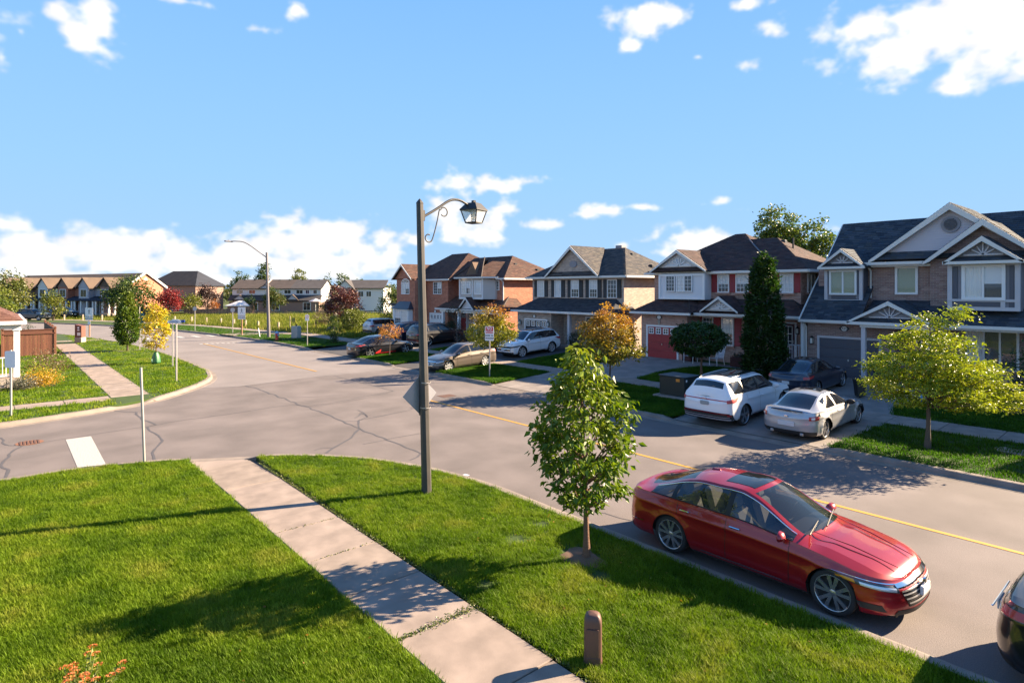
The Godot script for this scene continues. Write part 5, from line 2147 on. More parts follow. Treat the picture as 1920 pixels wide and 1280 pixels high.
	for i in [3, 6, 9]:
		var an = PI * i / 12.0
		am.beam(Vector3(-50.875, 5.4, 0.06), Vector3(-50.875 + cos(an) * 0.66, 5.4 + sin(an) * 0.34, 0.06), 0.03, 0.02, Vector3(0, 0, 1))
	put("arch_muntin", am, M.white, h)
	box_part(h, "bay_wall", M.white, -52.3, -49.6, 1.1, 2.85, 29.75, 30.2)
	window(h, front_T(29.75), -52.1, -49.8, 1.35, 2.75, {"n": 2, "behind": ["half", "curtain"], "cols": 3, "rows": 4, "fw": 0.09})
	var mr := MB.new()
	mr.prism([Vector2(-52.5, 2.88), Vector2(-49.4, 2.88), Vector2(-49.9, 3.6), Vector2(-52.0, 3.6)], Vector3.RIGHT, Vector3.UP, Vector3(0, 0, -30.2), Vector3(0, 0, 0.03))
	mr.quad(P(-52.5, 2.88, 29.55), P(-49.4, 2.88, 29.55), P(-49.9, 3.6, 30.17), P(-52.0, 3.6, 30.17))
	mr.tri(P(-49.4, 2.88, 29.55), P(-49.4, 2.88, 30.2), P(-49.9, 3.6, 30.17))
	mr.tri(P(-52.5, 2.88, 30.2), P(-52.5, 2.88, 29.55), P(-52.0, 3.6, 30.17))
	put("metal_bay_roof", mr, M.metal_roof, h)
	window(h, front_T(31.5), -47.9, -46.65, 4.36, 5.4, {"n": 2, "behind": ["dark", "half"], "cols": 2, "rows": 4, "fw": 0.06})
	garage_door(h, front_T(31.5), -48.5, -46.4, 0.5, 2.45, M.white, M.white, true)
	plaque(h, front_T(31.5), -47.7, 2.7, "")
	front_door(h, front_T(32.6), -45.1, -44.2, 0.77, 2.75, M.crimson_door, false)
	window(h, front_T(32.6), -43.9, -42.4, 1.2, 2.7, {"n": 2, "behind": ["dark", "half"], "cols": 2, "rows": 5})
	window(h, front_T(32.0), -39.5, -38.85, 4.75, 5.45, {"behind": ["dark"], "cols": 2, "rows": 3, "fw": 0.06})
	window(h, side_T(-38.3), 36.6, 37.4, 4.3, 5.4, {"behind": ["dark"], "fw": 0.06, "sill": true})
	downspout(h, [P(-38.4, 5.6, 31.75), P(-38.25, 5.4, 31.95), P(-38.25, 3.4, 31.95)], M.white)
	downspout(h, [P(-49.12, 5.6, 31.3), P(-49.12, 0.6, 31.4)], M.white)
	box_part(h, "side_porch_beam", M.trim, -54.2, -52.6, 2.9, 3.15, 30.5, 33.0)
	box_part(h, "side_porch_roof", M.deck, -54.4, -52.6, 3.15, 3.35, 30.3, 33.2)
	box_part(h, "porch_post", M.white, -54.1, -53.8, 0.3, 2.9, 30.6, 30.9, 0.02)
	roof_vent(h, P(-39.6, 6.9, 34.4))
	roof_vent(h, P(-38.9, 6.45, 36.4))
	roof_vent(h, P(-39.4, 6.3, 33.2))


func house_beyond_frame() -> void:
	# the next house along the street, whose roof throws the shade on the road at the right
	var h := thing("brick_house", "brick house next to the blue-roofed house, past the right edge", "house", P(8, 0.55, 36), 0.0, "houses along the far side of the street")
	box_part(h, "wall", M.brick3, 3.4, 13.5, 0.3, 5.95, 32.0, 40.0)
	var c := [lin(0.08, 0.06, 0.055), lin(0.1, 0.075, 0.065)]
	roof_face(h, [P(3.1, 5.9, 31.5), P(13.9, 5.9, 31.5), P(13.9, 8.9, 36), P(3.1, 8.9, 36)], c, 91, 0.4, 0.6)
	roof_face(h, [P(3.1, 5.9, 40.5), P(13.9, 5.9, 40.5), P(13.9, 8.9, 36), P(3.1, 8.9, 36)], c, 92, 0.4, 0.6)
	for s in [3.4, 13.4]:
		var e := MB.new()
		e.prism([Vector2(32.0, 5.9), Vector2(40, 5.9), Vector2(36, 8.8)], Vector3(0, 0, -1), Vector3.UP, Vector3(s, 0, 0), Vector3(0.12, 0, 0))
		put("end_wall", e, M.brick3, h)
	window(h, front_T(32.0), 5.0, 6.4, 4.4, 5.6, {"n": 2})
	window(h, front_T(32.0), 9.0, 10.4, 4.4, 5.6, {"n": 2})
	garage_door(h, front_T(32.0), 4.2, 6.8, 0.55, 2.5, M.white, M.white, false)
# ---------------------------------------------------------------- ground, roads, kerbs, paths
func yfar(v: float) -> float:
	# rise of the lots on the far side of the street
	if v < 23.3:
		return 0.13 + 0.09 * clampf((v - 19.0) / 4.3, 0.0, 1.0)
	if v < 24.8:
		return 0.22 + 0.03 * (v - 23.3) / 1.5
	return 0.25 + 0.35 * clampf((v - 24.8) / 6.2, 0.0, 1.0)


func slope_sheet(mb: MB, pts: Array, yf: Callable, dy := 0.0) -> void:
	var pv := PackedVector2Array()
	for p in pts:
		pv.append(Vector2(p[0], p[1]))
	var idx := Geometry2D.triangulate_polygon(pv)
	for i in range(0, idx.size(), 3):
		var t := []
		for k in 3:
			var q := pv[idx[i + k]]
			t.append(P(q.x, yf.call(q.x, q.y) + dy, q.y))
		if (t[1] - t[0]).cross(t[2] - t[0]).y < 0.0:
			t = [t[0], t[2], t[1]]
		mb.tri(t[0], t[1], t[2])


func smooth(pts: Array, n := 5) -> Array:
	var r := []
	for i in pts.size() - 1:
		var a := Vector2(pts[maxi(i - 1, 0)][0], pts[maxi(i - 1, 0)][1])
		var b := Vector2(pts[i][0], pts[i][1])
		var c := Vector2(pts[i + 1][0], pts[i + 1][1])
		var d := Vector2(pts[mini(i + 2, pts.size() - 1)][0], pts[mini(i + 2, pts.size() - 1)][1])
		for k in n:
			var q := b.cubic_interpolate(c, a, d, float(k) / n)
			r.append([q.x, q.y])
	r.append(pts[pts.size() - 1])
	return r


func kerb(label: String, pts: Array, left: bool, low = null) -> void:
	# a concrete kerb and gutter swept along the back-of-kerb line; the road lies to the left or right of the way it runs
	var rows := []
	org = Vector3.ZERO
	for i in pts.size():
		var a := Vector2(pts[maxi(i - 1, 0)][0], pts[maxi(i - 1, 0)][1])
		var b := Vector2(pts[mini(i + 1, pts.size() - 1)][0], pts[mini(i + 1, pts.size() - 1)][1])
		var t := (b - a).normalized()
		var nn := Vector2(-t.y, t.x) if left else Vector2(t.y, -t.x)
		var p := Vector2(pts[i][0], pts[i][1])
		var h := 0.145
		if low != null:
			h = lerpf(0.145, 0.035, low.call(p))
		var row := PackedVector3Array()
		for q in [[-0.02, -0.1], [-0.02, h - 0.004], [0.0, h], [0.14, h], [0.175, h - 0.012], [0.215, h * 0.45 + 0.005], [0.235, 0.016], [0.25, 0.012], [0.44, 0.007], [0.45, -0.05]]:
			var w: Vector2 = p + nn * q[0]
			row.append(P(w.x, q[1], w.y))
		rows.append(row)
	var mb := MB.new()
	for i in rows.size() - 1:
		for j in rows[0].size() - 1:
			if left:
				mb.quad(rows[i][j], rows[i + 1][j], rows[i + 1][j + 1], rows[i][j + 1])
			else:
				mb.quad(rows[i][j], rows[i][j + 1], rows[i + 1][j + 1], rows[i + 1][j])
	single("kerb", mb, M.kerb, label, "", "", "structure")


func slabs(parent: Node, cuts: Array, v0: float, v1: float, yf: Callable, along_x := true) -> void:
	for i in cuts.size() - 1:
		var a: float = minf(cuts[i], cuts[i + 1]) + 0.008
		var b: float = maxf(cuts[i], cuts[i + 1]) - 0.008
		var mb := MB.new()
		var k := rng.randf_range(0.93, 1.05)
		mb.col = Color(k, k * rng.randf_range(0.985, 1.0), k * rng.randf_range(0.96, 1.0))
		var t := rng.randf_range(-0.006, 0.006)
		var c := 0.012
		var pa: Array
		if along_x:
			pa = [[a, v0], [b, v0], [b, v1], [a, v1]]
		else:
			pa = [[v0, a], [v1, a], [v1, b], [v0, b]]
		var top := []
		var low := []
		var cx: float = (pa[0][0] + pa[2][0]) * 0.5
		var cv: float = (pa[0][1] + pa[2][1]) * 0.5
		for p in pa:
			var y: float = yf.call(p[0], p[1]) + t
			top.append(P(p[0] - signf(p[0] - cx) * c, y, p[1] - signf(p[1] - cv) * c))
			low.append(P(p[0], y - c, p[1]))
		mb.quad(top[0], top[1], top[2], top[3])
		for e in 4:
			var f := (e + 1) % 4
			mb.quad(low[e], low[f], top[f], top[e])
			mb.quad(low[e] - Vector3(0, 0.12, 0), low[f] - Vector3(0, 0.12, 0), low[f], low[e])
		put("slab", mb, M.concrete_vc, parent)


func ribbon(mb: MB, pts: Array, w: float, y: float, jitter := 0.0) -> void:
	for i in pts.size() - 1:
		var a := Vector2(pts[i][0], pts[i][1])
		var b := Vector2(pts[i + 1][0], pts[i + 1][1])
		var n := maxi(1, int(a.distance_to(b) / 0.35)) if jitter > 0.0 else 1
		var t := (b - a).normalized()
		var nn := Vector2(-t.y, t.x)
		var prev := a
		var pw := w
		for k in n:
			var q := a.lerp(b, float(k + 1) / n)
			if k < n - 1:
				q += nn * rng.randfn() * jitter
			var qw := w * (rng.randf_range(0.65, 1.3) if jitter > 0.0 else 1.0)
			mb.quad(P(prev.x - nn.x * pw, y, prev.y - nn.y * pw), P(q.x - nn.x * qw, y, q.y - nn.y * qw), P(q.x + nn.x * qw, y, q.y + nn.y * qw), P(prev.x + nn.x * pw, y, prev.y + nn.y * pw))
			var m := mb.v.size()
			if mb.n[m - 1].y < 0.0:
				for z in 6:
					mb.n[m - 1 - z] = -mb.n[m - 1 - z]
				for z in [m - 6, m - 3]:
					var sw := mb.v[z + 1]
					mb.v[z + 1] = mb.v[z + 2]
					mb.v[z + 2] = sw
			prev = q
			pw = qw


const NEAR_KERB := [[-19.5, -30.0], [-19.5, -12.0], [-19.5, -2.0], [-19.5, 0.12], [-19.4, 1.7], [-18.95, 3.2], [-18.45, 4.3], [-17.64, 5.62], [-16.46, 7.0], [-15.14, 7.96], [-13.47, 8.63], [-11.66, 8.98], [-9.7, 9.0], [-4.0, 9.0], [4.0, 9.0], [14.0, 9.0]]
const LEFT_KERB := [[-27.85, -30.0], [-27.85, -12.0], [-27.85, -2.0], [-27.9, 0.17], [-28.35, 2.04], [-29.04, 3.78], [-30.27, 5.5], [-32.5, 7.3], [-34.4, 8.4], [-36.5, 9.0], [-39.5, 9.33], [-48.5, 9.35], [-58.0, 8.8], [-66.75, 7.55], [-78.3, 5.0], [-90.0, 0.5], [-102.0, -6.5], [-112.0, -14.5]]
const FAR_KERB := [[16.0, 19.0], [-46.0, 19.0], [-55.0, 18.9], [-62.6, 18.1], [-70.7, 17.0], [-83.0, 14.6], [-90.7, 12.1], [-100.0, 8.2], [-108.3, 3.7], [-118.0, -3.0], [-126.0, -9.5]]


func drive_low(p: Vector2) -> float:
	var r := 0.0
	for d in [[-13.0, -7.6], [-23.5, -18.7], [-33.5, -28.7], [-46.1, -38.3], [-66.2, -62.9]]:
		r = maxf(r, clampf(minf(p.x - d[0] + 0.35, d[1] + 0.35 - p.x) / 0.5, 0.0, 1.0))
	return r


func ground() -> void:
	org = Vector3.ZERO
	# earth: one sheet to the horizon, a little lower far off
	var mb := MB.new()
	var rows := []
	for rr in [0.0, 25.0, 60.0, 95.0, 125.0, 170.0, 260.0, 420.0, 900.0, 2600.0]:
		var row := PackedVector3Array()
		for i in 49:
			var an := TAU * i / 48
			row.append(Vector3(cos(an) * rr, -0.12 - 0.8 * smoothstep(60.0, 125.0, rr), sin(an) * rr))
		rows.append(row)
	mb.grid(rows, true)
	single("ground", mb, M.field, "grassy ground that runs out to the horizon behind the houses", "", "", "structure")
	# roads: one sheet under everything between the kerbs
	mb = MB.new()
	mb.sheet([[-32.0, 19.05], [16, 19.05], [16, 8.9], [-9, 8.9], [-19, -30], [-28.6, -30], [-27.6, 0.0], [-28.6, 3.6], [-30.0, 5.6], [-32.3, 7.4], [-31.5, 9.06], [-31.55, 9.6], [-31.8, 10.95], [-32.08, 12.7], [-32.15, 15.2]], 0.0)
	single("road", mb, M.asphalt, "older grey asphalt of the junction with dark sealed cracks", "", "", "structure")
	mb = MB.new()
	mb.sheet([[-31.2, 6.2], [-31.2, 19.05], [-46, 19.05], [-55, 18.95], [-62.6, 18.15], [-70.7, 17.05], [-83, 14.7], [-90.7, 12.2], [-100, 8.3], [-108.3, 3.8], [-126, -9.4], [-112, -14.6], [-102, -6.6], [-90, 0.4], [-78.3, 4.9], [-66.75, 7.45], [-58, 8.7], [-48.5, 9.25], [-39.5, 9.23], [-36.4, 8.9], [-34.2, 8.2], [-32.4, 7.1]], -0.005)
	single("road", mb, M.asphalt_new, "paler newer asphalt of the street that curves away to the left", "", "", "structure")
	var seam := MB.new()
	ribbon(seam, [[-32.28, 7.4], [-31.5, 9.06], [-31.55, 9.6], [-31.8, 10.95], [-32.08, 12.7], [-32.15, 14.1], [-32.15, 15.15], [-32.0, 18.5]], 0.022, 0.004, 0.012)
	var road := get_node("road")
	put("paving_seam", seam, M.tar, road)
	for c in [
		[0.036, [[-31.55, 9.55], [-30.23, 9.71], [-27.64, 9.71], [-25.91, 9.67], [-24.43, 9.71], [-22.65, 9.75], [-20.79, 9.71], [-19.31, 9.64]]],
		[0.034, [[-19.31, 9.64], [-18.33, 9.63], [-17.25, 9.57], [-16.49, 9.62], [-15.24, 9.56], [-14.84, 8.95]]],
		[0.04, [[-19.31, 9.64], [-18.89, 9.26], [-18.28, 8.81], [-17.83, 8.26], [-17.45, 7.80], [-17.1, 7.45]]],
		[0.022, [[-17.54, 7.84], [-17.71, 7.59], [-17.62, 7.31]]],
		[0.03, [[-19.40, 9.66], [-20.55, 10.21], [-20.87, 10.73], [-21.68, 10.87], [-21.00, 10.28]]],
		[0.03, [[-20.55, 10.21], [-20.64, 10.85], [-20.85, 12.16], [-21.19, 13.30]]],
		[0.024, [[-20.87, 10.73], [-21.72, 10.99], [-22.30, 11.04]]],
		[0.02, [[-20.73, 9.73], [-20.44, 10.12]]],
		[0.022, [[-24.75, 4.85], [-24.91, 7.54], [-25.06, 8.45], [-25.10, 9.55], [-24.34, 9.82], [-24.37, 10.69], [-24.6, 11.8], [-24.95, 12.84], [-25.37, 14.38]]],
		[0.018, [[-24.14, 9.87], [-24.18, 11.10], [-24.40, 12.02], [-24.88, 13.58], [-25.32, 14.35]]],
		[0.018, [[-17.32, 8.76], [-17.31, 9.29], [-17.40, 9.95], [-17.35, 10.93]]],
		[0.02, [[-25.37, 14.38], [-27.32, 14.36], [-29.34, 14.33], [-31.97, 14.35]]],
		[0.014, [[-26.98, 9.97], [-26.27, 10.80], [-25.97, 12.08]]],
		[0.03, [[-25.81, 0.16], [-25.30, 0.24], [-24.89, 0.20], [-24.50, 0.28], [-24.30, 0.39], [-24.18, 0.56]]],
		[0.04, [[-23.91, 0.63], [-23.57, 0.46], [-23.03, 0.33], [-22.76, 0.34], [-22.21, 0.20], [-21.68, 0.14], [-21.43, 0.18], [-21.11, 0.30], [-20.71, 0.27], [-20.05, 0.20]]],
		[0.034, [[-28.5, 3.64], [-28.0, 3.9], [-27.6, 4.25], [-27.17, 4.17], [-25.88, 4.17], [-25.48, 4.28], [-24.61, 4.39], [-24.40, 4.09], [-24.15, 4.06], [-23.16, 4.11], [-21.89, 4.09], [-21.60, 3.98], [-20.97, 3.72], [-20.50, 3.56], [-19.5, 3.44]]],
		[0.02, [[-24.0, 0.62], [-24.2, 1.47], [-24.4, 2.75], [-24.49, 4.09], [-24.75, 4.85]]],
		[0.016, [[-6.4, 10.9], [-7.8, 10.2], [-8.6, 10.05], [-9.2, 9.6]]],
	]:
		var cm := MB.new()
		ribbon(cm, c[1], c[0], 0.0045, 0.035)
		put("crack_seal", cm, M.tar, road)
	# painted lines
	for q in [[16.0, -23.0], [-34.24, -57.85]]:
		var lm := MB.new()
		ribbon(lm, [[q[0], 14.33], [q[1], 14.37 if q[1] > -30 else 13.95]], 0.06, 0.006)
		put("yellow_line", lm, M.yellow_paint, road)
	var bar := MB.new()
	bar.sheet([[-24.1, 1.75], [-24.1, 2.42], [-20.0, 2.35], [-20.0, 1.72]], 0.006)
	put("stop_bar", bar, M.white_paint, road)
	for k in 10:
		var cw := MB.new()
		var v := 13.6 + k * 0.42
		cw.sheet([[-57.9 + k * 0.09, v], [-57.9 + k * 0.09, v + 0.25], [-57.3 + k * 0.09, v + 0.25], [-57.3 + k * 0.09, v]], 0.006)
		put("crosswalk_mark", cw, M.white_paint, road)
	for k in 5:
		var cw := MB.new()
		var v := 11.0 + k * 1.4
		cw.sheet([[-68.4, v], [-68.4, v + 0.5], [-65.6, v + 0.5], [-65.6, v]], 0.006)
		put("crosswalk_mark", cw, M.white_paint, road)
	var gr := MB.new()
	var ring := []
	for i in 20:
		ring.append([-24.35 + cos(TAU * i / 20) * 0.36, 0.85 + sin(TAU * i / 20) * 0.36])
	gr.sheet(ring, 0.008)
	put("manhole_frame", gr, M.rust, road)
	for i in 6:
		var bm := MB.new()
		bm.bx(-24.62, -24.08, 0.008, 0.02, 0.6 + i * 0.09, 0.645 + i * 0.09)
		put("grate_bar", bm, M.rust_dark, road)
	var g2 := MB.new()
	g2.sheet([[-22.9, 15.2], [-22.3, 15.2], [-22.3, 15.9], [-22.9, 15.9]], 0.008)
	put("manhole_frame", g2, M.rust_dark, road)
	# kerbs
	var nk := smooth(NEAR_KERB)
	var lk := smooth(LEFT_KERB)
	var fk := []
	for i in 200:
		fk.append([16.0 - i * 0.31, 19.0])
	fk.append_array(smooth(FAR_KERB.slice(1)))
	kerb("concrete kerb round the lawn on the near corner", nk, true, func(p): return clampf((0.95 - absf(p.y - 4.75)) / 0.4, 0.0, 1.0) if p.x < -17.0 else 0.0)
	kerb("concrete kerb round the left corner beyond the side street", lk, false, func(p): return clampf((0.9 - absf(p.y - 4.4)) / 0.4, 0.0, 1.0) if p.x > -31.5 else 0.0)
	kerb("concrete kerb in front of the row of houses, lowered at each driveway", fk, true, drive_low)
	# lawns of the near corner
	var flat15 := func(_x, _v): return 0.13
	var a := nk.filter(func(p): return p[1] > 5.42)
	a.append([14.0, 5.42])
	mb = MB.new()
	mb.sheet(a, 0.125, 0.2)
	single("lawn", mb, M.lawn, "grass strip between the near pavement and the kerb, under the lamp post", "", "", "structure")
	var b := nk.filter(func(p): return p[1] < 4.08)
	b.append_array([[-18.45, 4.08], [14.0, 4.08], [14.0, -30.0]])
	mb = MB.new()
	mb.sheet(b, 0.125, 0.2)
	single("lawn", mb, M.lawn, "broad lawn at the lower left, left of the near pavement", "", "", "structure")
	grass_areas.append(["near_strip", a])
	grass_areas.append(["near_lawn", b])
	# near pavement, slab by slab
	var sw := thing("pavement", "pale concrete pavement crossing the foreground, slab by slab", "", Vector3.ZERO, 0, "", true)
	sw.set_meta("kind", "structure")
	slabs(sw, [-17.54, -15.12, -11.82, -10.2, -8.67, -7.15, -5.5, -3.95, -2.4, -0.85, 0.7, 2.2, 3.8], 4.1, 5.42, func(x, v): return 0.138 - 0.1 * clampf((-16.6 - x) / 1.6, 0.0, 1.0))
	var rampm := MB.new()
	rampm.sheet([[-18.52, 4.1], [-17.55, 4.1], [-17.55, 5.42], [-17.78, 5.42], [-18.15, 4.8]], 0.045)
	put("ramp_edge", rampm, M.concrete, sw)
	# left corner
	var c := lk.duplicate()
	c.append_array([[-125.0, -40.0], [-27.85, -40.0]])
	mb = MB.new()
	mb.sheet(c, 0.125, 0.2)
	single("lawn", mb, M.lawn, "lawn of the left corner with the narrow trees and the brown fence", "", "", "structure")
	grass_areas.append(["left_lawn", lk.filter(func(p): return p[0] > -80.0 and p[1] > -5) + [[-80.0, -5.0]]])
	sw = thing("pavement", "concrete pavement running away past the brown fence on the left corner", "", Vector3.ZERO, 0, "", true)
	sw.set_meta("kind", "structure")
	var cuts := [-29.7]
	var x := -31.6
	while x > -64:
		cuts.append(x)
		x -= 1.6
	slabs(sw, cuts, 3.85, 5.3, func(xx, v): return 0.142 - 0.1 * clampf((xx + 31.0) / 1.3, 0.0, 1.0))
	rampm = MB.new()
	rampm.sheet([[-28.95, 3.85], [-29.75, 3.8], [-29.75, 5.32], [-29.95, 5.3]], 0.05)
	rampm.sheet([[-29.72, 3.84], [-30.5, 3.84], [-31.65, 3.84], [-31.0, 3.9], [-30.0, 5.3], [-29.72, 5.3]], 0.06)
	put("ramp_edge", rampm, M.concrete, sw)
	sw = thing("pavement", "narrow concrete pavement beside the side street at the left edge", "", Vector3.ZERO, 0, "", true)
	sw.set_meta("kind", "structure")
	cuts = []
	x = 3.8
	while x > -14:
		cuts.append(x)
		x -= 1.6
	slabs(sw, cuts, -31.65, -30.5, func(_x, v): return 0.142, false)
	sw = thing("path", "short concrete path from the pavement to the kerb between the two young trees", "", Vector3.ZERO, 0, "", true)
	sw.set_meta("kind", "structure")
	slabs(sw, [5.32, 6.4, 7.5, 8.9], -54.6, -53.6, func(_x, v): return 0.142, false)
	sw = thing("path", "short concrete path to the kerb beside the brown pillar", "", Vector3.ZERO, 0, "", true)
	sw.set_meta("kind", "structure")
	slabs(sw, [3.9, 5.0, 6.2, 7.4], -67.6, -66.4, func(_x, v): return 0.142, false)
	# far side: strips between the driveways
	var strips := [
		["grass strip under the yellow-green tree at the right", [[-7.55, 19.0], [16, 19.0], [16, 23.3], [-7.3, 23.3]]],
		["grass strip with the orange maple and the dark transformer box", [[-18.7, 19.0], [-13.0, 19.0], [-13.35, 23.3], [-19.4, 23.3]]],
		["grass strip with the no passing sign", [[-28.7, 19.0], [-23.5, 19.0], [-23.9, 23.3], [-28.7, 23.3]]],
		["grass strip with the thin young tree beside the black coupe", [[-38.3, 19.0], [-33.5, 19.0], [-33.9, 23.3], [-38.4, 23.3]]],
	]
	var k := 0
	var yf := func(_x, v): return yfar(v)
	for s in strips:
		mb = MB.new()
		slope_sheet(mb, s[1], yf)
		single("lawn", mb, M.lawn, s[0], "", "", "structure")
		grass_areas.append(["far_strip%d" % k, s[1]])
		k += 1
	var lots := [
		["front lawn of the blue-roofed house beside its steps", [[-7.55, 24.8], [16, 24.8], [16, 27.4], [-7.2, 27.4], [-7.6, 26.8], [-7.9, 26.0]]],
		["front lawn with the round clipped tree and the tall cedar", [[-19.1, 24.8], [-13.45, 24.8], [-13.45, 29.9], [-17.4, 30.0], [-18.5, 29.6], [-19.1, 28.2], [-19.3, 26.5]]],
		["front lawn beside the white crossover", [[-28.3, 24.8], [-23.9, 24.8], [-23.9, 30.4], [-28.3, 30.4]]],
		["front lawn with bushes between the red brick and tan houses", [[-38.2, 24.8], [-34.6, 24.8], [-35.5, 29.8], [-38.0, 29.8]]],
	]
	for s in lots:
		mb = MB.new()
		slope_sheet(mb, s[1], yf, 0.02)
		single("lawn", mb, M.lawn, s[0], "", "", "structure")
		grass_areas.append(["far_lot%d" % k, s[1]])
		k += 1
	mb = MB.new()
	slope_sheet(mb, [[-7.2, 27.42], [16, 27.42], [16, 31.0], [-7.2, 31.0]], yf, 0.03)
	slope_sheet(mb, [[-7.2, 31.0], [16, 31.0], [16, 32.5], [-7.2, 32.5]], yf, 0.03)
	slope_sheet(mb, [[-45.9, 29.9], [-34.6, 29.9], [-34.6, 31], [-45.9, 31]], yf, 0.03)
	single("garden_bed", mb, M.mulch, "mulched beds in front of the houses", "", "", "structure")
	mb = MB.new()
	slope_sheet(mb, [[-52, 24.8], [16, 24.8], [16, 31.0], [-52, 31.0]], yf, -0.03)
	slope_sheet(mb, [[-52, 31.0], [16, 31.0], [16, 52.0], [-52, 52.0]], yf, -0.03)
	single("lawn", mb, M.lawn, "house lots between and behind the four houses", "", "", "structure")
	# driveways: concrete and asphalt
	var drives := [
		["concrete driveway of the blue-roofed house, where three cars stand", M.drive, [[-13.0, 19.0], [-7.55, 19.0], [-7.3, 23.3], [-13.35, 23.3]], [[-13.45, 24.8], [-7.55, 24.8], [-7.9, 26.0], [-7.6, 26.8], [-7.2, 27.4], [-9.6, 31.0], [-13.4, 31.0]]],
		["concrete driveway up to the red garage door", M.drive, [[-23.5, 19.0], [-18.7, 19.0], [-19.4, 23.3], [-23.9, 23.3]], [[-23.9, 24.8], [-19.1, 24.8], [-19.3, 26.5], [-19.1, 28.2], [-18.5, 29.6], [-17.4, 30.0], [-13.45, 29.9], [-13.45, 31.0], [-23.7, 31.0]]],
		["dark asphalt driveway of the tan house, where the brown and white cars stand", M.drive_dark, [[-33.5, 19.0], [-28.7, 19.0], [-28.7, 23.3], [-33.9, 23.3]], [[-34.7, 24.8], [-28.3, 24.8], [-28.3, 31.0], [-35.3, 31.0]]],
		["dark asphalt driveway of the red brick houses, where the black cars stand", M.drive_dark, [[-46.1, 19.0], [-38.3, 19.0], [-38.4, 23.3], [-46.3, 23.3]], [[-46.5, 24.8], [-38.2, 24.8], [-38.2, 29.8], [-46.5, 29.8]]],
	]
	for s in drives:
		mb = MB.new()
		slope_sheet(mb, s[2], func(_x, v): return 0.05 + (0.185) * (v - 19.0) / 4.3)
		slope_sheet(mb, s[3], yf, 0.01)
		single("driveway", mb, s[1], s[0], "", "", "structure")
	sw = thing("pavement", "concrete pavement in front of the row of houses, slab by slab", "", Vector3.ZERO, 0, "", true)
	sw.set_meta("kind", "structure")
	cuts = []
	x = 5.0
	while x > -62:
		cuts.append(x)
		x -= 1.55
	slabs(sw, cuts, 23.3, 24.8, func(_x, v): return yfar(v) + 0.018)
	# left of the houses: verge, pavement, meadow
	var fk2 := fk.filter(func(p): return p[0] < -46.0)
	var back := []
	var mid := []
	var inner := []
	for i in range(0, fk2.size()):
		var p0: Array = fk2[maxi(i - 1, 0)]
		var p1: Array = fk2[mini(i + 1, fk2.size() - 1)]
		var t := Vector2(p1[0] - p0[0], p1[1] - p0[1]).normalized()
		var nn := Vector2(t.y, -t.x)
		var q := Vector2(fk2[i][0], fk2[i][1])
		inner.append([q.x, q.y])
		mid.append([q.x + nn.x * 4.4, q.y + nn.y * 4.4])
		back.append([q.x + nn.x * 5.8, q.y + nn.y * 5.8])
	mb = MB.new()
	var pm := MB.new()
	for i in inner.size() - 1:
		mb.quad(P(inner[i][0], 0.13, inner[i][1]), P(inner[i][0], 0.0, inner[i][1]), P(inner[i + 1][0], 0.0, inner[i + 1][1]), P(inner[i + 1][0], 0.13, inner[i + 1][1]))
		mb.tri(P(inner[i][0], 0.13, inner[i][1]), P(mid[i + 1][0], 0.15, mid[i + 1][1]), P(inner[i + 1][0], 0.13, inner[i + 1][1]))
		mb.tri(P(inner[i][0], 0.13, inner[i][1]), P(mid[i][0], 0.15, mid[i][1]), P(mid[i + 1][0], 0.15, mid[i + 1][1]))
	single("lawn", mb, M.lawn, "sunlit grass verge beyond the far kerb with the hydrant and the crossing signs", "", "", "structure")
	var outer := mid.filter(func(p): return p[0] > -95)
	outer.reverse()
	grass_areas.append(["far_verge", inner.filter(func(p): return p[0] > -95) + outer])
	for i in inner.size() - 1:
		if inner[i][0] > -61.0:
			continue
		pm.quad(P(mid[i][0], 0.165, mid[i][1]), P(back[i][0], 0.165, back[i][1]), P(back[i + 1][0], 0.165, back[i + 1][1]), P(mid[i + 1][0], 0.165, mid[i + 1][1]))
	single("path", pm, M.concrete, "pale concrete footpath curving along the row of wooden posts", "", "", "structure")
	pm = MB.new()
	pm.sheet([[-66.3, 17.6], [-63.0, 18.0], [-63.6, 20.4], [-62.0, 23.4], [-66.0, 24.6], [-67.2, 20.4]], 0.172)
	single("path", pm, M.concrete, "worn path from the crossing up to the footpath", "", "", "structure")
	mb = MB.new()
	var mpts := back.filter(func(p): return p[0] < -54.0)
	mpts.append([-150.0, -20.0])
	mpts.append_array([[-132.0, 22.0], [-129.0, 27.0], [-119.0, 37.5], [-126.0, 48.0], [-110.0, 58.0], [-80.0, 50.0], [-62.0, 38.0], [-52.5, 33.0], [-52.5, 24.8]])
	slope_sheet(mb, mpts, func(xx, v): return 0.14 - 0.62 * smoothstep(85.0, 140.0, Vector2(xx, v).length()))
	single("meadow", mb, M.meadow, "rough yellow-green meadow behind the wooden posts", "", "", "structure")
	grass_areas.append(["meadow", mpts])


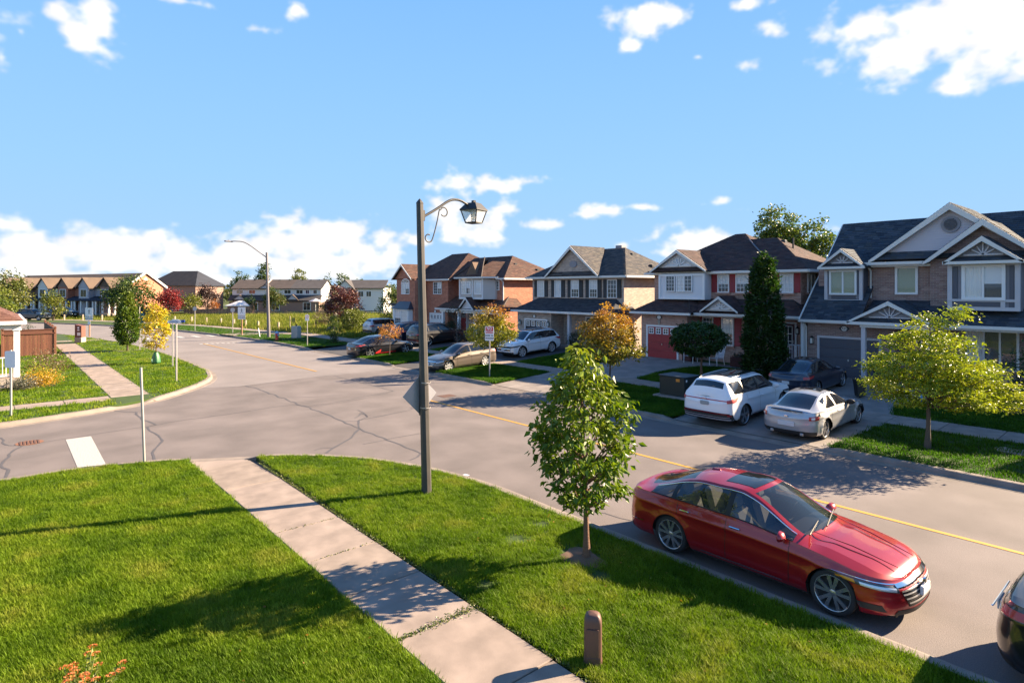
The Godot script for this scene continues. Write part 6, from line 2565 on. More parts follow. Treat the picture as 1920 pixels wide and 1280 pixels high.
func grow_grass() -> void:
	var t1 := tuft_mesh(1, 9, 0.06, 0.0032, 0.035)
	var t2 := tuft_mesh(2, 9, 0.075, 0.006, 0.06)
	var t3 := tuft_mesh(3, 10, 0.34, 0.02, 0.18)
	var pal := [lin(0.075, 0.145, 0.004), lin(0.11, 0.19, 0.006), lin(0.145, 0.23, 0.009), lin(0.175, 0.25, 0.014), lin(0.24, 0.275, 0.03)]
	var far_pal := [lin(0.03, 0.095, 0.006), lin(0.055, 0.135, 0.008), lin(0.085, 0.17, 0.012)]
	var clear := func(q: Vector2, r: RandomNumberGenerator) -> bool:
		for c in [[-7.35, 7.88, 0.42], [-7.6, 6.0, 0.16], [-8.6, 7.5, 0.25], [-5.13, 5.77, 0.12], [-11.93, 7.64, 0.12], [-8.8, 8.35, 0.2], [-6.6, 7.6, 0.2]]:
			if q.distance_to(Vector2(c[0], c[1])) < c[2] * r.randf_range(0.6, 1.5):
				return true
		return false
	for g in grass_areas:
		var nm: String = g[0]
		if nm == "near_strip":
			var view := (g[1] as Array).filter(func(p): return p[0] < 3.0)
			view.append_array([[0.5, 9.0], [0.5, 5.42]])
			turf("grass", "bright short grass of the strip between near pavement and kerb", view, func(_x, _v): return 0.125, 52000, t1, 0.8, 1.5, pal, 71, clear, 0.5, 8.5)
		elif nm == "near_lawn":
			var view := [[-19.4, 1.9], [-18.9, 3.2], [-18.5, 4.06], [-4.2, 4.06], [-5.8, 1.2], [-8.0, -1.6], [-16.0, -3.5], [-19.45, -2.0]]
			turf("grass", "bright short grass of the broad lawn at the lower left", view, func(_x, _v): return 0.125, 76000, t1, 0.8, 1.6, pal, 72, clear, 0.6, 8.5)
		elif nm.begins_with("far_"):
			var yy := func(_x, v): return yfar(v) + (0.02 if v > 24.8 else 0.0)
			if nm == "far_verge":
				yy = func(_x, _v): return 0.14
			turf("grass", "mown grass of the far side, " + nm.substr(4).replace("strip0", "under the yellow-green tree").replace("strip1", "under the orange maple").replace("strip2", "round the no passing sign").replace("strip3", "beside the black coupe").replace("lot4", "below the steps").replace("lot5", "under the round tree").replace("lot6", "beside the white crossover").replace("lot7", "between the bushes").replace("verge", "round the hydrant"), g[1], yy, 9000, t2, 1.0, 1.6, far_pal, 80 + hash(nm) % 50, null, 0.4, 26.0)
		elif nm == "left_lawn":
			turf("grass", "mown grass of the left corner lawn", g[1], func(_x, _v): return 0.13, 16000, t2, 1.0, 1.7, pal, 90, func(q, _r): return (q.y > 3.8 and q.y < 5.35) or (q.x > -31.7 and q.x < -30.45 and q.y < 5.3), 0.4, 36.0)
		elif nm == "meadow":
			turf("grass", "long yellow-green grass of the meadow behind the posts", g[1], func(xx, v): return 0.14 - 0.62 * smoothstep(85.0, 140.0, Vector2(xx, v).length()), 15000, t3, 0.8, 1.7, [lin(0.07, 0.12, 0.01), lin(0.14, 0.18, 0.02), lin(0.22, 0.22, 0.045), lin(0.3, 0.27, 0.09)], 91)
	# weeds in the pavement joint and along its edges
	var wv := MB.new()
	var r := RandomNumberGenerator.new()
	r.seed = 404
	for q in [[-7.15, 4.12, 5.44, 520, 0.035], [-10.2, 4.15, 5.4, 60, 0.012], [-11.82, 4.15, 5.4, 40, 0.01]]:
		for i in q[3]:
			var v := r.randf_range(q[1], q[2])
			var wd: float = q[4] * (0.6 + 1.2 * (v - 4.1) / 1.3)
			var p := P(q[0] + r.randfn() * wd, 0.14, v)
			var dir := Vector3(r.randfn(), r.randf() * 1.2, r.randfn()).normalized()
			leaf(wv, p, dir, Vector3(r.randfn() * 0.4, 1, r.randfn() * 0.4).normalized(), r.randf_range(0.02, 0.045), 0.009, pick(r, [lin(0.1, 0.14, 0.02), lin(0.16, 0.17, 0.04), lin(0.06, 0.12, 0.015)]))
	for i in 2600:
		var x := r.randf_range(-17.0, -1.5)
		var p := P(x, 0.135, 5.43 + absf(r.randfn()) * 0.05)
		leaf(wv, p, Vector3(r.randfn(), r.randf() * 1.0, r.randfn()).normalized(), Vector3(r.randfn() * 0.4, 1, r.randfn() * 0.4).normalized(), r.randf_range(0.02, 0.05), 0.01, pick(r, [lin(0.12, 0.16, 0.03), lin(0.18, 0.19, 0.05), lin(0.07, 0.12, 0.02)]))
	org = Vector3.ZERO
	single("weeds", wv, M.leaf, "small weeds along the pavement edge and in its widest joint", "", "", "stuff")
	var fl := MB.new()
	for i in 150:
		var p := Vector2(r.randf_range(-10, -1.2), r.randf_range(0.4, 8.8))
		if p.y > 4.0 and p.y < 5.5:
			continue
		leaf(fl, P(p.x, 0.165, p.y), Vector3(r.randfn(), 0.1, r.randfn()).normalized(), Vector3(r.randfn() * 0.3, 1, r.randfn() * 0.3).normalized(), r.randf_range(0.03, 0.06), 0.02, pick(r, [lin(0.5, 0.2, 0.03), lin(0.4, 0.12, 0.02), lin(0.45, 0.3, 0.05)]))
	single("fallen_leaves", fl, M.leaf, "a few orange fallen leaves in the near grass", "", "", "stuff")
# ---------------------------------------------------------------- street furniture
func lamp_post() -> void:
	var b := P(-11.93, 0.1, 7.64)
	var h := thing("street_lamp", "dark grey octagonal street lamp with scrolled arm and lantern on the near grass strip", "street lamp", b, 0, "", true)
	var lean := Vector3(-0.105, 0, 0.122) / 6.8
	var m := MB.new()
	m.tube([Vector3.ZERO, lean * 6.75 + Vector3(0, 6.75, 0)], [0.118, 0.083], 8, true, true, PI / 8)
	put("pole", m, M.pole, h)
	m = MB.new()
	m.tube([lean * 6.75 + Vector3(0, 6.75, 0), lean * 6.8 + Vector3(0, 6.79, 0), lean * 6.85 + Vector3(0, 6.86, 0)], [0.092, 0.07, 0.012], 8, true, true, PI / 8)
	put("pole_cap", m, M.pole, h)
	var q := func(v: float, y: float) -> Vector3: return lean * (y - 0.1) + Vector3(0, y - 0.1, -(v - 7.46))
	m = MB.new()
	m.box(q.call(7.54, 6.45) + Vector3(-0.05, 0, -0.03), q.call(7.54, 6.7) + Vector3(0.05, 0, 0.03), 0.008)
	var arm := []
	var rad := []
	for p in smooth([[7.55, 6.55], [7.8, 6.69], [8.0, 6.81], [8.23, 6.96], [8.41, 7.03], [8.62, 7.03], [8.83, 6.95], [8.97, 6.88]], 4):
		arm.append(q.call(p[0], p[1]))
		rad.append(0.031)
	m.tube(arm, rad, 8)
	put("arm", m, M.pole, h)
	m = MB.new()
	var sc := []
	# scroll: a curl at the arm, a straight stay, a curl at the pole
	for i in 13:
		var an := lerpf(3.6, -2.0, i / 12.0)
		sc.append([8.13 + cos(an) * 0.1 * (0.75 + 0.25 * i / 12.0), 6.71 + sin(an) * 0.105])
	sc.reverse()
	sc = []
	for i in 12:
		var an := lerpf(-2.4, 2.75, i / 11.0)
		sc.append([8.13 + cos(an) * 0.1, 6.71 + sin(an) * 0.105])
	sc.append_array([[8.0, 6.74], [7.94, 6.5], [7.87, 6.27], [7.81, 6.1]])
	for i in 13:
		var an := lerpf(-0.3, -5.2, i / 12.0)
		sc.append([7.68 + cos(an) * 0.105 * (1.0 - 0.02 * i), 6.06 + sin(an) * 0.105 * (1.0 - 0.02 * i)])
	var pts := []
	rad = []
	for p in smooth(sc, 3):
		pts.append(q.call(p[0], p[1]))
		rad.append(0.016)
	m.tube(pts, rad, 6)
	put("scroll", m, M.pole, h)
	# lantern
	var c: Vector3 = q.call(9.03, 6.84)
	var l := sub("lantern", h, c)
	var top := []
	var ev := []
	var bot := []
	var inn := []
	for i in 4:
		var an := PI / 4 + TAU * i / 4 + 0.35
		var d := Vector3(cos(an), 0, -sin(an))
		top.append(d * 0.19 + Vector3(0, 0.16, 0))
		ev.append(d * 0.36)
		inn.append(d * 0.33 + Vector3(0, -0.02, 0))
		bot.append(d * 0.21 + Vector3(0, -0.33, 0))
	m = MB.new()
	for i in 4:
		var j := (i + 1) % 4
		m.quad(ev[i], ev[j], top[j], top[i])
		m.quad(ev[i] - Vector3(0, 0.03, 0), ev[j] - Vector3(0, 0.03, 0), ev[j], ev[i])
		m.quad(ev[j] - Vector3(0, 0.03, 0), ev[i] - Vector3(0, 0.03, 0), inn[i] - Vector3(0, 0.01, 0), inn[j] - Vector3(0, 0.01, 0))
	m.poly(top)
	m.box(Vector3(-0.045, 0.15, -0.045), Vector3(0.045, 0.23, 0.045), 0.01)
	put("lantern_roof", m, M.pole_dark, l)
	m = MB.new()
	for i in 4:
		var j := (i + 1) % 4
		m.beam(inn[i], bot[i], 0.025, 0.025)
		m.beam(bot[i], bot[j], 0.03, 0.03)
	put("lantern_frame", m, M.pole_dark, l)
	for i in 4:
		var j := (i + 1) % 4
		m = MB.new()
		m.quad(bot[i], bot[j], inn[j], inn[i])
		put("lantern_pane", m, M.lantern_glass, l)
	m = MB.new()
	m.lathe(Vector3(0, -0.2, 0), [[0.02, -0.06], [0.05, 0.0], [0.05, 0.08], [0.02, 0.16]], 10)
	put("bulb", m, M.frosted, l)
	m = MB.new()
	m.poly([bot[3], bot[2], bot[1], bot[0]])
	put("lantern_base", m, M.pole_dark, l)
	# sign seen from behind, banded to the post
	var s := thing("road_sign", "back of a grey diamond road sign banded to the lamp post", "road sign", P(-12.06, 2.39, 7.55), 0, "", true)
	m = MB.new()
	m.prism([Vector2(0, -0.46), Vector2(0.46, 0), Vector2(0, 0.46), Vector2(-0.46, 0)], Vector3(0, 0, -1), Vector3.UP, Vector3(-0.022, 0, 0), Vector3(0.006, 0, 0))
	put("plate", m, M.alu, s)
	m = MB.new()
	m.box(Vector3(-0.015, -0.47, -0.03), Vector3(0.03, 0.47, 0.03))
	put("mounting_bar", m, M.pole_dark, s)
	for y in [0.3, -0.28]:
		m = MB.new()
		m.tube([Vector3(0.13, y - 0.012, -0.06), Vector3(0.13, y + 0.012, -0.06)], [0.122, 0.122], 8, true, false, PI / 8)
		put("band", m, M.steel, s)


func post_tube(called: String, parent: Node, a: Vector3, b: Vector3, r: float, m: Material, sides := 8) -> void:
	var q := MB.new()
	q.tube([a, b], [r, r], sides)
	put(called, q, m, parent)


func plate(parent: Node, T: Transform3D, w: float, h: float, m: Material, called := "plate", r := 0.05) -> void:
	var q := MB.new()
	q.xf = T
	var o := []
	for c in [[1, 1, 0], [-1, 1, 1], [-1, -1, 2], [1, -1, 3]]:
		for k in 4:
			var an: float = PI / 2 * (c[2] + k / 3.0)
			o.append(Vector2(c[0] * (w * 0.5 - r) + cos(an) * r, c[1] * (h * 0.5 - r) + sin(an) * r))
	q.prism(o, Vector3.RIGHT, Vector3.UP, Vector3.ZERO, Vector3(0, 0, 0.006))
	put(called, q, m, parent)


func walker(parent: Node, T: Transform3D, s: float) -> void:
	# the walking figure printed on crossing signs
	var q := MB.new()
	q.xf = T
	var head := []
	for i in 12:
		head.append(Vector2(0.02 + cos(TAU * i / 12) * 0.1, 0.8 + sin(TAU * i / 12) * 0.1) * s)
	q.prism(head, Vector3.RIGHT, Vector3.UP, Vector3.ZERO, Vector3(0, 0, 0.002))
	for b in [[0.0, 0.66, 0.02, 0.2, 0.13], [0.02, 0.64, 0.2, 0.38, 0.07], [0.2, 0.38, 0.36, 0.3, 0.06], [-0.02, 0.64, -0.2, 0.44, 0.07], [-0.2, 0.44, -0.28, 0.26, 0.06], [0.03, 0.22, 0.16, -0.14, 0.1], [0.16, -0.14, 0.32, -0.5, 0.085], [-0.01, 0.22, -0.12, -0.14, 0.1], [-0.12, -0.14, -0.3, -0.46, 0.085]]:
		q.beam(Vector3(b[0] * s, b[1] * s, 0.001), Vector3(b[2] * s, b[3] * s, 0.001), b[4] * s, 0.002, Vector3(0, 0, 1))
	put("walking_figure", q, M.ink, parent)


func face_T(at: Vector3) -> Transform3D:
	return Transform3D(Basis.IDENTITY, at)


func signs() -> void:
	var s := thing("road_sign", "red and white no passing sign on a steel post before the autumn tree", "road sign", P(-24.96, 0.15, 19.91), 0.5, "", true)
	post_tube("post", s, Vector3.ZERO, Vector3(0, 2.75, 0), 0.035, M.steel)
	plate(s, face_T(Vector3(0, 2.33, 0.04)), 0.5, 0.76, M.white_sign)
	for k in 2:
		var q := MB.new()
		q.box(Vector3(-0.21, 2.34 + 0.16 * k, 0.0465), Vector3(0.21, 2.5 + 0.18 * k, 0.049))
		put("red_band", q, M.red_sign, s)
	words("NO", 0.15, 0.003, M.white_sign, s, "lettering", face_T(Vector3(0, 2.585, 0.051)))
	words("PASSING", 0.1, 0.003, M.white_sign, s, "lettering", face_T(Vector3(0, 2.42, 0.051)))
	words("HERE TO", 0.085, 0.003, M.ink, s, "lettering", face_T(Vector3(0, 2.22, 0.049)))
	words("CROSSING", 0.085, 0.003, M.ink, s, "lettering", face_T(Vector3(0, 2.08, 0.049)))
	for q in [[P(-71.4, 0.15, 7.05), 0.86, "white walking-figure sign on a wooden post left of the narrow tree"], [P(-63.82, 0.15, 18.95), 0.86, "white walking-figure sign on a wooden post beside the worn path"]]:
		s = thing("crossing_sign", q[2], "road sign", q[0], q[1], "crossing signs", true)
		var w := MB.new()
		w.box(Vector3(-0.05, 0, -0.05), Vector3(0.05, 2.6, 0.04), 0.008)
		put("post", w, M.cedar_post, s)
		plate(s, face_T(Vector3(0, 2.42, 0.05)), 0.76, 0.8, M.white_sign)
		plate(s, face_T(Vector3(0, 1.8, 0.05)), 0.76, 0.4, M.white_sign)
		walker(s, Transform3D(Basis.IDENTITY if q[1] > 0 and q[0].x < -70 else Basis(Vector3(-1, 0, 0), Vector3(0, 1, 0), Vector3(0, 0, -1)), Vector3(0, 2.36, 0.058)), 0.36)
		words("STOP FOR", 0.11, 0.003, M.ink, s, "lettering", face_T(Vector3(0, 1.88, 0.058)))
		words("PEDESTRIANS", 0.09, 0.003, M.ink, s, "lettering", face_T(Vector3(0, 1.73, 0.058)))
		if q[0].x < -70:
			plate(s, face_T(Vector3(0, 1.35, 0.05)), 0.26, 0.36, M.white_sign, "lower_plate")
	s = thing("street_name_sign", "steel post with white and blue street name blades on the left corner", "street sign", P(-34.46, 0.13, 7.05), 0.9, "", true)
	post_tube("post", s, Vector3.ZERO, Vector3(0, 2.95, 0), 0.045, M.steel)
	var bl := MB.new()
	var o := [Vector2(-0.38, 0.0), Vector2(0.3, 0.0), Vector2(0.3, 0.14), Vector2(0.12, 0.2), Vector2(-0.12, 0.21), Vector2(-0.2, 0.15), Vector2(-0.38, 0.14)]
	bl.prism(o, Vector3.RIGHT, Vector3.UP, Vector3(-0.05, 2.96, 0), Vector3(0, 0, 0.02))
	put("name_blade", bl, M.white_sign, s)
	bl = MB.new()
	bl.box(Vector3(0.16, 3.0, -0.02), Vector3(0.42, 3.13, 0.016))
	put("name_blade", bl, M.blue_sign, s)
	bl = MB.new()
	bl.box(Vector3(-0.33, 3.05, 0.021), Vector3(0.12, 3.075, 0.023))
	for k in 7:
		bl.box(Vector3(-0.33 + k * 0.065, 2.985, 0.021), Vector3(-0.295 + k * 0.065, 3.035, 0.023))
	put("blade_print", bl, M.blue_sign, s)
	s = thing("sign_post", "thin plain steel sign post just behind the street name sign", "post", P(-41.21, 0.13, 8.23), 0, "", true)
	post_tube("post", s, Vector3.ZERO, Vector3(0, 2.55, 0), 0.035, M.steel)
	var bx := MB.new()
	bx.box(Vector3(-0.14, 2.2, -0.01), Vector3(0.14, 2.62, 0.004))
	put("plate", bx, M.alu, s)
	s = thing("sign_post", "bare steel sign post at the kerb of the near lawn", "post", P(-18.93, 0.1, 3.1), 0, "", true)
	post_tube("post", s, Vector3.ZERO, Vector3(-0.06, 2.62, 0.075), 0.034, M.steel, 10)
	bx = MB.new()
	bx.box(Vector3(-0.075, 2.2, 0.04), Vector3(-0.05, 2.6, 0.09))
	put("sign_edge", bx, M.alu, s)
	s = thing("road_sign", "small white sign on a steel post at the left edge beside the side street", "road sign", P(-29.21, 0.13, 0.48), 0.85, "", true)
	post_tube("post", s, Vector3.ZERO, Vector3(0.0, 2.45, 0.0), 0.036, M.steel)
	plate(s, face_T(Vector3(0, 2.1, 0.04)), 0.4, 0.62, M.white_sign)
	s = thing("road_sign", "small parking sign on a post on the shaded grass by the driveway", "road sign", P(-48.49, 0.15, 19.52), 0.8, "", true)
	post_tube("post", s, Vector3.ZERO, Vector3(0, 2.6, 0), 0.035, M.steel)
	plate(s, face_T(Vector3(0, 2.3, 0.04)), 0.32, 0.5, M.white_sign)
	var ring := MB.new()
	var rp := []
	var rr := []
	for i in 19:
		rp.append(Vector3(cos(TAU * i / 18) * 0.1, 2.38 + sin(TAU * i / 18) * 0.1, 0.05))
		rr.append(0.014)
	ring.tube(rp, rr, 5)
	put("red_ring", ring, M.red_sign, s)
	for q in [[P(-73.6, 0.15, 16.9), 0.45, 0.45, "far grey sign on a white post beyond the crosswalk"], [P(-66.7, 0.15, 18.9), 0.45, 0.45, "small pale round-cornered sign left of the walking-figure sign"]]:
		s = thing("road_sign", q[3], "road sign", q[0], 0.86, "", true)
		post_tube("post", s, Vector3.ZERO, Vector3(0, 2.6, 0), 0.035, M.steel)
		plate(s, face_T(Vector3(0, 2.45, 0.04)), q[1], q[2], M.alu, "plate", 0.18)
	s = thing("banner_sign", "blue vertical banner and grey box on a thin post behind the narrow tree", "sign", P(-53.52, 0.14, 8.44), 0.85, "", true)
	post_tube("post", s, Vector3.ZERO, Vector3(0, 3.3, 0), 0.035, M.steel)
	plate(s, face_T(Vector3(0.2, 2.45, 0.04)), 0.3, 0.8, M.teal_sign, "banner", 0.02)
	bx = MB.new()
	bx.box(Vector3(-0.1, 1.1, -0.08), Vector3(0.1, 1.7, 0.1), 0.02)
	put("box", bx, M.grey_metal, s)


func tall_lamp() -> void:
	var h := thing("street_lamp", "tall tapered street lamp with a long curved arm beside the worn path", "street lamp", P(-59.03, 0.15, 19.99), 0, "", true)
	var m := MB.new()
	m.tube([Vector3.ZERO, Vector3(-0.15, 8.15, 0.15)], [0.17, 0.1], 10)
	put("pole", m, M.lamp_grey, h)
	m = MB.new()
	var pts := []
	var rad := []
	for p in smooth([[0.0, 7.65], [0.7, 8.2], [1.4, 8.75], [2.0, 9.08], [2.6, 9.13], [3.0, 9.12]], 4):
		pts.append(Vector3(-0.14, p[1], 0.14 + p[0]) + Vector3(-0.25, 0, 0) * p[0])
		rad.append(0.045)
	m.tube(pts, rad, 6)
	put("arm", m, M.lamp_grey, h)
	m = MB.new()
	m.xf = Transform3D(Basis(Vector3.UP, 0.25), Vector3(-0.97, 9.1, 3.35))
	m.box(Vector3(-0.14, -0.05, -0.4), Vector3(0.14, 0.06, 0.4), 0.04)
	m.box(Vector3(-0.04, 0.06, -0.04), Vector3(0.04, 0.14, 0.04))
	put("lamp_head", m, M.lamp_grey, h)


func utilities() -> void:
	# brown service post in the foreground
	var h := thing("service_post", "brown plastic cable service post standing in the near grass strip", "utility post", P(-5.13, 0.1, 5.77), 0.72, "", true)
	var m := MB.new()
	var o := []
	for i in 16:
		var an := TAU * i / 16
		var cx := cos(an)
		var cz := sin(an)
		o.append(Vector2(signf(cx) * pow(absf(cx), 0.45) * 0.115, signf(cz) * pow(absf(cz), 0.45) * 0.1))
	var rows := []
	for lv in [[0.0, 1.06], [0.08, 1.03], [0.1, 0.99], [0.5, 0.98], [0.56, 0.97], [0.6, 0.9], [0.64, 0.76], [0.665, 0.5], [0.673, 0.02]]:
		var row := PackedVector3Array()
		for i in 17:
			row.append(Vector3(o[i % 16].x * lv[1], lv[0], o[i % 16].y * lv[1]))
		rows.append(row)
	m.grid(rows, false)
	put("shell", m, M.brown_plastic, h)
	m = MB.new()
	m.box(Vector3(-0.08, 0.14, 0.098), Vector3(0.08, 0.5, 0.108), 0.01)
	put("cover", m, M.brown_plastic, h)
	# transformer
	h = thing("transformer_box", "dark green transformer box on a concrete pad beside the white crossover's driveway neighbour", "utility box", P(-15.0, 0.18, 22.4), 0, "", true)
	tag(h, "dark green transformer box on a concrete pad left of the white SUV", "utility box")
	m = MB.new()
	m.box(Vector3(-0.82, -0.1, -0.72), Vector3(0.82, 0.12, 0.78), 0.03)
	put("pad", m, M.concrete, h)
	m = MB.new()
	m.box(Vector3(-0.66, 0.12, -0.55), Vector3(0.6, 0.92, 0.48), 0.02)
	m.box(Vector3(0.595, 0.16, -0.5), Vector3(0.606, 0.86, 0.43))
	put("cabinet", m, M.trafo, h)
	m = MB.new()
	m.box(Vector3(-0.7, 0.92, -0.6), Vector3(0.64, 0.97, 0.53), 0.02)
	put("lid", m, M.trafo_lid, h)
	m = MB.new()
	m.box(Vector3(0.18, 0.74, 0.481), Vector3(0.36, 0.86, 0.486))
	put("warning_label", m, M.orange_label, h)
	m = MB.new()
	m.box(Vector3(0.607, 0.74, 0.3), Vector3(0.61, 0.84, 0.4))
	put("number_label", m, M.white_sign, h)
	# vault lid
	h = thing("vault_lid", "flat pale concrete utility lid in the grass at the right edge", "utility lid", P(-3.1, 0.19, 22.2), 0, "", true)
	m = MB.new()
	o = []
	for i in 24:
		var an := TAU * i / 24
		o.append(Vector2(signf(cos(an)) * pow(absf(cos(an)), 0.35) * 1.05, signf(sin(an)) * pow(absf(sin(an)), 0.5) * 0.36))
	m.prism(o, Vector3(1, 0, 0), Vector3(0, 0, -1), Vector3(0, -0.05, 0), Vector3(0, 0.08, 0))
	put("lid", m, M.concrete, h)
	# hydrant
	h = thing("fire_hydrant", "red fire hydrant with a blue cap on the far verge", "fire hydrant", P(-55.45, 0.14, 19.5), 0.4, "", true)
	m = MB.new()
	m.lathe(Vector3.ZERO, [[0.001, 0.0], [0.2, 0.0], [0.2, 0.05], [0.13, 0.06], [0.13, 0.55], [0.17, 0.57], [0.17, 0.62]], 14)
	put("barrel", m, M.hydrant_red, h)
	m = MB.new()
	m.lathe(Vector3(0, 0.62, 0), [[0.17, 0.0], [0.16, 0.08], [0.1, 0.16], [0.04, 0.18], [0.04, 0.24], [0.001, 0.24]], 14)
	put("cap", m, M.hydrant_blue, h)
	for a in [0.0, PI]:
		m = MB.new()
		m.tube([Vector3(cos(a) * 0.1, 0.48, 0), Vector3(cos(a) * 0.24, 0.48, 0)], [0.07, 0.075], 10)
		put("nozzle", m, M.hydrant_blue, h)
	# pale cabinet
	h = thing("utility_cabinet", "pale grey utility cabinet on the shaded verge behind the hydrant", "utility box", P(-56.3, 0.15, 21.6), 0.55, "", true)
	m = MB.new()
	m.box(Vector3(-0.36, 0, -0.28), Vector3(0.36, 1.15, 0.28), 0.03)
	put("cabinet", m, M.pale_metal, h)
	for x in [-0.18, 0.18]:
		m = MB.new()
		m.box(Vector3(x - 0.16, 0.1, 0.28), Vector3(x + 0.16, 1.05, 0.295), 0.01)
		put("door", m, M.pale_metal, h)
	m = MB.new()
	m.box(Vector3(-0.05, 1.15, -0.05), Vector3(0.05, 1.35, 0.05), 0.01)
	put("cap", m, M.black_metal, h)
	# plain white marker
	h = thing("marker_post", "short leaning white marker post beside the tall street lamp", "post", P(-60.4, 0.15, 19.6), 0, "", true)
	m = MB.new()
	m.beam(Vector3(0, 0, 0), Vector3(-0.12, 0.85, 0.1), 0.1, 0.06, Vector3(0, 0, 1))
	put("post", m, M.white_sign, h)
	h = thing("marker_post", "white marker post with a dark head across the road from the brown pillar", "post", P(-86.5, 0.15, 11.8), 0, "", true)
	m = MB.new()
	m.box(Vector3(-0.06, 0, -0.06), Vector3(0.06, 0.9, 0.06), 0.01)
	put("post", m, M.white_sign, h)
	m = MB.new()
	m.box(Vector3(-0.1, 0.9, -0.1), Vector3(0.1, 1.35, 0.1), 0.03)
	put("head", m, M.grey_metal, h)
	# wooden bollards along the footpath
	h = thing("wooden_post", "pale wooden post of the row along the footpath", "post", P(-86.86, 0.1, 21.35), 0, "wooden posts along the footpath", true)
	m = MB.new()
	m.box(Vector3(-0.09, 0, -0.09), Vector3(0.09, 0.9, 0.09), 0.012)
	m.xf = Transform3D.IDENTITY
	put("post", m, M.pale_wood, h)
	var pts := [[-69.27, 24.55], [-73.3, 23.6], [-76.6, 23.2], [-79.9, 22.8], [-83.4, 22.2], [-90.2, 20.3], [-93.3, 18.9], [-96.3, 17.3], [-99.2, 15.6], [-102.2, 13.8], [-105.2, 11.9], [-108.2, 9.9], [-111.2, 7.9]]
	for p in pts:
		dup(h, P(p[0], 0.1, p[1]), "pale wooden post of the row along the footpath", rng.randf() * 0.4)
	# yellow panel on a post in the meadow, dark gate
	h = thing("panel_sign", "small yellow panel on a post at the edge of the meadow", "sign", P(-68.6, 0.1, 25.6), 0.86, "", true)
	post_tube("post", h, Vector3.ZERO, Vector3(0, 1.6, 0), 0.05, M.pale_wood)
	m = MB.new()
	m.box(Vector3(0.2, 0.9, -0.02), Vector3(0.65, 1.4, 0.02))
	put("panel", m, M.olive_panel, h)
	m = MB.new()
	m.beam(Vector3(0, 1.1, 0), Vector3(0.22, 1.15, 0), 0.04, 0.04)
	put("bracket", m, M.pale_wood, h)
	h = thing("metal_gate", "brown metal field gate standing in the meadow left of the burgundy tree", "gate", P(-65.6, 0.05, 27.4), 0, "", true)
	var a := Vector3(0, 0, 0)
	var b := Vector3(1.7, 0, -1.95)
	for t in [0.0, 1.0]:
		post_tube("post", h, a.lerp(b, t), a.lerp(b, t) + Vector3(0, 1.25, 0), 0.06, M.rust_dark)
	for y in [0.25, 1.15]:
		post_tube("rail_bar", h, a + Vector3(0, y, 0), b + Vector3(0, y, 0), 0.03, M.rust_dark)
	h = thing("tarp_heap", "dark bundled tarp heap at the foot of the metal gate", "heap", P(-61.2, 0.1, 27.3), 0, "", true)
	m = MB.new()
	rows = []
	for i in 9:
		var row := PackedVector3Array()
		for j in 9:
			var th := TAU * i / 8
			var ph := PI * 0.5 * j / 8
			row.append(Vector3(cos(th) * cos(ph) * (1.0 + 0.15 * sin(th * 3)), sin(ph) * 0.75, -sin(th) * cos(ph) * 0.6))
		rows.append(row)
	m.grid(rows)
	put("tarp", m, M.tarp, h)
	# brown pillar sign on the left
	h = thing("pillar_sign", "brown entrance pillar with a stone foot beside the left pavement", "sign", P(-64.4, 0.14, 5.7), 0.95, "", true)
	m = MB.new()
	m.box(Vector3(-0.3, 0, -0.34), Vector3(0.3, 0.45, 0.34), 0.03)
	put("stone_foot", m, M.stone, h)
	m = MB.new()
	m.prism([Vector2(-0.27, 0.45), Vector2(0.27, 0.45), Vector2(0.27, 1.45), Vector2(-0.27, 1.58)], Vector3.RIGHT, Vector3.UP, Vector3(0, 0, -0.3), Vector3(0, 0, 0.6))
	put("pillar", m, M.brown_panel, h)
	for q in [[0.02, 1.3, 0.07, 0.07], [0.02, 1.1, 0.08, 0.05], [0.06, 0.76, 0.13, 0.13]]:
		m = MB.new()
		m.box(Vector3(q[0] - q[2], q[1] - q[3], 0.3), Vector3(q[0] + q[2], q[1] + q[3], 0.306))
		put("pale_emblem", m, M.white_sign, h)


func brown_fence() -> void:
	var h := thing("wood_fence", "tall reddish brown board fence on the left corner", "fence", P(-53.8, 0.14, 2.0), 0.0)
	for i in 18:
		var v := 0.45 + i * 0.155
		var m := MB.new()
		m.bx(-53.82, -53.79 + rng.randf_range(0.0, 0.012), 0.16, 1.68, v, v + 0.148, 0.006)
		put("board", m, M.fence_board[i % 3], h)
	for q in [[0.45, 3.3, 1.7, 1.95], [0.4, 3.3, 1.66, 1.72], [0.4, 3.3, 1.95, 2.0]]:
		var m := MB.new()
		m.bx(-53.83, -53.77 if q[3] < 1.96 and q[2] > 1.68 else -53.73, q[2], q[3], q[0], q[1])
		put("top_rail", m, M.fence_board[1], h)
	for i in 70:
		var x := -53.95 - i * 0.155
		var m := MB.new()
		m.bx(x - 0.148, x, 0.16, 1.68, 3.26, 3.29, 0.006)
		put("board", m, M.fence_board[(i * 7) % 3], h)
	for q in [[1.7, 1.95], [1.95, 2.0]]:
		var m := MB.new()
		m.bx(-64.8, -53.9, q[0], q[1], 3.24, 3.31)
		put("top_rail", m, M.fence_board[0], h)
	for p in [[-53.8, 0.42], [-53.8, 3.3], [-56.4, 3.3], [-59.0, 3.3], [-61.6, 3.3], [-64.8, 3.3]]:
		var m := MB.new()
		m.bx(p[0] - 0.07, p[0] + 0.07, 0.1, 2.06, p[1] - 0.07, p[1] + 0.07, 0.008)
		m.bx(p[0] - 0.1, p[0] + 0.1, 2.06, 2.1, p[1] - 0.1, p[1] + 0.1, 0.008)
		m.bx(p[0] - 0.06, p[0] + 0.06, 2.1, 2.17, p[1] - 0.06, p[1] + 0.06, 0.02)
		put("post", m, M.fence_board[2], h)


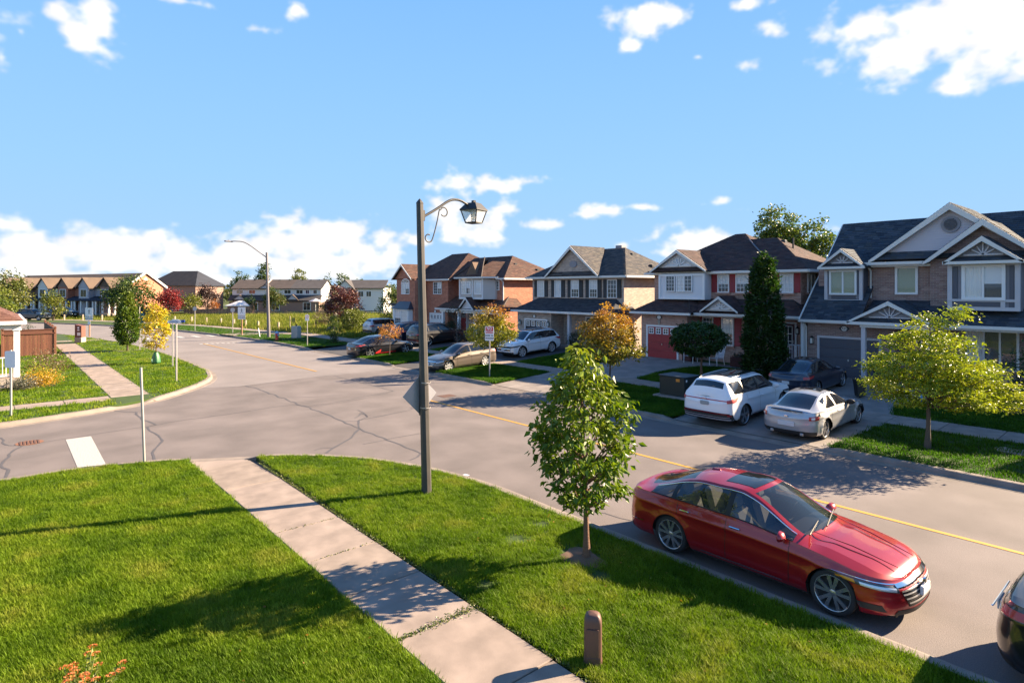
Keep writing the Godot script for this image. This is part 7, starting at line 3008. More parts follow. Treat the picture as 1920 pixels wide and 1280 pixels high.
func white_porch() -> void:
	var h := thing("house", "corner of a white-sided house with a porch and brown shingles at the left edge", "house", P(-41, 0.14, -2), 0.0)
	box_part(h, "wall", M.siding_white, -47, -39.2, 0.2, 3.4, -9.0, -0.35)
	var sd := MB.new()
	siding(sd, [[-9.0, 0.6], [-0.4, 0.6], [-0.4, 3.2], [-9.0, 3.2]], side_T(-39.19), 0.16)
	put("wall_siding", sd, M.siding_white, h, "stuff")
	box_part(h, "porch_floor", M.concrete, -39.2, -37.2, 0.14, 0.62, -7.0, 1.0)
	var sk := MB.new()
	for i in 18:
		sk.bx(-37.19, -37.16, 0.16, 0.58, -6.0 + i * 0.38, -5.66 + i * 0.38)
	put("porch_skirt", sk, M.stone, h)
	for v in [0.82, -2.2, -5.2]:
		box_part(h, "porch_post", M.white, -37.55, -37.3, 0.62, 2.95, v - 0.12, v + 0.12, 0.01)
		box_part(h, "post_cap", M.white, -37.6, -37.25, 2.85, 2.95, v - 0.17, v + 0.17, 0.01)
	box_part(h, "porch_beam", M.white, -37.6, -37.25, 2.95, 3.2, -7.0, 0.98)
	box_part(h, "porch_beam", M.white, -39.2, -37.6, 2.95, 3.2, 0.68, 0.98)
	rail(h, side_T(-37.42), -2.1, 0.7, 0.62, 1.6, M.white, 0.13)
	var c := [lin(0.17, 0.075, 0.055), lin(0.14, 0.06, 0.045), lin(0.2, 0.095, 0.07)]
	roof_face(h, [P(-36.9, 3.3, 1.1), P(-36.9, 3.3, -9.0), P(-39.3, 4.6, -9.0), P(-39.3, 4.6, -1.3)], c, 11)
	roof_face(h, [P(-36.9, 3.3, 1.1), P(-39.3, 4.6, -1.3), P(-47, 4.6, -1.3), P(-47, 3.3, 1.1)], c, 12)
	fascia(h, P(-36.88, 3.24, 1.12), P(-36.88, 3.24, -9.0), M.white, 0.16)
	fascia(h, P(-36.85, 3.24, 1.14), P(-47, 3.24, 1.14), M.white, 0.16)
	# planting bed in front of the porch
	var m := MB.new()
	m.sheet([[-37.1, -1.5], [-36.2, -1.3], [-35.9, 0.6], [-36.5, 2.2], [-38.5, 2.6], [-38.8, 1.1], [-37.1, 1.05]], 0.16, 0.05)
	org = Vector3.ZERO
	single("garden_bed", m, M.mulch, "mulched bed at the corner of the white porch", "", "", "structure")


func garden_things() -> void:
	# planters, chairs and pots on the far side
	for q in [[P(-9.45, 0.44, 27.0), "tall tapered black planter at the foot of the steps", false], [P(-9.28, 0.9, 28.7), "black planter with red flowers on the porch beside the steps", true]]:
		var h := thing("planter", q[1], "planter", q[0], 0.0, "", true)
		var m := MB.new()
		m.lathe(Vector3.ZERO, [[0.001, 0.0], [0.19, 0.0], [0.26, 0.62], [0.29, 0.63], [0.29, 0.68], [0.24, 0.68], [0.23, 0.6], [0.001, 0.6]], 4, true)
		put("pot", m, M.black_plastic, h)
		if q[2]:
			var f := MB.new()
			var r := RandomNumberGenerator.new()
			r.seed = 9
			for i in 220:
				var p := Vector3(r.randfn() * 0.13, 0.68 + absf(r.randfn()) * 0.1, r.randfn() * 0.13)
				leaf(f, p, Vector3(r.randfn(), r.randfn(), r.randfn()).normalized(), Vector3(r.randfn(), 1, r.randfn()).normalized(), 0.06, 0.03, lin(0.5, 0.02, 0.04) if r.randf() < 0.6 else lin(0.04, 0.09, 0.02))
			put("flowers", f, M.leaf, h, "stuff")
	var g := thing("garden_ornament", "small bright blue garden ornament beside the steps", "ornament", P(-7.45, 0.42, 27.5), 0.0, "", true)
	var m := MB.new()
	m.lathe(Vector3.ZERO, [[0.001, 0.0], [0.11, 0.0], [0.13, 0.12], [0.08, 0.2], [0.12, 0.26], [0.1, 0.32], [0.001, 0.34]], 12)
	put("figure", m, M.bright_blue, g)
	# two patio chairs below the tall red-shuttered window
	for q in [[P(-18.0, 0.58, 30.55), "white-framed patio chair under the tall red-shuttered window", -0.25], [P(-19.7, 0.58, 30.6), "white-framed patio chair half hidden by the round tree trunk", 0.1]]:
		var c := thing("patio_chair", q[1], "chair", q[0], q[2], "patio chairs by the red-shuttered window", true)
		for x in [-0.28, 0.28]:
			var f := MB.new()
			f.tube([Vector3(x, 0, 0.28), Vector3(x, 0.62, 0.26), Vector3(x, 0.64, -0.2)], [0.018, 0.018, 0.018], 6)
			put("arm_frame", f, M.white, c)
			f = MB.new()
			f.tube([Vector3(x, 0, -0.3), Vector3(x, 0.42, -0.2), Vector3(x, 1.05, -0.38)], [0.018, 0.018, 0.018], 6)
			put("back_frame", f, M.white, c)
		var s := MB.new()
		s.beam(Vector3(0, 0.4, 0.26), Vector3(0, 0.38, -0.22), 0.52, 0.02)
		put("seat", s, M.sling, c)
		s = MB.new()
		s.beam(Vector3(0, 0.42, -0.21), Vector3(0, 1.04, -0.375), 0.52, 0.02, Vector3(0, 0, 1))
		put("backrest", s, M.sling, c)
	for q in [[-16.75, 30.75, 0.9, "dark red wooden planter box right of the patio chair"], [-20.1, 31.0, 0.6, "dark red wooden planter box beside the garage door"]]:
		var h := thing("planter_box", q[3], "planter", P(q[0], 0.58, q[1]), 0.0, "", true)
		var w: float = q[2] * 0.5
		for i in 4:
			var bd := MB.new()
			bd.box(Vector3(-w, 0.03 + i * 0.13, -0.22), Vector3(w, 0.15 + i * 0.13, 0.22), 0.008)
			put("board", bd, M.crimson_dark, h)
		var f := MB.new()
		var r := RandomNumberGenerator.new()
		r.seed = int(w * 100)
		for i in 260:
			leaf(f, Vector3(r.randfn() * w * 0.5, 0.55 + absf(r.randfn()) * 0.12, r.randfn() * 0.1), Vector3(r.randfn(), r.randfn(), r.randfn()).normalized(), Vector3(r.randfn(), 1, r.randfn()).normalized(), 0.08, 0.025, pick(r, [lin(0.03, 0.06, 0.02), lin(0.06, 0.04, 0.05)]))
		put("foliage", f, M.leaf, h, "stuff")
	# watering bag on the yellow tree
	var b := thing("watering_bag", "green watering bag wrapped round the foot of the yellow tree", "watering bag", P(-43.35, 0.14, 7.73), 0.0, "", true)
	m = MB.new()
	m.lathe(Vector3.ZERO, [[0.001, 0.0], [0.24, 0.0], [0.27, 0.12], [0.22, 0.45], [0.12, 0.7], [0.07, 0.74]], 12)
	put("bag", m, M.green_bag, b)
	m = MB.new()
	m.box(Vector3(0.02, 0.12, 0.2), Vector3(0.16, 0.3, 0.262))
	put("print", m, M.pale_green, b)
	# small flat stones of the bed edge by the porch, litter
	var l := thing("litter", "scrap of white litter in the near gutter by the lamp post", "litter", P(-12.6, 0.02, 9.25), 0.0, "", true)
	m = MB.new()
	m.quad(Vector3(-0.12, 0.01, 0.05), Vector3(0.1, 0.02, 0.07), Vector3(0.13, 0.05, -0.05), Vector3(-0.08, 0.03, -0.06))
	put("scrap", m, M.white_sign, l)
# ---------------------------------------------------------------- cars in place
func scaled(src: Dictionary, kx: float, ky: float, kz: float) -> Dictionary:
	# a body of the same family stretched to another car's length, height and width
	var o := src.duplicate(true)
	o.L = src.L * kx
	o.hw = src.hw * kz
	for k in ["xa", "xb", "nf", "nr"]:
		o[k] = src[k] * kx
	var ks := []
	for r in src.keys:
		ks.append([r[0] * kx, r[1] * ky, r[2] * ky, r[3] * kz, r[4] * ky, r[5] * kx])
	o.keys = ks
	var xx := []
	for x in src.xs:
		xx.append(x * kx)
	o.xs = xx
	for k in ["gaps", "handles", "pillars"]:
		if o.has(k):
			var l := []
			for x in src[k]:
				l.append(x * kx)
			o[k] = l
	if o.has("wedge"):
		o.wedge = [src.wedge[0] * kx, src.wedge[1]]
	for sk in o.get("skins", []):
		for c in sk[2]:
			c[1] *= ky
	for wl in o.get("wall_lines", []):
		wl[3] *= ky
		wl[5] *= ky
	for r in o.get("roof_skins", []):
		r[2] *= kx
		r[3] *= kx
	for r in o.get("rails", []):
		r[2] *= kx
		r[3] *= kx
	for b in o.get("boxes", []):
		b[2] = Vector3(b[2].x * kx, b[2].y * ky, b[2].z * kz)
		b[3] = Vector3(b[3].x * kx, b[3].y * ky, b[3].z * kz)
	return o


func sedan() -> Dictionary:
	return {"L": 4.9, "hw": 0.93, "nf": 0.7, "nr": 0.5, "pf": 2.35, "pr": 2.9, "sill": 0.19, "ra": 0.375, "xa": 1.5, "xb": -1.33, "rake_f": 0.12, "rake_r": 0.1, "flare": 0.014, "tyre": 0.335,
		"keys": [[2.45, 0.655, 0.67, 0.66, 0.685, 0.0], [2.25, 0.695, 0.725, 0.68, 0.755, 0.01], [1.9, 0.75, 0.805, 0.68, 0.835, 0.02], [1.4, 0.835, 0.895, 0.67, 0.925, 0.03], [0.98, 0.895, 0.955, 0.68, 1.0, 0.12],
			[0.08, 0.945, 1.36, 0.565, 1.425, 0.12], [-0.5, 0.955, 1.388, 0.56, 1.455, 0.02], [-1.05, 0.965, 1.335, 0.555, 1.41, -0.06], [-1.93, 1.0, 1.045, 0.6, 1.085, -0.14], [-2.3, 1.0, 1.03, 0.64, 1.055, -0.03], [-2.45, 0.965, 0.99, 0.62, 1.005, 0.0]],
		"xs": [0.98, 0.08, -1.05, -1.93, 0.9, -1.78, -0.22], "pillars": [-0.22, -1.3], "gaps": [0.86, -0.22, -1.18], "handles": [-0.05, -1.02], "handle_drop": 0.11,
		"skins": [
			["headlight", M.headlamp, [[0.42, 0.535], [1.06, 0.625], [1.1, 0.69], [0.42, 0.625]], true, 0.006],
			["headlight_strip", M.lamp_lens, [[0.46, 0.555], [0.9, 0.61], [0.92, 0.65], [0.46, 0.6]], true, 0.01],
			["indicator", M.amber, [[0.95, 0.625], [1.05, 0.64], [1.06, 0.675], [0.97, 0.665]], true, 0.011],
			["grille", M.black_gloss, [[0.0, 0.34], [0.3, 0.34], [0.41, 0.6], [0.0, 0.6]], false, 0.004],
			["chrome_bar", M.chrome, [[0.0, 0.6], [0.45, 0.6], [0.47, 0.645], [0.0, 0.645]], false, 0.014],
			["chrome_bar", M.chrome, [[0.45, 0.632], [1.02, 0.695], [1.08, 0.705], [0.45, 0.648]], true, 0.01],
			["chrome_bar", M.chrome_dull, [[0.0, 0.38], [0.3, 0.38], [0.31, 0.4], [0.0, 0.4]], false, 0.012],
			["chrome_bar", M.chrome_dull, [[0.0, 0.435], [0.33, 0.435], [0.34, 0.455], [0.0, 0.455]], false, 0.012],
			["chrome_bar", M.chrome_dull, [[0.0, 0.49], [0.36, 0.49], [0.37, 0.51], [0.0, 0.51]], false, 0.012],
			["chrome_bar", M.chrome_dull, [[0.0, 0.545], [0.38, 0.545], [0.39, 0.565], [0.0, 0.565]], false, 0.012],
			["lower_intake", M.black_plastic, [[0.0, 0.23], [0.5, 0.23], [0.46, 0.31], [0.0, 0.31]], false, 0.004],
			["fog_pod", M.black_plastic, [[0.6, 0.28], [0.9, 0.3], [0.95, 0.39], [0.66, 0.37]], true, 0.006],
			["taillight", M.red_lens, [[1.99, 0.85], [2.52, 0.83], [2.52, 0.93], [1.9, 0.945]], true, 0.008],
			["rear_bumper", M.black_plastic, [[2.2, 0.21], [3.0, 0.21], [3.0, 0.31], [2.25, 0.31]], false, 0.005]],
		"boxes": [["number_plate", M.plate_white, Vector3(2.42, 0.42, -0.16), Vector3(2.47, 0.55, 0.16)], ["number_plate", M.plate_white, Vector3(-2.47, 0.6, -0.16), Vector3(-2.44, 0.73, 0.16)],
			["emblem", M.chrome, Vector3(2.42, 0.56, -0.05), Vector3(2.465, 0.64, 0.05)]],
		"roof_skins": [["sunroof", M.tint, 0.0, -0.5, 0.4]],
		"wall_lines": [["side_trim", M.chrome, 1.27, 0.265, 1.66, 0.265, 0.008]]}


func suv() -> Dictionary:
	return {"L": 4.79, "hw": 0.95, "nf": 0.5, "nr": 0.34, "pf": 2.8, "pr": 3.0, "sill": 0.27, "ra": 0.42, "xa": 1.45, "xb": -1.32, "rake_f": 0.08, "rake_r": 0.07, "flare": 0.03, "tyre": 0.37,
		"keys": [[2.39, 0.84, 0.86, 0.76, 0.9, 0.0], [2.2, 0.93, 0.96, 0.78, 1.0, 0.02], [1.7, 1.0, 1.04, 0.77, 1.09, 0.04], [1.12, 1.05, 1.1, 0.74, 1.16, 0.1], [0.36, 1.07, 1.55, 0.625, 1.62, 0.1], [-0.4, 1.08, 1.6, 0.625, 1.67, 0.02],
			[-1.5, 1.1, 1.585, 0.615, 1.655, -0.02], [-1.95, 1.12, 1.53, 0.6, 1.6, -0.06], [-2.27, 1.12, 1.16, 0.68, 1.19, -0.05], [-2.39, 1.04, 1.06, 0.68, 1.08, 0.0]],
		"xs": [1.12, 0.36, -1.97, -2.25, 1.02, -1.9, -0.25], "pillars": [-0.25, -1.2], "gaps": [0.92, -0.25, -1.12], "handles": [-0.08, -0.98], "handle_drop": 0.16,
		"skins": [
			["headlight", M.headlamp, [[0.45, 0.7], [1.1, 0.76], [1.12, 0.84], [0.45, 0.8]], true, 0.006],
			["grille", M.black_gloss, [[0.0, 0.5], [0.42, 0.5], [0.45, 0.8], [0.0, 0.8]], false, 0.005],
			["chrome_bar", M.chrome, [[0.0, 0.62], [0.42, 0.62], [0.43, 0.65], [0.0, 0.65]], false, 0.012],
			["lower_intake", M.black_plastic, [[0.0, 0.29], [0.7, 0.29], [0.66, 0.42], [0.0, 0.42]], false, 0.006],
			["taillight", M.red_lens, [[1.97, 0.93], [2.42, 0.9], [2.42, 1.0], [1.9, 1.06]], true, 0.012],
			["light_bar", M.red_lens, [[2.42, 0.955], [3.0, 0.955], [3.0, 0.985], [2.42, 0.985]], false, 0.01],
			["rear_bumper", M.black_plastic, [[1.95, 0.28], [3.0, 0.28], [3.0, 0.56], [2.1, 0.52]], false, 0.008],
			["reflector_bar", M.red_dark, [[2.3, 0.5], [3.0, 0.51], [3.0, 0.57], [2.3, 0.56]], false, 0.012],
			["reflector", M.red_lens, [[2.2, 0.47], [2.42, 0.47], [2.42, 0.5], [2.2, 0.5]], true, 0.014],
			["skid_plate", M.alu, [[2.2, 0.33], [3.0, 0.33], [3.0, 0.37], [2.2, 0.37]], false, 0.016],
			["skid_plate", M.alu, [[2.3, 0.41], [3.0, 0.41], [3.0, 0.43], [2.3, 0.43]], false, 0.016]],
		"boxes": [["number_plate", M.plate_grey, Vector3(-2.4, 0.79, -0.16), Vector3(-2.365, 0.92, 0.16)], ["number_plate", M.plate_white, Vector3(2.37, 0.45, -0.16), Vector3(2.41, 0.57, 0.16)], ["emblem", M.chrome, Vector3(-2.385, 1.0, -0.08), Vector3(-2.36, 1.04, 0.08)]],
		"roof_skins": [["glass_roof", M.tint, 0.28, -1.35, 0.46]],
		"rails": [["roof_rail", M.alu, 0.2, -1.8, 1, 1, 0.05, 0.018]],
		"wall_lines": [["side_cladding", M.black_plastic, 1.27, 0.31, 1.66, 0.31, 0.04]]}


func coupe() -> Dictionary:
	return {"L": 4.43, "hw": 0.885, "nf": 0.6, "nr": 0.45, "pf": 2.3, "pr": 2.6, "sill": 0.18, "ra": 0.37, "xa": 1.37, "xb": -1.33, "rake_f": 0.12, "rake_r": 0.06, "flare": 0.05, "tyre": 0.325,
		"keys": [[2.21, 0.62, 0.64, 0.7, 0.66, 0.0], [1.9, 0.73, 0.76, 0.68, 0.79, 0.03], [1.2, 0.81, 0.84, 0.66, 0.88, 0.06], [0.75, 0.85, 0.89, 0.66, 0.94, 0.12], [-0.05, 0.868, 1.255, 0.55, 1.315, 0.12], [-0.5, 0.875, 1.285, 0.54, 1.345, 0.02],
			[-0.95, 0.885, 1.235, 0.53, 1.3, -0.05], [-1.7, 0.91, 0.945, 0.6, 0.985, -0.14], [-2.08, 0.915, 0.94, 0.62, 0.965, -0.03], [-2.21, 0.87, 0.89, 0.6, 0.905, 0.0]],
		"xs": [0.75, -0.05, -0.95, -1.7, 0.68, -1.15, -0.4], "pillars": [-0.4], "gaps": [0.62, -0.85], "handles": [-0.3], "handle_drop": 0.1,
		"skins": [
			["headlight", M.headlamp, [[0.55, 0.52], [1.05, 0.6], [1.08, 0.68], [0.6, 0.6]], true, 0.006],
			["grille", M.black_plastic, [[0.0, 0.3], [0.5, 0.3], [0.45, 0.46], [0.0, 0.46]], false, 0.005],
			["taillight", M.red_lens, [[2.08, 0.7], [2.5, 0.68], [2.5, 0.8], [2.05, 0.82]], true, 0.01],
			["taillight_lens", M.lamp_lens, [[2.28, 0.71], [2.42, 0.7], [2.42, 0.77], [2.28, 0.78]], true, 0.016],
			["rear_bumper", M.black_plastic, [[2.15, 0.19], [3.0, 0.19], [3.0, 0.33], [2.2, 0.33]], false, 0.006]],
		"boxes": [["number_plate", M.plate_white, Vector3(-2.235, 0.46, -0.26), Vector3(-2.2, 0.6, 0.26)], ["spoiler", M.tint, Vector3(-2.19, 0.93, -0.5), Vector3(-2.1, 0.955, 0.5)], ["emblem", M.chrome, Vector3(-2.215, 0.74, -0.06), Vector3(-2.195, 0.8, 0.06)],
			["exhaust", M.chrome_dull, Vector3(-2.2, 0.2, 0.42), Vector3(-2.0, 0.28, 0.52)], ["exhaust", M.chrome_dull, Vector3(-2.2, 0.2, -0.52), Vector3(-2.0, 0.28, -0.42)]],
		"roof_skins": [["sunroof", M.tint, -0.12, -0.5, 0.36]]}


func cars() -> void:
	var o := sedan()
	o.merge({"paint": M.paint_red, "clear": true, "stations": 64, "twin": true, "rim": M.alloy, "chrome_line": true, "handle_m": M.chrome, "seat": M.seat_grey}, true)
	o.boxes.append(["antenna_fin", M.paint_red, Vector3(-1.02, 1.4, -0.03), Vector3(-0.82, 1.47, 0.03), 0.025])
	o.wall_lines.append(["bumper_trim", M.chrome, 1.99, 0.44, 2.9, 0.4, 0.006])
	var c := car("sedan_car", "glossy red sedan parked at the near kerb, its front to the right", "car", "", P(-5.19, 0.008, 10.36), 0.0, 0.0, o)
	for q in [[Vector3(1.13, 1.03, 0.15), Vector3(0.93, 1.06, -0.62)], [Vector3(1.1, 1.03, 0.72), Vector3(0.97, 1.055, 0.1)]]:
		var w := MB.new()
		w.tube([q[0], q[1]], [0.014, 0.01], 5)
		put("wiper", w, M.black_plastic, c)
	for side in [1.0, -1.0]:
		var cr := MB.new()
		cr.tube([Vector3(2.2, 0.782, 0.32 * side), Vector3(1.6, 0.925, 0.38 * side), Vector3(1.05, 1.0, 0.46 * side)], [0.006, 0.012, 0.006], 5)
		put("bonnet_crease", cr, M.paint_red, c)
	o = sedan()
	o.merge({"paint": M.paint_black, "stations": 48, "chrome_line": true}, true)
	o.skins.append(["taillight_strip", M.red_lens, [[2.5, 0.87], [3.0, 0.87], [3.0, 0.9], [2.5, 0.9]], false, 0.008])
	o.boxes.append(["rear_trim", M.chrome, Vector3(-2.47, 0.76, -0.5), Vector3(-2.44, 0.78, 0.5)])
	car("sedan_car", "black sedan cut off by the right edge, parked ahead of the red car", "car", "", P(0.6, 0.008, 10.3), 0.0, 0.0, o)
	o = suv()
	o.merge({"paint": M.paint_white, "stations": 52}, true)
	car("suv_car", "white SUV with roof rails on the driveway beside the dark transformer box", "car", "", P(-11.55, 0.14, 21.2), PI / 2, 0.04, o)
	o = coupe()
	o.merge({"paint": M.paint_silver, "stations": 52, "mirror_m": M.black_plastic}, true)
	car("coupe_car", "silver sports coupe with flared arches on the driveway, right of the white SUV", "car", "", P(-8.85, 0.145, 21.35), PI / 2, 0.04, o)
	o = scaled(sedan(), 0.93, 1.0, 0.965)
	o.merge({"paint": M.paint_navy, "roof_skins": [["sunroof", M.tint, 0.0, -0.45, 0.38]]}, true)
	car("sedan_car", "dark blue sedan in front of the grey garage door", "car", "", P(-11.65, 0.39, 27.45), PI / 2, 0.055, o)
	o = scaled(sedan(), 0.945, 1.01, 0.955)
	o.merge({"paint": M.paint_brown, "roof_skins": [], "spokes": 7, "rim": M.rim_light}, true)
	car("sedan_car", "grey-brown sedan with its nose at the kerb, left of the no passing sign", "car", "", P(-29.45, 0.12, 21.25), -PI / 2, -0.04, o)
	o = scaled(suv(), 0.975, 0.985, 0.985)
	o.merge({"paint": M.paint_white, "spokes": 7, "rim": M.rim_light}, true)
	o.keys[7][2] -= 0.06
	car("suv_car", "white crossover facing the street before the black garage door", "car", "", P(-30.45, 0.4, 27.75), -PI / 2, -0.055, o)
	o = scaled(sedan(), 0.95, 1.0, 0.96)
	o.merge({"paint": M.paint_maroon, "roof_skins": []}, true)
	car("sedan_car", "dark red sedan half hidden behind the grey-brown sedan", "car", "", P(-33.35, 0.4, 27.5), -PI / 2, -0.055, o)
	o = scaled(sedan(), 0.99, 0.985, 0.99)
	o.merge({"paint": M.paint_black, "roof_skins": [], "chrome_line": true, "gaps": [0.8, -0.7], "handles": [-0.55], "pillars": [-0.6]}, true)
	o.skins.append(["door_decal", M.red_sign, [[1.62, 0.3], [1.72, 0.22], [1.72, 0.3], [1.6, 0.5]], true, 0.003])
	o.wall_lines = [["red_stripe", M.red_sign, 1.28, 0.25, 1.68, 0.25, 0.02]]
	car("coupe_car", "black two-door car with red side stripe, its tail to the street", "car", "", P(-38.95, 0.12, 21.1), PI / 2, 0.04, o)
	o = scaled(suv(), 1.0, 1.02, 1.0)
	o.merge({"paint": M.paint_black}, true)
	car("suv_car", "black SUV behind the lamp post, its tail to the street", "car", "", P(-41.2, 0.38, 27.3), PI / 2, 0.05, o)
	o.paint = M.paint_navy
	car("suv_car", "dark blue hatchback left of the black SUV, below the arched window", "car", "", P(-44.3, 0.38, 27.6), PI / 2, 0.05, o)
	o = scaled(suv(), 0.97, 1.0, 0.98)
	o.merge({"paint": M.paint_silver}, true)
	car("suv_car", "silver SUV standing right of the burgundy tree, its tail to the street", "car", "", P(-54.5, 0.2, 30.1), PI / 2, 0.0, o)
	o = scaled(suv(), 0.98, 1.0, 1.0)
	o.merge({"paint": M.paint_grey}, true)
	car("suv_car", "dark grey SUV seen from the side at the far left, beyond the porch roof", "car", "", P(-112.7, 0.18, 4.4), 0.86, 0.0, o)
	o.paint = M.paint_navy
	car("suv_car", "dark blue car on the shaded driveway of the far left terrace", "car", "", P(-121.5, 0.15, 8.6), 0.6, 0.0, o)


# ---------------------------------------------------------------- trees in place
func trees() -> void:
	var g1 := [lin(0.03, 0.085, 0.008), lin(0.055, 0.125, 0.01), lin(0.1, 0.18, 0.014)]
	tree("young_maple_tree", "young leafy green tree with a slim trunk on the near grass strip", "tree", P(-7.17, 0.1, 7.9), {"h": 3.75, "tr": 0.062, "th": 0.95, "trunk_to": 0.82, "prof": [[0.95, 0.22], [1.3, 0.6], [1.75, 0.82], [2.2, 0.86], [2.75, 0.74], [3.1, 0.46], [3.5, 0.3], [3.72, 0.1]],
		"leaves": 4400, "size": 0.135, "wide": 0.27, "clusters": 210, "cr": 0.17, "pal": [lin(0.07, 0.14, 0.008), lin(0.11, 0.18, 0.01), lin(0.17, 0.23, 0.012)], "sunny": [[lin(0.22, 0.26, 0.02), lin(0.17, 0.22, 0.02)], 2.2, 3.9], "branches": 46, "droop": 0.75, "shell": 0.35, "rise": 1.0, "lean": Vector3(-0.02, 0, 0.015), "bark": M.bark_warm, "sides": 12})
	var mound := MB.new()
	org = Vector3.ZERO
	var rows := []
	for k in 5:
		var row := PackedVector3Array()
		for i in 19:
			var an := TAU * i / 18
			var rr = [0.02, 0.16, 0.3, 0.42, 0.5][k] * (1.0 + 0.2 * sin(an * 3.0 + 1.0))
			row.append(P(-7.25 + cos(an) * rr, 0.125 + [0.06, 0.055, 0.035, 0.015, -0.02][k], 7.88 + sin(an) * rr * 0.7))
		rows.append(row)
	mound.grid(rows)
	single("soil", mound, M.soil, "bare reddish soil round the foot of the young green tree", "", "", "structure")
	tree("maple_tree", "orange and yellow autumn maple in front of the red garage door", "tree", P(-18.12, 0.16, 21.54), {"h": 4.2, "tr": 0.06, "th": 1.3, "trunk_to": 0.8, "blobs": [[0.05, 2.0, 0.0, 1.65, 0.75, 1.5], [-0.1, 2.7, 0.1, 1.35, 0.75, 1.25], [0.15, 3.4, 0.0, 0.75, 0.7, 0.75]],
		"leaves": 7000, "size": 0.12, "wide": 0.34, "clusters": 240, "cr": 0.24, "pal": [lin(0.16, 0.18, 0.015), lin(0.26, 0.24, 0.02), lin(0.11, 0.13, 0.015), lin(0.4, 0.28, 0.03)], "sunny": [[lin(0.5, 0.17, 0.03), lin(0.42, 0.11, 0.03), lin(0.5, 0.26, 0.04)], 1.9, 4.0], "branches": 40, "droop": 0.2, "shell": 0.4, "bark": M.bark_grey})
	tree("maple_tree", "yellow-green tree turning red at the top, behind the no passing sign", "tree", P(-26.6, 0.16, 21.2), {"h": 3.85, "tr": 0.05, "th": 1.4, "trunk_to": 0.8, "blobs": [[0.0, 2.2, 0.0, 1.5, 0.85, 1.35], [0.1, 3.05, 0.0, 1.0, 0.75, 0.95]],
		"leaves": 4800, "size": 0.12, "wide": 0.34, "clusters": 170, "cr": 0.25, "pal": [lin(0.2, 0.22, 0.015), lin(0.32, 0.3, 0.02), lin(0.12, 0.16, 0.015)], "sunny": [[lin(0.42, 0.14, 0.04), lin(0.35, 0.08, 0.04), lin(0.5, 0.3, 0.03)], 2.5, 3.9], "branches": 30, "shell": 0.4})
	tree("round_tree", "dark green tree clipped into a round ball beside the red garage door", "tree", P(-17.03, 0.42, 27.44), {"h": 2.75, "tr": 0.075, "th": 1.0, "trunk_to": 0.75, "blobs": [[-0.25, 1.85, 0.0, 1.35, 0.82, 1.3]], "leaves": 9000, "size": 0.12, "wide": 0.36, "clusters": 330, "cr": 0.16, "pal": [lin(0.018, 0.05, 0.01), lin(0.03, 0.075, 0.012), lin(0.045, 0.1, 0.015)], "branches": 22, "droop": 0.5, "shell": 0.75, "bark": M.bark_warm})
	tree("cedar_tree", "tall narrow dark green cedar between the red shutters and the porch", "tree", P(-14.47, 0.45, 28.9), {"h": 6.15, "tr": 0.09, "th": 0.05, "trunk_to": 0.9, "prof": [[0.05, 0.7], [0.5, 0.9], [1.6, 0.88], [3.2, 0.76], [4.8, 0.55], [5.6, 0.34], [6.1, 0.08]], "leaves": 17000, "size": 0.17, "wide": 0.24, "clusters": 700, "cr": 0.16, "pal": [lin(0.014, 0.04, 0.008), lin(0.024, 0.06, 0.01), lin(0.038, 0.085, 0.012)], "branches": 10, "droop": -0.8, "shell": 0.85, "flat": 1.1, "lean": Vector3.ZERO})
	tree("locust_tree", "wide yellow-green locust tree on the grass strip at the right", "tree", P(-5.47, 0.16, 20.88), {"h": 4.35, "tr": 0.075, "th": 1.3, "trunk_to": 0.85, "blobs": [[0.2, 1.75, -0.1, 1.9, 0.55, 1.7], [0.1, 2.35, 0.0, 1.75, 0.55, 1.6], [-0.05, 3.0, 0.0, 1.15, 0.45, 1.1], [0.25, 3.85, 0.0, 0.7, 0.38, 0.65], [1.6, 1.6, -0.9, 0.8, 0.4, 0.6]],
		"leaves": 17000, "size": 0.11, "wide": 0.24, "clusters": 300, "cr": 0.3, "flat": 0.3, "pal": [lin(0.17, 0.24, 0.012), lin(0.26, 0.31, 0.018), lin(0.34, 0.36, 0.025), lin(0.2, 0.26, 0.02)], "branches": 60, "droop": 0.35, "shell": 0.3, "rise": 0.55, "bark": M.bark_grey})
	tree("young_tree", "thin young tree with sparse copper leaves beside the black coupe", "tree", P(-37.5, 0.15, 20.95), {"h": 2.7, "tr": 0.035, "th": 1.2, "trunk_to": 0.95, "blobs": [[0.0, 1.75, 0.0, 0.85, 0.5, 0.7], [-0.5, 1.6, 0.3, 0.5, 0.3, 0.4]], "leaves": 620, "size": 0.11, "wide": 0.3, "clusters": 60, "cr": 0.22, "pal": [lin(0.5, 0.2, 0.03), lin(0.4, 0.14, 0.05), lin(0.55, 0.3, 0.04)], "branches": 26, "bark": M.bark_grey})
	tree("columnar_oak_tree", "narrow upright green tree on the left corner lawn", "tree", P(-53.35, 0.14, 7.62), {"h": 4.45, "tr": 0.06, "th": 0.55, "trunk_to": 0.9, "prof": [[0.5, 0.25], [1.0, 0.66], [1.8, 0.74], [2.6, 0.62], [3.4, 0.38], [4.1, 0.16], [4.42, 0.05]], "leaves": 5600, "size": 0.17, "wide": 0.34, "clusters": 260, "cr": 0.2, "pal": [lin(0.04, 0.095, 0.012), lin(0.075, 0.14, 0.015), lin(0.12, 0.18, 0.02)], "sunny": [[lin(0.2, 0.24, 0.03)], 2.4, 5.0], "branches": 16, "droop": -0.5, "shell": 0.6})
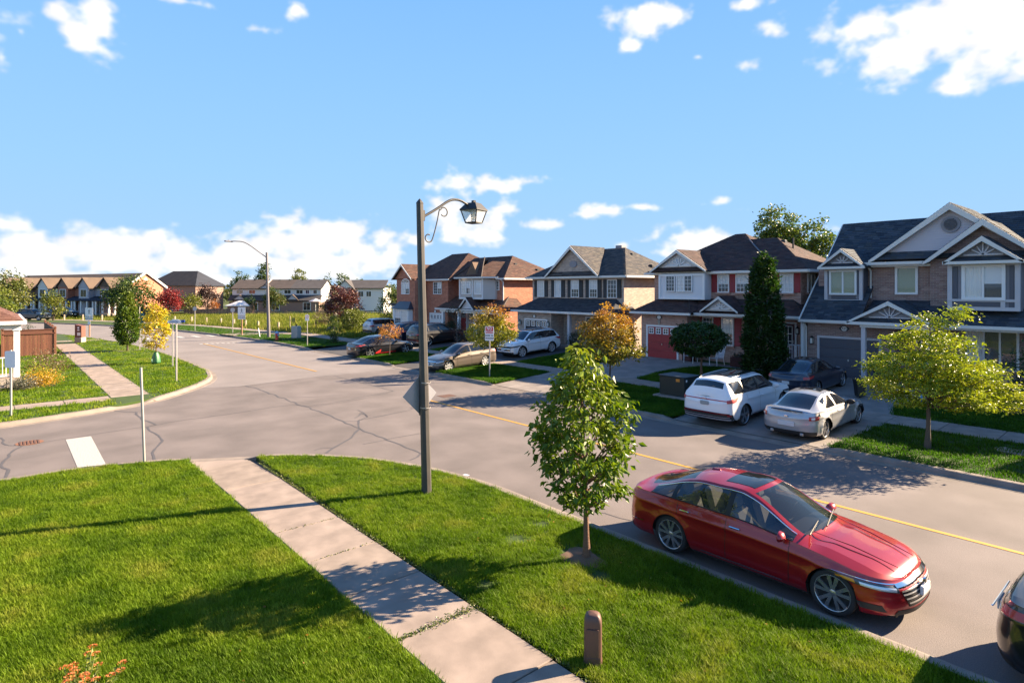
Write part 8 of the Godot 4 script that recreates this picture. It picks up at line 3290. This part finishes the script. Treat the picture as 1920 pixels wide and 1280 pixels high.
	tree("young_tree", "slim bright yellow tree with a green bag at its foot on the left corner", "tree", P(-43.35, 0.14, 7.73), {"h": 3.8, "tr": 0.045, "th": 1.0, "trunk_to": 0.9, "prof": [[1.0, 0.4], [1.5, 0.75], [2.2, 0.85], [2.9, 0.7], [3.5, 0.45], [3.75, 0.15]], "leaves": 2100, "size": 0.14, "wide": 0.34, "clusters": 130, "cr": 0.2, "pal": [lin(0.6, 0.46, 0.02), lin(0.5, 0.36, 0.02), lin(0.36, 0.34, 0.03)], "branches": 40, "shell": 0.3, "bark": M.bark_warm})
	# middle distance
	var gp := [lin(0.04, 0.075, 0.012), lin(0.065, 0.11, 0.015), lin(0.1, 0.14, 0.02)]
	tree("burgundy_tree", "dark burgundy-leaved tree left of the red brick houses", "tree", P(-63.0, 0.1, 29.5), {"h": 5.5, "tr": 0.12, "th": 1.0, "blobs": [[0, 2.7, 0, 2.0, 1.5, 1.9], [0.2, 4.1, 0.1, 1.5, 1.2, 1.4]], "leaves": 4200, "size": 0.2, "wide": 0.36, "clusters": 170, "cr": 0.42, "pal": [lin(0.075, 0.02, 0.028), lin(0.12, 0.035, 0.04), lin(0.05, 0.02, 0.022), lin(0.17, 0.07, 0.06)], "branches": 26})
	tree("bushy_tree", "yellow-green shrubby tree at the foot of the burgundy tree", "tree", P(-59.0, 0.1, 28.6), {"h": 3.2, "tr": 0.08, "th": 0.4, "blobs": [[0, 1.4, 0, 1.4, 1.2, 1.2]], "leaves": 2400, "size": 0.18, "wide": 0.34, "clusters": 110, "cr": 0.35, "pal": [lin(0.12, 0.15, 0.02), lin(0.18, 0.2, 0.03), lin(0.08, 0.11, 0.02)], "branches": 18})
	tree("bushy_tree", "mid green rounded tree between the burgundy tree and the brick house", "tree", P(-61.0, 0.1, 35.0), {"h": 5.4, "tr": 0.13, "th": 0.8, "blobs": [[0, 2.6, 0, 2.1, 2.0, 2.0], [0.4, 4.0, 0, 1.5, 1.3, 1.5]], "leaves": 4200, "size": 0.2, "wide": 0.34, "clusters": 150, "cr": 0.45, "pal": [lin(0.07, 0.11, 0.018), lin(0.11, 0.15, 0.025), lin(0.16, 0.19, 0.04)], "branches": 22})
	tree("pine_tree", "taller dark green tree behind the rounded trees by the brick house", "tree", P(-64.0, 0.1, 43.0), {"h": 7.2, "tr": 0.14, "th": 0.8, "blobs": [[0, 3.2, 0, 2.3, 2.4, 2.2], [1.0, 5.2, 0.3, 1.3, 1.7, 1.3]], "leaves": 4600, "size": 0.22, "wide": 0.3, "clusters": 150, "cr": 0.5, "pal": gp, "branches": 20})
	tree("bare_shrub", "greyish brown shrub in the meadow before the terrace", "tree", P(-72.0, 0.0, 31.0), {"h": 2.6, "tr": 0.06, "th": 0.3, "blobs": [[0, 1.3, 0, 1.2, 1.0, 1.1]], "leaves": 1100, "size": 0.16, "wide": 0.26, "clusters": 80, "cr": 0.35, "pal": [lin(0.14, 0.1, 0.06), lin(0.1, 0.09, 0.04), lin(0.18, 0.13, 0.09)], "branches": 40})
	tree("slim_shrub", "narrow dark green shrub behind the small parking sign", "tree", P(-49.6, 0.15, 22.3), {"h": 2.4, "tr": 0.04, "th": 0.1, "prof": [[0.1, 0.3], [0.8, 0.45], [1.7, 0.4], [2.4, 0.1]], "leaves": 1500, "size": 0.12, "wide": 0.3, "clusters": 70, "cr": 0.22, "pal": [lin(0.03, 0.06, 0.012), lin(0.05, 0.09, 0.015)], "branches": 8})
	tree("tall_tree", "tall broad green tree rising behind the houses at the right", "tree", P(-34.1, 0.3, 75.3), {"h": 15.2, "tr": 0.3, "th": 4.0, "blobs": [[-1.0, 9.0, 0, 4.0, 3.4, 4.0], [-1.8, 12.3, 0, 2.6, 2.4, 2.6], [2.6, 10.6, 0, 2.9, 2.5, 2.6], [3.8, 8.0, 0, 2.4, 2.4, 2.4]], "leaves": 9500, "size": 0.36, "wide": 0.36, "clusters": 260, "cr": 0.75, "pal": [lin(0.055, 0.1, 0.02), lin(0.09, 0.14, 0.025), lin(0.14, 0.18, 0.035)], "branches": 60, "shell": 0.35})
	# shrubs near the houses
	bush("bush", "large dark green bush at the right edge below the bay window", P(-3.6, 0.45, 28.9), Vector3(2.5, 2.3, 2.0), [lin(0.02, 0.055, 0.012), lin(0.035, 0.08, 0.015), lin(0.05, 0.1, 0.02)], 4200, 0.11)
	bush("bush", "low grey-green bush left of the large dark bush", P(-5.6, 0.45, 28.3), Vector3(1.4, 0.8, 1.0), [lin(0.05, 0.08, 0.04), lin(0.03, 0.06, 0.02)], 1300, 0.08)
	bush("bush", "pale fern-like plant under the locust tree beside the steps", P(-6.7, 0.45, 27.9), Vector3(0.9, 0.7, 0.7), [lin(0.09, 0.14, 0.05), lin(0.06, 0.11, 0.04)], 700, 0.12)
	for q in [[-43.6, 30.0, 1.1, 1.5, "upright dark evergreen left of the crimson front door"], [-42.4, 29.9, 1.2, 1.7, "upright dark evergreen right of the crimson front door"], [-28.6, 30.4, 0.9, 1.4, "small dark bush by the post of the tan house"]]:
		bush("bush", q[4], P(q[0], 0.5, q[1]), Vector3(q[2], q[3], q[2]), [lin(0.015, 0.035, 0.01), lin(0.025, 0.05, 0.012)], 1300, 0.1)
	for q in [[-41.0, 29.2, 0.9, 0.8, lin(0.1, 0.05, 0.03), "low reddish plant in the bed before the brick porch"], [-39.6, 29.0, 1.2, 0.9, lin(0.12, 0.04, 0.05), "low plum-coloured plant at the right end of the brick porch bed"], [-44.8, 29.3, 0.9, 0.7, lin(0.09, 0.12, 0.03), "low green plant at the left end of the brick porch bed"]]:
		bush("bush", q[5], P(q[0], 0.5, q[1]), Vector3(q[2], q[3], q[2]), [q[4], lin(0.05, 0.08, 0.02)], 600, 0.09)
	tree("young_tree", "leaning bare young tree in the bed before the brick houses", "tree", P(-39.9, 0.45, 28.5), {"h": 3.0, "tr": 0.06, "th": 1.6, "trunk_to": 0.95, "blobs": [[-0.2, 2.5, 0.0, 0.7, 0.5, 0.6]], "leaves": 420, "size": 0.12, "wide": 0.3, "clusters": 40, "cr": 0.2, "pal": [lin(0.05, 0.06, 0.03), lin(0.08, 0.06, 0.04)], "branches": 24, "bark": M.bark_grey, "lean": Vector3(-0.1, 0, 0)})
	# bed at the porch of the left house
	bush("bush", "brown-leaved shrub against the brown fence by the porch", P(-40.6, 0.16, 2.2), Vector3(2.0, 1.3, 1.3), [lin(0.13, 0.08, 0.05), lin(0.09, 0.07, 0.04), lin(0.16, 0.11, 0.07)], 1500, 0.1)
	bush("bush", "yellow-green low shrub at the corner of the porch", P(-38.7, 0.16, 1.9), Vector3(1.5, 0.8, 1.1), [lin(0.26, 0.26, 0.02), lin(0.16, 0.2, 0.02)], 1100, 0.09)
	bush("bush", "bright orange-yellow flowering plant in the porch bed", P(-37.2, 0.16, 1.75), Vector3(1.5, 0.6, 1.0), [lin(0.65, 0.36, 0.02), lin(0.55, 0.25, 0.02), lin(0.25, 0.22, 0.02)], 1300, 0.08)
	bush("bush", "grey-green lavender clump in the porch bed", P(-36.4, 0.16, 1.0), Vector3(1.2, 0.5, 0.9), [lin(0.12, 0.13, 0.1), lin(0.17, 0.16, 0.13)], 900, 0.09)
	bush("bush", "small green plant at the left edge below the porch rail", P(-36.3, 0.16, -0.4), Vector3(0.8, 0.8, 0.8), [lin(0.1, 0.15, 0.02), lin(0.2, 0.2, 0.03)], 500, 0.1)
	bush("small_evergreen", "tiny cone-shaped evergreen behind the brown fence", P(-64.5, 0.14, 2.2), Vector3(0.9, 1.9, 0.9), [lin(0.03, 0.06, 0.02), lin(0.05, 0.09, 0.02)], 700, 0.1, "", {"prof": [[0.1, 0.5], [1.0, 0.3], [1.9, 0.04]]})
	# the flower clump at the lower left corner
	var st := thing("sedum_plant", "clump of orange flower heads at the lower left corner", "plant", P(-8.72, 0.1, 0.75), 0.0, "", true)
	var r := RandomNumberGenerator.new()
	r.seed = 77
	var lv := MB.new()
	for i in 22:
		var b := Vector3(r.randfn() * 0.13, 0, r.randfn() * 0.12)
		var top := b * 1.7 + Vector3(0, r.randf_range(0.22, 0.36), 0)
		var fl := MB.new()
		for k in 46:
			var an := r.randf() * TAU
			var rr := sqrt(r.randf()) * 0.045
			leaf(fl, top + Vector3(cos(an) * rr, 0.012 - rr * 0.25, sin(an) * rr), Vector3(cos(an), 0.8, sin(an)).normalized(), Vector3(r.randfn(), 1, r.randfn()).normalized(), 0.018, 0.008, pick(r, [lin(0.6, 0.18, 0.06), lin(0.5, 0.12, 0.05), lin(0.65, 0.3, 0.1)]))
		put("flower_head", fl, M.leaf, st, "stuff")
		var sm := MB.new()
		sm.tube([b, top], [0.006, 0.005], 5)
		put("stem", sm, M.stem, st)
		for k in 9:
			var t := r.randf_range(0.15, 0.85)
			leaf(lv, b.lerp(top, t), Vector3(r.randfn(), 0.4, r.randfn()).normalized(), Vector3(r.randfn() * 0.3, 1, r.randfn() * 0.3).normalized(), 0.07, 0.018, pick(r, [lin(0.16, 0.2, 0.03), lin(0.25, 0.25, 0.05), lin(0.1, 0.15, 0.03)]))
	put("leaves", lv, M.leaf, st, "stuff")


# ---------------------------------------------------------------- buildings and trees far off
func far_window(h: Node, x0: float, x1: float, y0: float, y1: float, v: float, n := 2) -> void:
	var w := sub("window", h)
	var f := MB.new()
	f.bx(x0 - 0.1, x1 + 0.1, y0 - 0.1, y1 + 0.1, v - 0.05, v + 0.02)
	put("frame", f, M.white, w)
	for i in n:
		var p := MB.new()
		var a := lerpf(x0, x1, float(i) / n) + 0.03
		var b := lerpf(x0, x1, float(i + 1) / n) - 0.03
		p.bx(a, b, y0, y1, v - 0.065, v - 0.05)
		put("pane", p, M.room_shine, w)


func slope(h: Node, called: String, pts: Array, m: Material) -> void:
	var nn := Vector3.ZERO
	for i in pts.size():
		nn += (pts[i] as Vector3).cross(pts[(i + 1) % pts.size()])
	var p := pts.duplicate()
	if nn.y < 0.0:
		p.reverse()
	var mb := MB.new()
	mb.poly(p)
	var low := []
	for q in p:
		low.append(q - Vector3(0, 0.16, 0))
	for i in p.size():
		var j := (i + 1) % p.size()
		mb.quad(low[i], low[j], p[j], p[i])
	low.reverse()
	mb.poly(low)
	put(called, mb, m, h)


func far_buildings() -> void:
	var yw := 0.86
	# long white terrace seen across the meadow
	var h := thing("terrace_house", "long white terrace with brown-grey roofs across the meadow", "house", P(-142.6, -0.7, 50.3), yw, "", true)
	box_part(h, "wall", M.white_far, -10.6, 10.2, 2.4, 5.6, 0.0, 9.0)
	box_part(h, "wall", M.brick_far, -10.6, 10.2, 0.0, 2.4, -1.6, 9.0)
	for q in [[-10.9, -3.2, M.roof_brown], [-3.2, 3.0, M.roof_brown], [3.0, 10.5, M.roof_grey]]:
		slope(h, "roof", [P(q[0], 5.5, -0.4), P(q[1], 5.5, -0.4), P(q[1], 7.65, 4.5), P(q[0], 7.65, 4.5)], q[2])
		slope(h, "roof", [P(q[0], 5.5, 9.4), P(q[1], 5.5, 9.4), P(q[1], 7.65, 4.5), P(q[0], 7.65, 4.5)], q[2])
		slope(h, "porch_roof", [P(q[0], 2.75, -2.0), P(q[1], 2.75, -2.0), P(q[1], 4.0, 0.02), P(q[0], 4.0, 0.02)], q[2])
	var e := MB.new()
	e.prism([Vector2(0, 5.5), Vector2(9, 5.5), Vector2(4.5, 7.55)], Vector3(0, 0, -1), Vector3.UP, Vector3(10.1, 0, 0), Vector3(0.1, 0, 0))
	put("gable_wall", e, M.white_far, h)
	var rk := MB.new()
	rk.beam(P(-3.2, 5.6, -0.45), P(-3.2, 7.75, 4.5), 0.2, 0.2)
	put("party_wall_cap", rk, M.trim, h)
	for q in [[-2.6, 5.55, 0.8, 1.6], [-8.0, 2.95, 1.0, 1.5], [4.2, 2.95, 1.1, 1.2]]:
		var g := MB.new()
		g.prism([Vector2(q[0] - q[3], q[1]), Vector2(q[0] + q[3], q[1]), Vector2(q[0], q[1] + q[2])], Vector3.RIGHT, Vector3.UP, Vector3(0, 0, 0.5 if q[1] > 4 else 2.05), Vector3(0, 0, 0.1))
		put("gablet", g, M.lilac_far, h)
		slope(h, "gablet_roof", [P(q[0], q[1] + q[2] + 0.1, -0.7 if q[1] > 4 else -2.25), P(q[0] + q[3] + 0.2, q[1] - 0.05, -0.7 if q[1] > 4 else -2.25), P(q[0] + q[3] + 0.2, q[1] - 0.05, 0.3 if q[1] > 4 else -1.2), P(q[0], q[1] + q[2] + 0.1, 1.6 if q[1] > 4 else -0.4)], M.roof_brown)
		slope(h, "gablet_roof", [P(q[0], q[1] + q[2] + 0.1, -0.7 if q[1] > 4 else -2.25), P(q[0] - q[3] - 0.2, q[1] - 0.05, -0.7 if q[1] > 4 else -2.25), P(q[0] - q[3] - 0.2, q[1] - 0.05, 0.3 if q[1] > 4 else -1.2), P(q[0], q[1] + q[2] + 0.1, 1.6 if q[1] > 4 else -0.4)], M.roof_brown)
	for x in [-9.6, -6.7, -1.8, 1.6, 4.4, 6.6, 8.4]:
		far_window(h, x, x + (1.5 if x < 5 else 0.8), 4.3, 5.1, 0.0, 2)
	for x in [-9.0, -5.6, -0.6, 6.6]:
		far_window(h, x, x + 1.6, 0.5, 2.2, -1.6, 2)
	for x in [-9.5, -7.0, -4.5, -1.0, 1.5, 4.5, 6.5, 8.5]:
		roof_vent(h, P(x, 7.5, 4.2))
	# dark-roofed terrace left of it
	h = thing("terrace_house", "terrace with dark slate-blue roofs and pale rake boards left of the white terrace", "house", P(-168.6, -0.7, 32.6), yw, "", true)
	box_part(h, "wall", M.white_far, -9.0, 6.2, 0.0, 5.6, 0.0, 10.0)
	box_part(h, "end_wall", M.brick1, 6.2, 9.4, 0.0, 5.5, 1.0, 9.0)
	for q in [[-9.2, -4.4, 7.3], [-4.4, 0.6, 7.6], [0.6, 7.2, 7.7]]:
		slope(h, "roof", [P(q[0], 5.4, -0.5), P(q[1], 5.4, -0.5), P(q[1] - 1.0, q[2], 4.5), P(q[0] + 1.6, q[2], 4.5)], M.roof_navy)
		slope(h, "roof", [P(q[0], 5.4, 9.5), P(q[1], 5.4, 9.5), P(q[1] - 1.0, q[2], 4.5), P(q[0] + 1.6, q[2], 4.5)], M.roof_navy)
		rk = MB.new()
		rk.beam(P(q[0], 5.5, -0.5), P(q[0] + 1.6, q[2] + 0.1, 4.5), 0.14, 0.2)
		put("rake_board", rk, M.trim, h)
	slope(h, "roof", [P(6.4, 5.4, 0.5), P(9.8, 5.4, 0.5), P(9.8, 5.4, 9.0), P(6.4, 7.6, 4.5)], M.roof_navy)
	var gg := MB.new()
	gg.prism([Vector2(6.0, 5.4), Vector2(9.6, 5.4), Vector2(6.2, 7.2)], Vector3.RIGHT, Vector3.UP, Vector3(0, 0, -0.9), Vector3(0, 0, 0.1))
	put("gable_wall", gg, M.lilac_far, h)
	for x in [-8.0, -5.4, -2.6, 0.4, 3.2]:
		far_window(h, x, x + 1.3, 3.7, 4.9, 0.0, 2)
	far_window(h, 7.4, 8.6, 3.5, 4.7, 1.0, 1)
	# houses right of the terrace
	h = thing("brick_house", "pale brick house with a white gable half hidden by the burgundy tree", "house", P(-113.5, -0.4, 54.5), yw, "", true)
	box_part(h, "wall", M.brick_far2, -2.4, 0.4, 0.0, 5.3, 0.0, 9.0)
	box_part(h, "wall", M.white_far, 0.4, 6.5, 0.0, 5.3, 1.2, 9.0)
	var gw := MB.new()
	gw.prism([Vector2(-2.5, 5.3), Vector2(0.5, 5.3), Vector2(-1.0, 6.9)], Vector3.RIGHT, Vector3.UP, Vector3(0, 0, -0.05), Vector3(0, 0, 0.1))
	put("gable_wall", gw, M.white_far, h)
	slope(h, "roof", [P(-1.0, 7.0, -0.3), P(0.8, 5.2, -0.3), P(0.8, 5.2, 4.0), P(-1.0, 7.0, 4.5)], M.roof_grey)
	slope(h, "roof", [P(-1.0, 7.0, -0.3), P(-2.8, 5.2, -0.3), P(-2.8, 5.2, 4.0), P(-1.0, 7.0, 4.5)], M.roof_grey)
	slope(h, "roof", [P(-0.2, 5.3, 0.8), P(6.8, 5.3, 0.8), P(6.8, 7.0, 4.6), P(-1.0, 7.0, 4.6)], M.roof_grey)
	for x in [1.4, 3.0]:
		far_window(h, x, x + 1.0, 3.6, 4.6, 1.2, 2)
	h = thing("house", "grey roof of a house further back between the terrace and the brick house", "house", P(-150.5, -0.7, 74.0), yw, "", true)
	box_part(h, "wall", M.brick_far, -4, 4, 0.0, 5.4, 0.0, 8.0)
	slope(h, "roof", [P(-4.4, 5.3, -0.4), P(4.4, 5.3, -0.4), P(3.0, 7.6, 4.0), P(-3.0, 7.6, 4.0)], M.roof_brown)
	# the terrace on the left with an orange brick gable end
	h = thing("terrace_house", "brown-roofed terrace at the left whose brick end wall glows orange in the sun", "house", P(-126.94, 0.1, 18.04), 0.55, "", true)
	box_part(h, "end_wall", M.brick1, -5.2, 0.0, 0.0, 5.0, 0.0, 7.6)
	var eg := MB.new()
	eg.prism([Vector2(-0.3, 5.0), Vector2(7.9, 5.0), Vector2(3.8, 7.5)], Vector3(0, 0, -1), Vector3.UP, Vector3(-0.15, 0, 0), Vector3(0.15, 0, 0))
	put("gable_wall", eg, M.brick1, h)
	for t in [[-0.7, 4.85, 3.8, 7.75], [8.3, 4.85, 3.8, 7.75]]:
		var b := MB.new()
		b.beam(P(0.25, t[1], t[0]), P(0.25, t[3], t[2]), 0.14, 0.34)
		put("rake_board", b, M.trim, h)
	var rv := MB.new()
	rv.prism([Vector2(3.4, 6.3), Vector2(4.2, 6.3), Vector2(3.8, 6.8)], Vector3(0, 0, -1), Vector3.UP, Vector3(0, 0, 0), Vector3(0.06, 0, 0))
	put("gable_vent", rv, M.trim, h)
	slope(h, "roof", [P(-31.0, 5.0, -0.5), P(0.3, 5.0, -0.5), P(0.3, 7.6, 3.8), P(-31.0, 7.3, 3.8)], M.roof_tan)
	slope(h, "roof", [P(-31.0, 5.0, 8.1), P(0.3, 5.0, 8.1), P(0.3, 7.6, 3.8), P(-31.0, 7.3, 3.8)], M.roof_tan)
	var unit := [[-5.2, M.brick_far2, M.shakes], [-10.4, M.lilac_far, M.lilac_far], [-15.6, M.brick1, M.brick_far], [-20.8, M.white_far, M.white_far], [-26.0, M.brick_far, M.brick1], [-31.0, M.white_far, M.white_far]]
	for i in unit.size():
		var x: float = unit[i][0]
		var pm: Material = unit[i][1]
		if i > 0:
			box_part(h, "wall", pm, x, x + 5.2, 0.0, 5.0, 0.0, 7.5)
		# the projecting front wing with its gable
		box_part(h, "wing_wall", unit[i][1], x + 0.4, x + 2.8, 0.0, 5.0, -1.3, 0.0)
		var g := MB.new()
		g.prism([Vector2(x + 0.2, 5.0), Vector2(x + 3.0, 5.0), Vector2(x + 1.6, 6.6)], Vector3.RIGHT, Vector3.UP, Vector3(0, 0, 1.25), Vector3(0, 0, 0.08))
		put("gable_wall", g, unit[i][2], h)
		slope(h, "wing_roof", [P(x + 1.6, 6.75, -1.6), P(x + 3.3, 4.85, -1.6), P(x + 3.3, 4.85, 0.0), P(x + 1.6, 6.75, 2.6)], M.roof_tan)
		slope(h, "wing_roof", [P(x + 1.6, 6.75, -1.6), P(x - 0.1, 4.85, -1.6), P(x - 0.1, 4.85, 0.0), P(x + 1.6, 6.75, 2.6)], M.roof_tan)
		far_window(h, x + 0.9, x + 2.3, 3.2, 4.5, -1.3, 2)
		slope(h, "porch_roof", [P(x - 0.2, 2.6, -2.2), P(x + 5.1, 2.6, -2.2), P(x + 5.1, 3.3, 0.0), P(x - 0.2, 3.3, 0.0)], M.roof_navy)
		for k in [0.2, 1.8, 3.3, 4.7]:
			box_part(h, "porch_post", M.white, x + k, x + k + 0.25, 0.0, 2.5, -2.1, -1.85)
		far_window(h, x + 3.9, x + 4.9, 0.7, 2.2, 0.0, 2)
		var d := MB.new()
		d.bx(x + 3.0, x + 3.6, 0.1, 2.2, -0.05, 0.0)
		put("door", d, M.door_dark, h)
		box_part(h, "step", M.concrete, x + 2.4, x + 4.4, -0.1, 0.3, -3.0, -1.4)
	h = thing("house", "second ridge of roofs standing behind the left terrace", "house", P(-152.0, 0.0, 30.0), 0.55, "", true)
	box_part(h, "wall", M.brick_far, -7, 7, 0.0, 5.6, 0.0, 8.0)
	slope(h, "roof", [P(-7.4, 5.5, -0.4), P(7.4, 5.5, -0.4), P(3.6, 8.8, 4.0), P(-3.6, 8.8, 4.0)], M.roof_tan)
	slope(h, "roof", [P(7.4, 5.5, -0.4), P(7.4, 5.5, 8.4), P(3.6, 8.8, 4.0)], M.roof_navy)
	# garden fences behind the meadow
	h = thing("wood_fence", "weathered grey board fence behind the meadow, below the white terrace", "fence", P(-127.8, -0.6, 27.5), 0.0, "", true)
	for i in 62:
		var t := i / 62.0
		var a := Vector3(8.3 * t, 0, -9.6 * t)
		var m := MB.new()
		m.xf = Transform3D(Basis(Vector3.UP, yw), a)
		m.box(Vector3(-0.09, 0.05, -0.01), Vector3(0.09, 1.55 + rng.randf_range(-0.05, 0.05), 0.012))
		put("board", m, M.fence_grey[i % 3], h)
	for y in [0.4, 1.3]:
		var m := MB.new()
		m.beam(Vector3(0, y, -0.04), Vector3(8.3, y, -9.64), 0.04, 0.09)
		put("fence_rail", m, M.fence_grey[0], h)
	h = thing("wood_fence", "low rail fence of the terrace gardens right of the board fence", "fence", P(-120.0, -0.6, 38.0), 0.0, "", true)
	for i in 9:
		var m := MB.new()
		m.box(Vector3(i * 2.0 - 0.07, 0, -i * 2.3 - 0.07), Vector3(i * 2.0 + 0.07, 1.2, -i * 2.3 + 0.07))
		put("post", m, M.fence_grey[1], h)
	for y in [0.35, 0.7, 1.05]:
		var m := MB.new()
		m.beam(Vector3(0, y, 0), Vector3(16.0, y, -18.4), 0.04, 0.22)
		put("fence_rail", m, M.fence_grey[2], h)
	h = thing("garden_shed", "low shed with a pale roof behind the board fence", "shed", P(-130.5, -0.6, 38.0), yw, "", true)
	box_part(h, "wall", M.brick_far, -2.2, 2.2, 0.0, 2.0, 0.0, 3.0)
	slope(h, "roof", [P(-2.5, 1.9, -0.3), P(2.5, 1.9, -0.3), P(0.5, 2.9, 1.5), P(-0.5, 2.9, 1.5)], M.white_far)
	h = thing("dark_fence", "dark fence section at the foot of the left terrace", "fence", P(-119.5, 0.0, 18.5), 0.5, "", true)
	for i in 30:
		box_part(h, "board", M.fence_grey[(i * 5) % 3], -4.5 + i * 0.3, -4.22 + i * 0.3, 0.0, 1.5, 0.0, 0.04)
	h = thing("parasol", "pale garden parasol in front of the white terrace", "parasol", P(-127.6, -0.6, 53.2), 0.0, "", true)
	post_tube("pole", h, Vector3.ZERO, Vector3(0, 3.1, 0), 0.05, M.white)
	var um := MB.new()
	um.lathe(Vector3(0, 2.6, 0), [[1.6, 0.0], [0.02, 0.65]], 8, true)
	put("canopy", um, M.lilac_far, h)


func far_trees() -> void:
	var mid := [lin(0.045, 0.085, 0.02), lin(0.07, 0.115, 0.025), lin(0.1, 0.14, 0.03)]
	var yel := [lin(0.13, 0.16, 0.02), lin(0.2, 0.2, 0.025), lin(0.09, 0.12, 0.02)]
	# [name, label, x, v, base y, height, half width, palette, leaf size, leaves]
	for q in [
		["rounded_tree", "big dark green rounded tree before the orange gable end", -119.5, 17.3, 0.0, 6.6, 3.9, mid, 0.34, 5200],
		["red_maple_tree", "rounded crimson maple right of the dark green rounded tree", -118.5, 23.2, 0.0, 5.0, 2.1, [lin(0.22, 0.02, 0.025), lin(0.3, 0.035, 0.035), lin(0.15, 0.015, 0.02)], 0.26, 2600],
		["purple_tree", "dark purple-brown tree in front of the slate-blue roofs", -136.0, 33.55, -0.6, 6.9, 2.4, [lin(0.06, 0.035, 0.04), lin(0.09, 0.05, 0.055), lin(0.04, 0.028, 0.03)], 0.3, 2800],
		["small_tree", "light green small tree between the crimson maple and the purple tree", -128.5, 28.8, -0.4, 4.6, 2.0, yel, 0.28, 1700],
		["garden_tree", "green tree with a rusty tip in front of the white terrace", -128.5, 44.5, -0.6, 5.6, 2.2, [lin(0.05, 0.09, 0.02), lin(0.08, 0.12, 0.025), lin(0.14, 0.12, 0.03)], 0.28, 2800],
		["garden_tree", "dark green garden tree left of the rusty-tipped tree", -131.5, 40.6, -0.6, 4.0, 1.7, [lin(0.025, 0.055, 0.02), lin(0.04, 0.08, 0.025)], 0.26, 1500],
		["garden_bush", "bright green bush at the right end of the terrace gardens", -117.0, 51.5, -0.5, 2.6, 2.2, yel, 0.24, 1500],
		["garden_bush", "olive bush beside the bright green bush", -113.5, 52.0, -0.5, 2.2, 1.8, mid, 0.24, 1000],
		["copper_tree", "small copper-coloured tree by the board fence", -130.5, 33.5, -0.5, 3.4, 1.0, [lin(0.4, 0.16, 0.03), lin(0.3, 0.1, 0.03)], 0.22, 700],
		["street_tree", "small yellow-topped street tree before the left terrace", -111.0, 6.6, 0.1, 4.6, 1.8, yel, 0.24, 1600],
		["leafy_tree", "yellow-green leafy tree at the left edge above the porch roof", -104.0, 0.2, 0.1, 4.8, 2.2, [lin(0.12, 0.17, 0.02), lin(0.2, 0.23, 0.025), lin(0.06, 0.1, 0.02)], 0.26, 2600],
		["leafy_tree", "larger olive tree at the far left edge", -117.0, 1.0, 0.1, 7.2, 3.4, [lin(0.11, 0.13, 0.03), lin(0.16, 0.16, 0.03), lin(0.07, 0.1, 0.02)], 0.34, 3600],
		["poplar_tree", "tallest of the trees rising behind the white terrace", -192.0, 63.5, -0.9, 14.6, 2.6, mid, 0.5, 2200],
		["poplar_tree", "bushy tree behind the terrace, left of the tall lamp", -197.0, 58.0, -0.9, 11.6, 3.2, mid, 0.5, 2000],
		["poplar_tree", "yellowish tree behind the terrace, right of the tall lamp", -187.0, 72.5, -0.9, 12.4, 2.6, yel, 0.5, 1800],
		["poplar_tree", "smaller green tree behind the right end of the terrace", -181.0, 79.5, -0.9, 10.6, 1.7, mid, 0.5, 1000],
		["poplar_tree", "dark tree between the grey roofs right of the terrace", -141.5, 66.0, -0.8, 9.6, 2.2, mid, 0.42, 1600],
		["poplar_tree", "dark green tree beside the grey roof behind the burgundy tree", -137.0, 68.5, -0.8, 8.6, 2.4, mid, 0.42, 1500],
		["poplar_tree", "conifer-like tree above the dark slate-blue roofs", -205.0, 46.0, -0.9, 9.8, 2.4, mid, 0.5, 1200],
	]:
		var w: float = q[6]
		var hh: float = q[5]
		tree(q[0], q[1], "tree" if not str(q[0]).ends_with("bush") else "bush", P(q[2], q[4], q[3]), {"h": hh, "tr": 0.05 + hh * 0.014, "th": hh * 0.18, "blobs": [[0, hh * 0.48, 0, w, hh * 0.3, w * 0.9], [w * 0.15, hh * 0.75, 0, w * 0.62, hh * 0.24, w * 0.6], [-w * 0.35, hh * 0.62, w * 0.2, w * 0.6, hh * 0.2, w * 0.5]], "leaves": q[9], "size": q[8], "wide": 0.36, "clusters": 90, "cr": w * 0.3, "pal": q[7], "branches": 16, "shell": 0.4})
	# the wooded rim of the horizon
	var mb := MB.new()
	var r := RandomNumberGenerator.new()
	r.seed = 31
	org = Vector3.ZERO
	for i in 520:
		var an := lerpf(-0.25, 1.65, r.randf())
		var rr := r.randf_range(245.0, 330.0)
		var c := Vector3(-cos(an) * rr, 0, -sin(an) * rr)
		var hh := r.randf_range(4.0, 8.5)
		var tone := pick(r, [lin(0.05, 0.08, 0.03), lin(0.08, 0.1, 0.035), lin(0.1, 0.09, 0.04)])
		for k in 46:
			var d := Vector3(r.randfn(), 0, r.randfn()) * 2.6
			var p := c + d + Vector3(0, r.randf() * hh * exp(-d.length() * 0.08), 0)
			var cc := tone * r.randf_range(0.75, 1.25)
			cc.a = 1.0
			leaf(mb, p, Vector3(r.randfn(), r.randfn() * 0.5, r.randfn()).normalized(), Vector3(r.randfn(), 1, r.randfn()).normalized(), 1.5, 0.6, cc)
	single("treeline", mb, M.leaf, "distant wooded rim along the horizon", "treeline", "", "stuff")
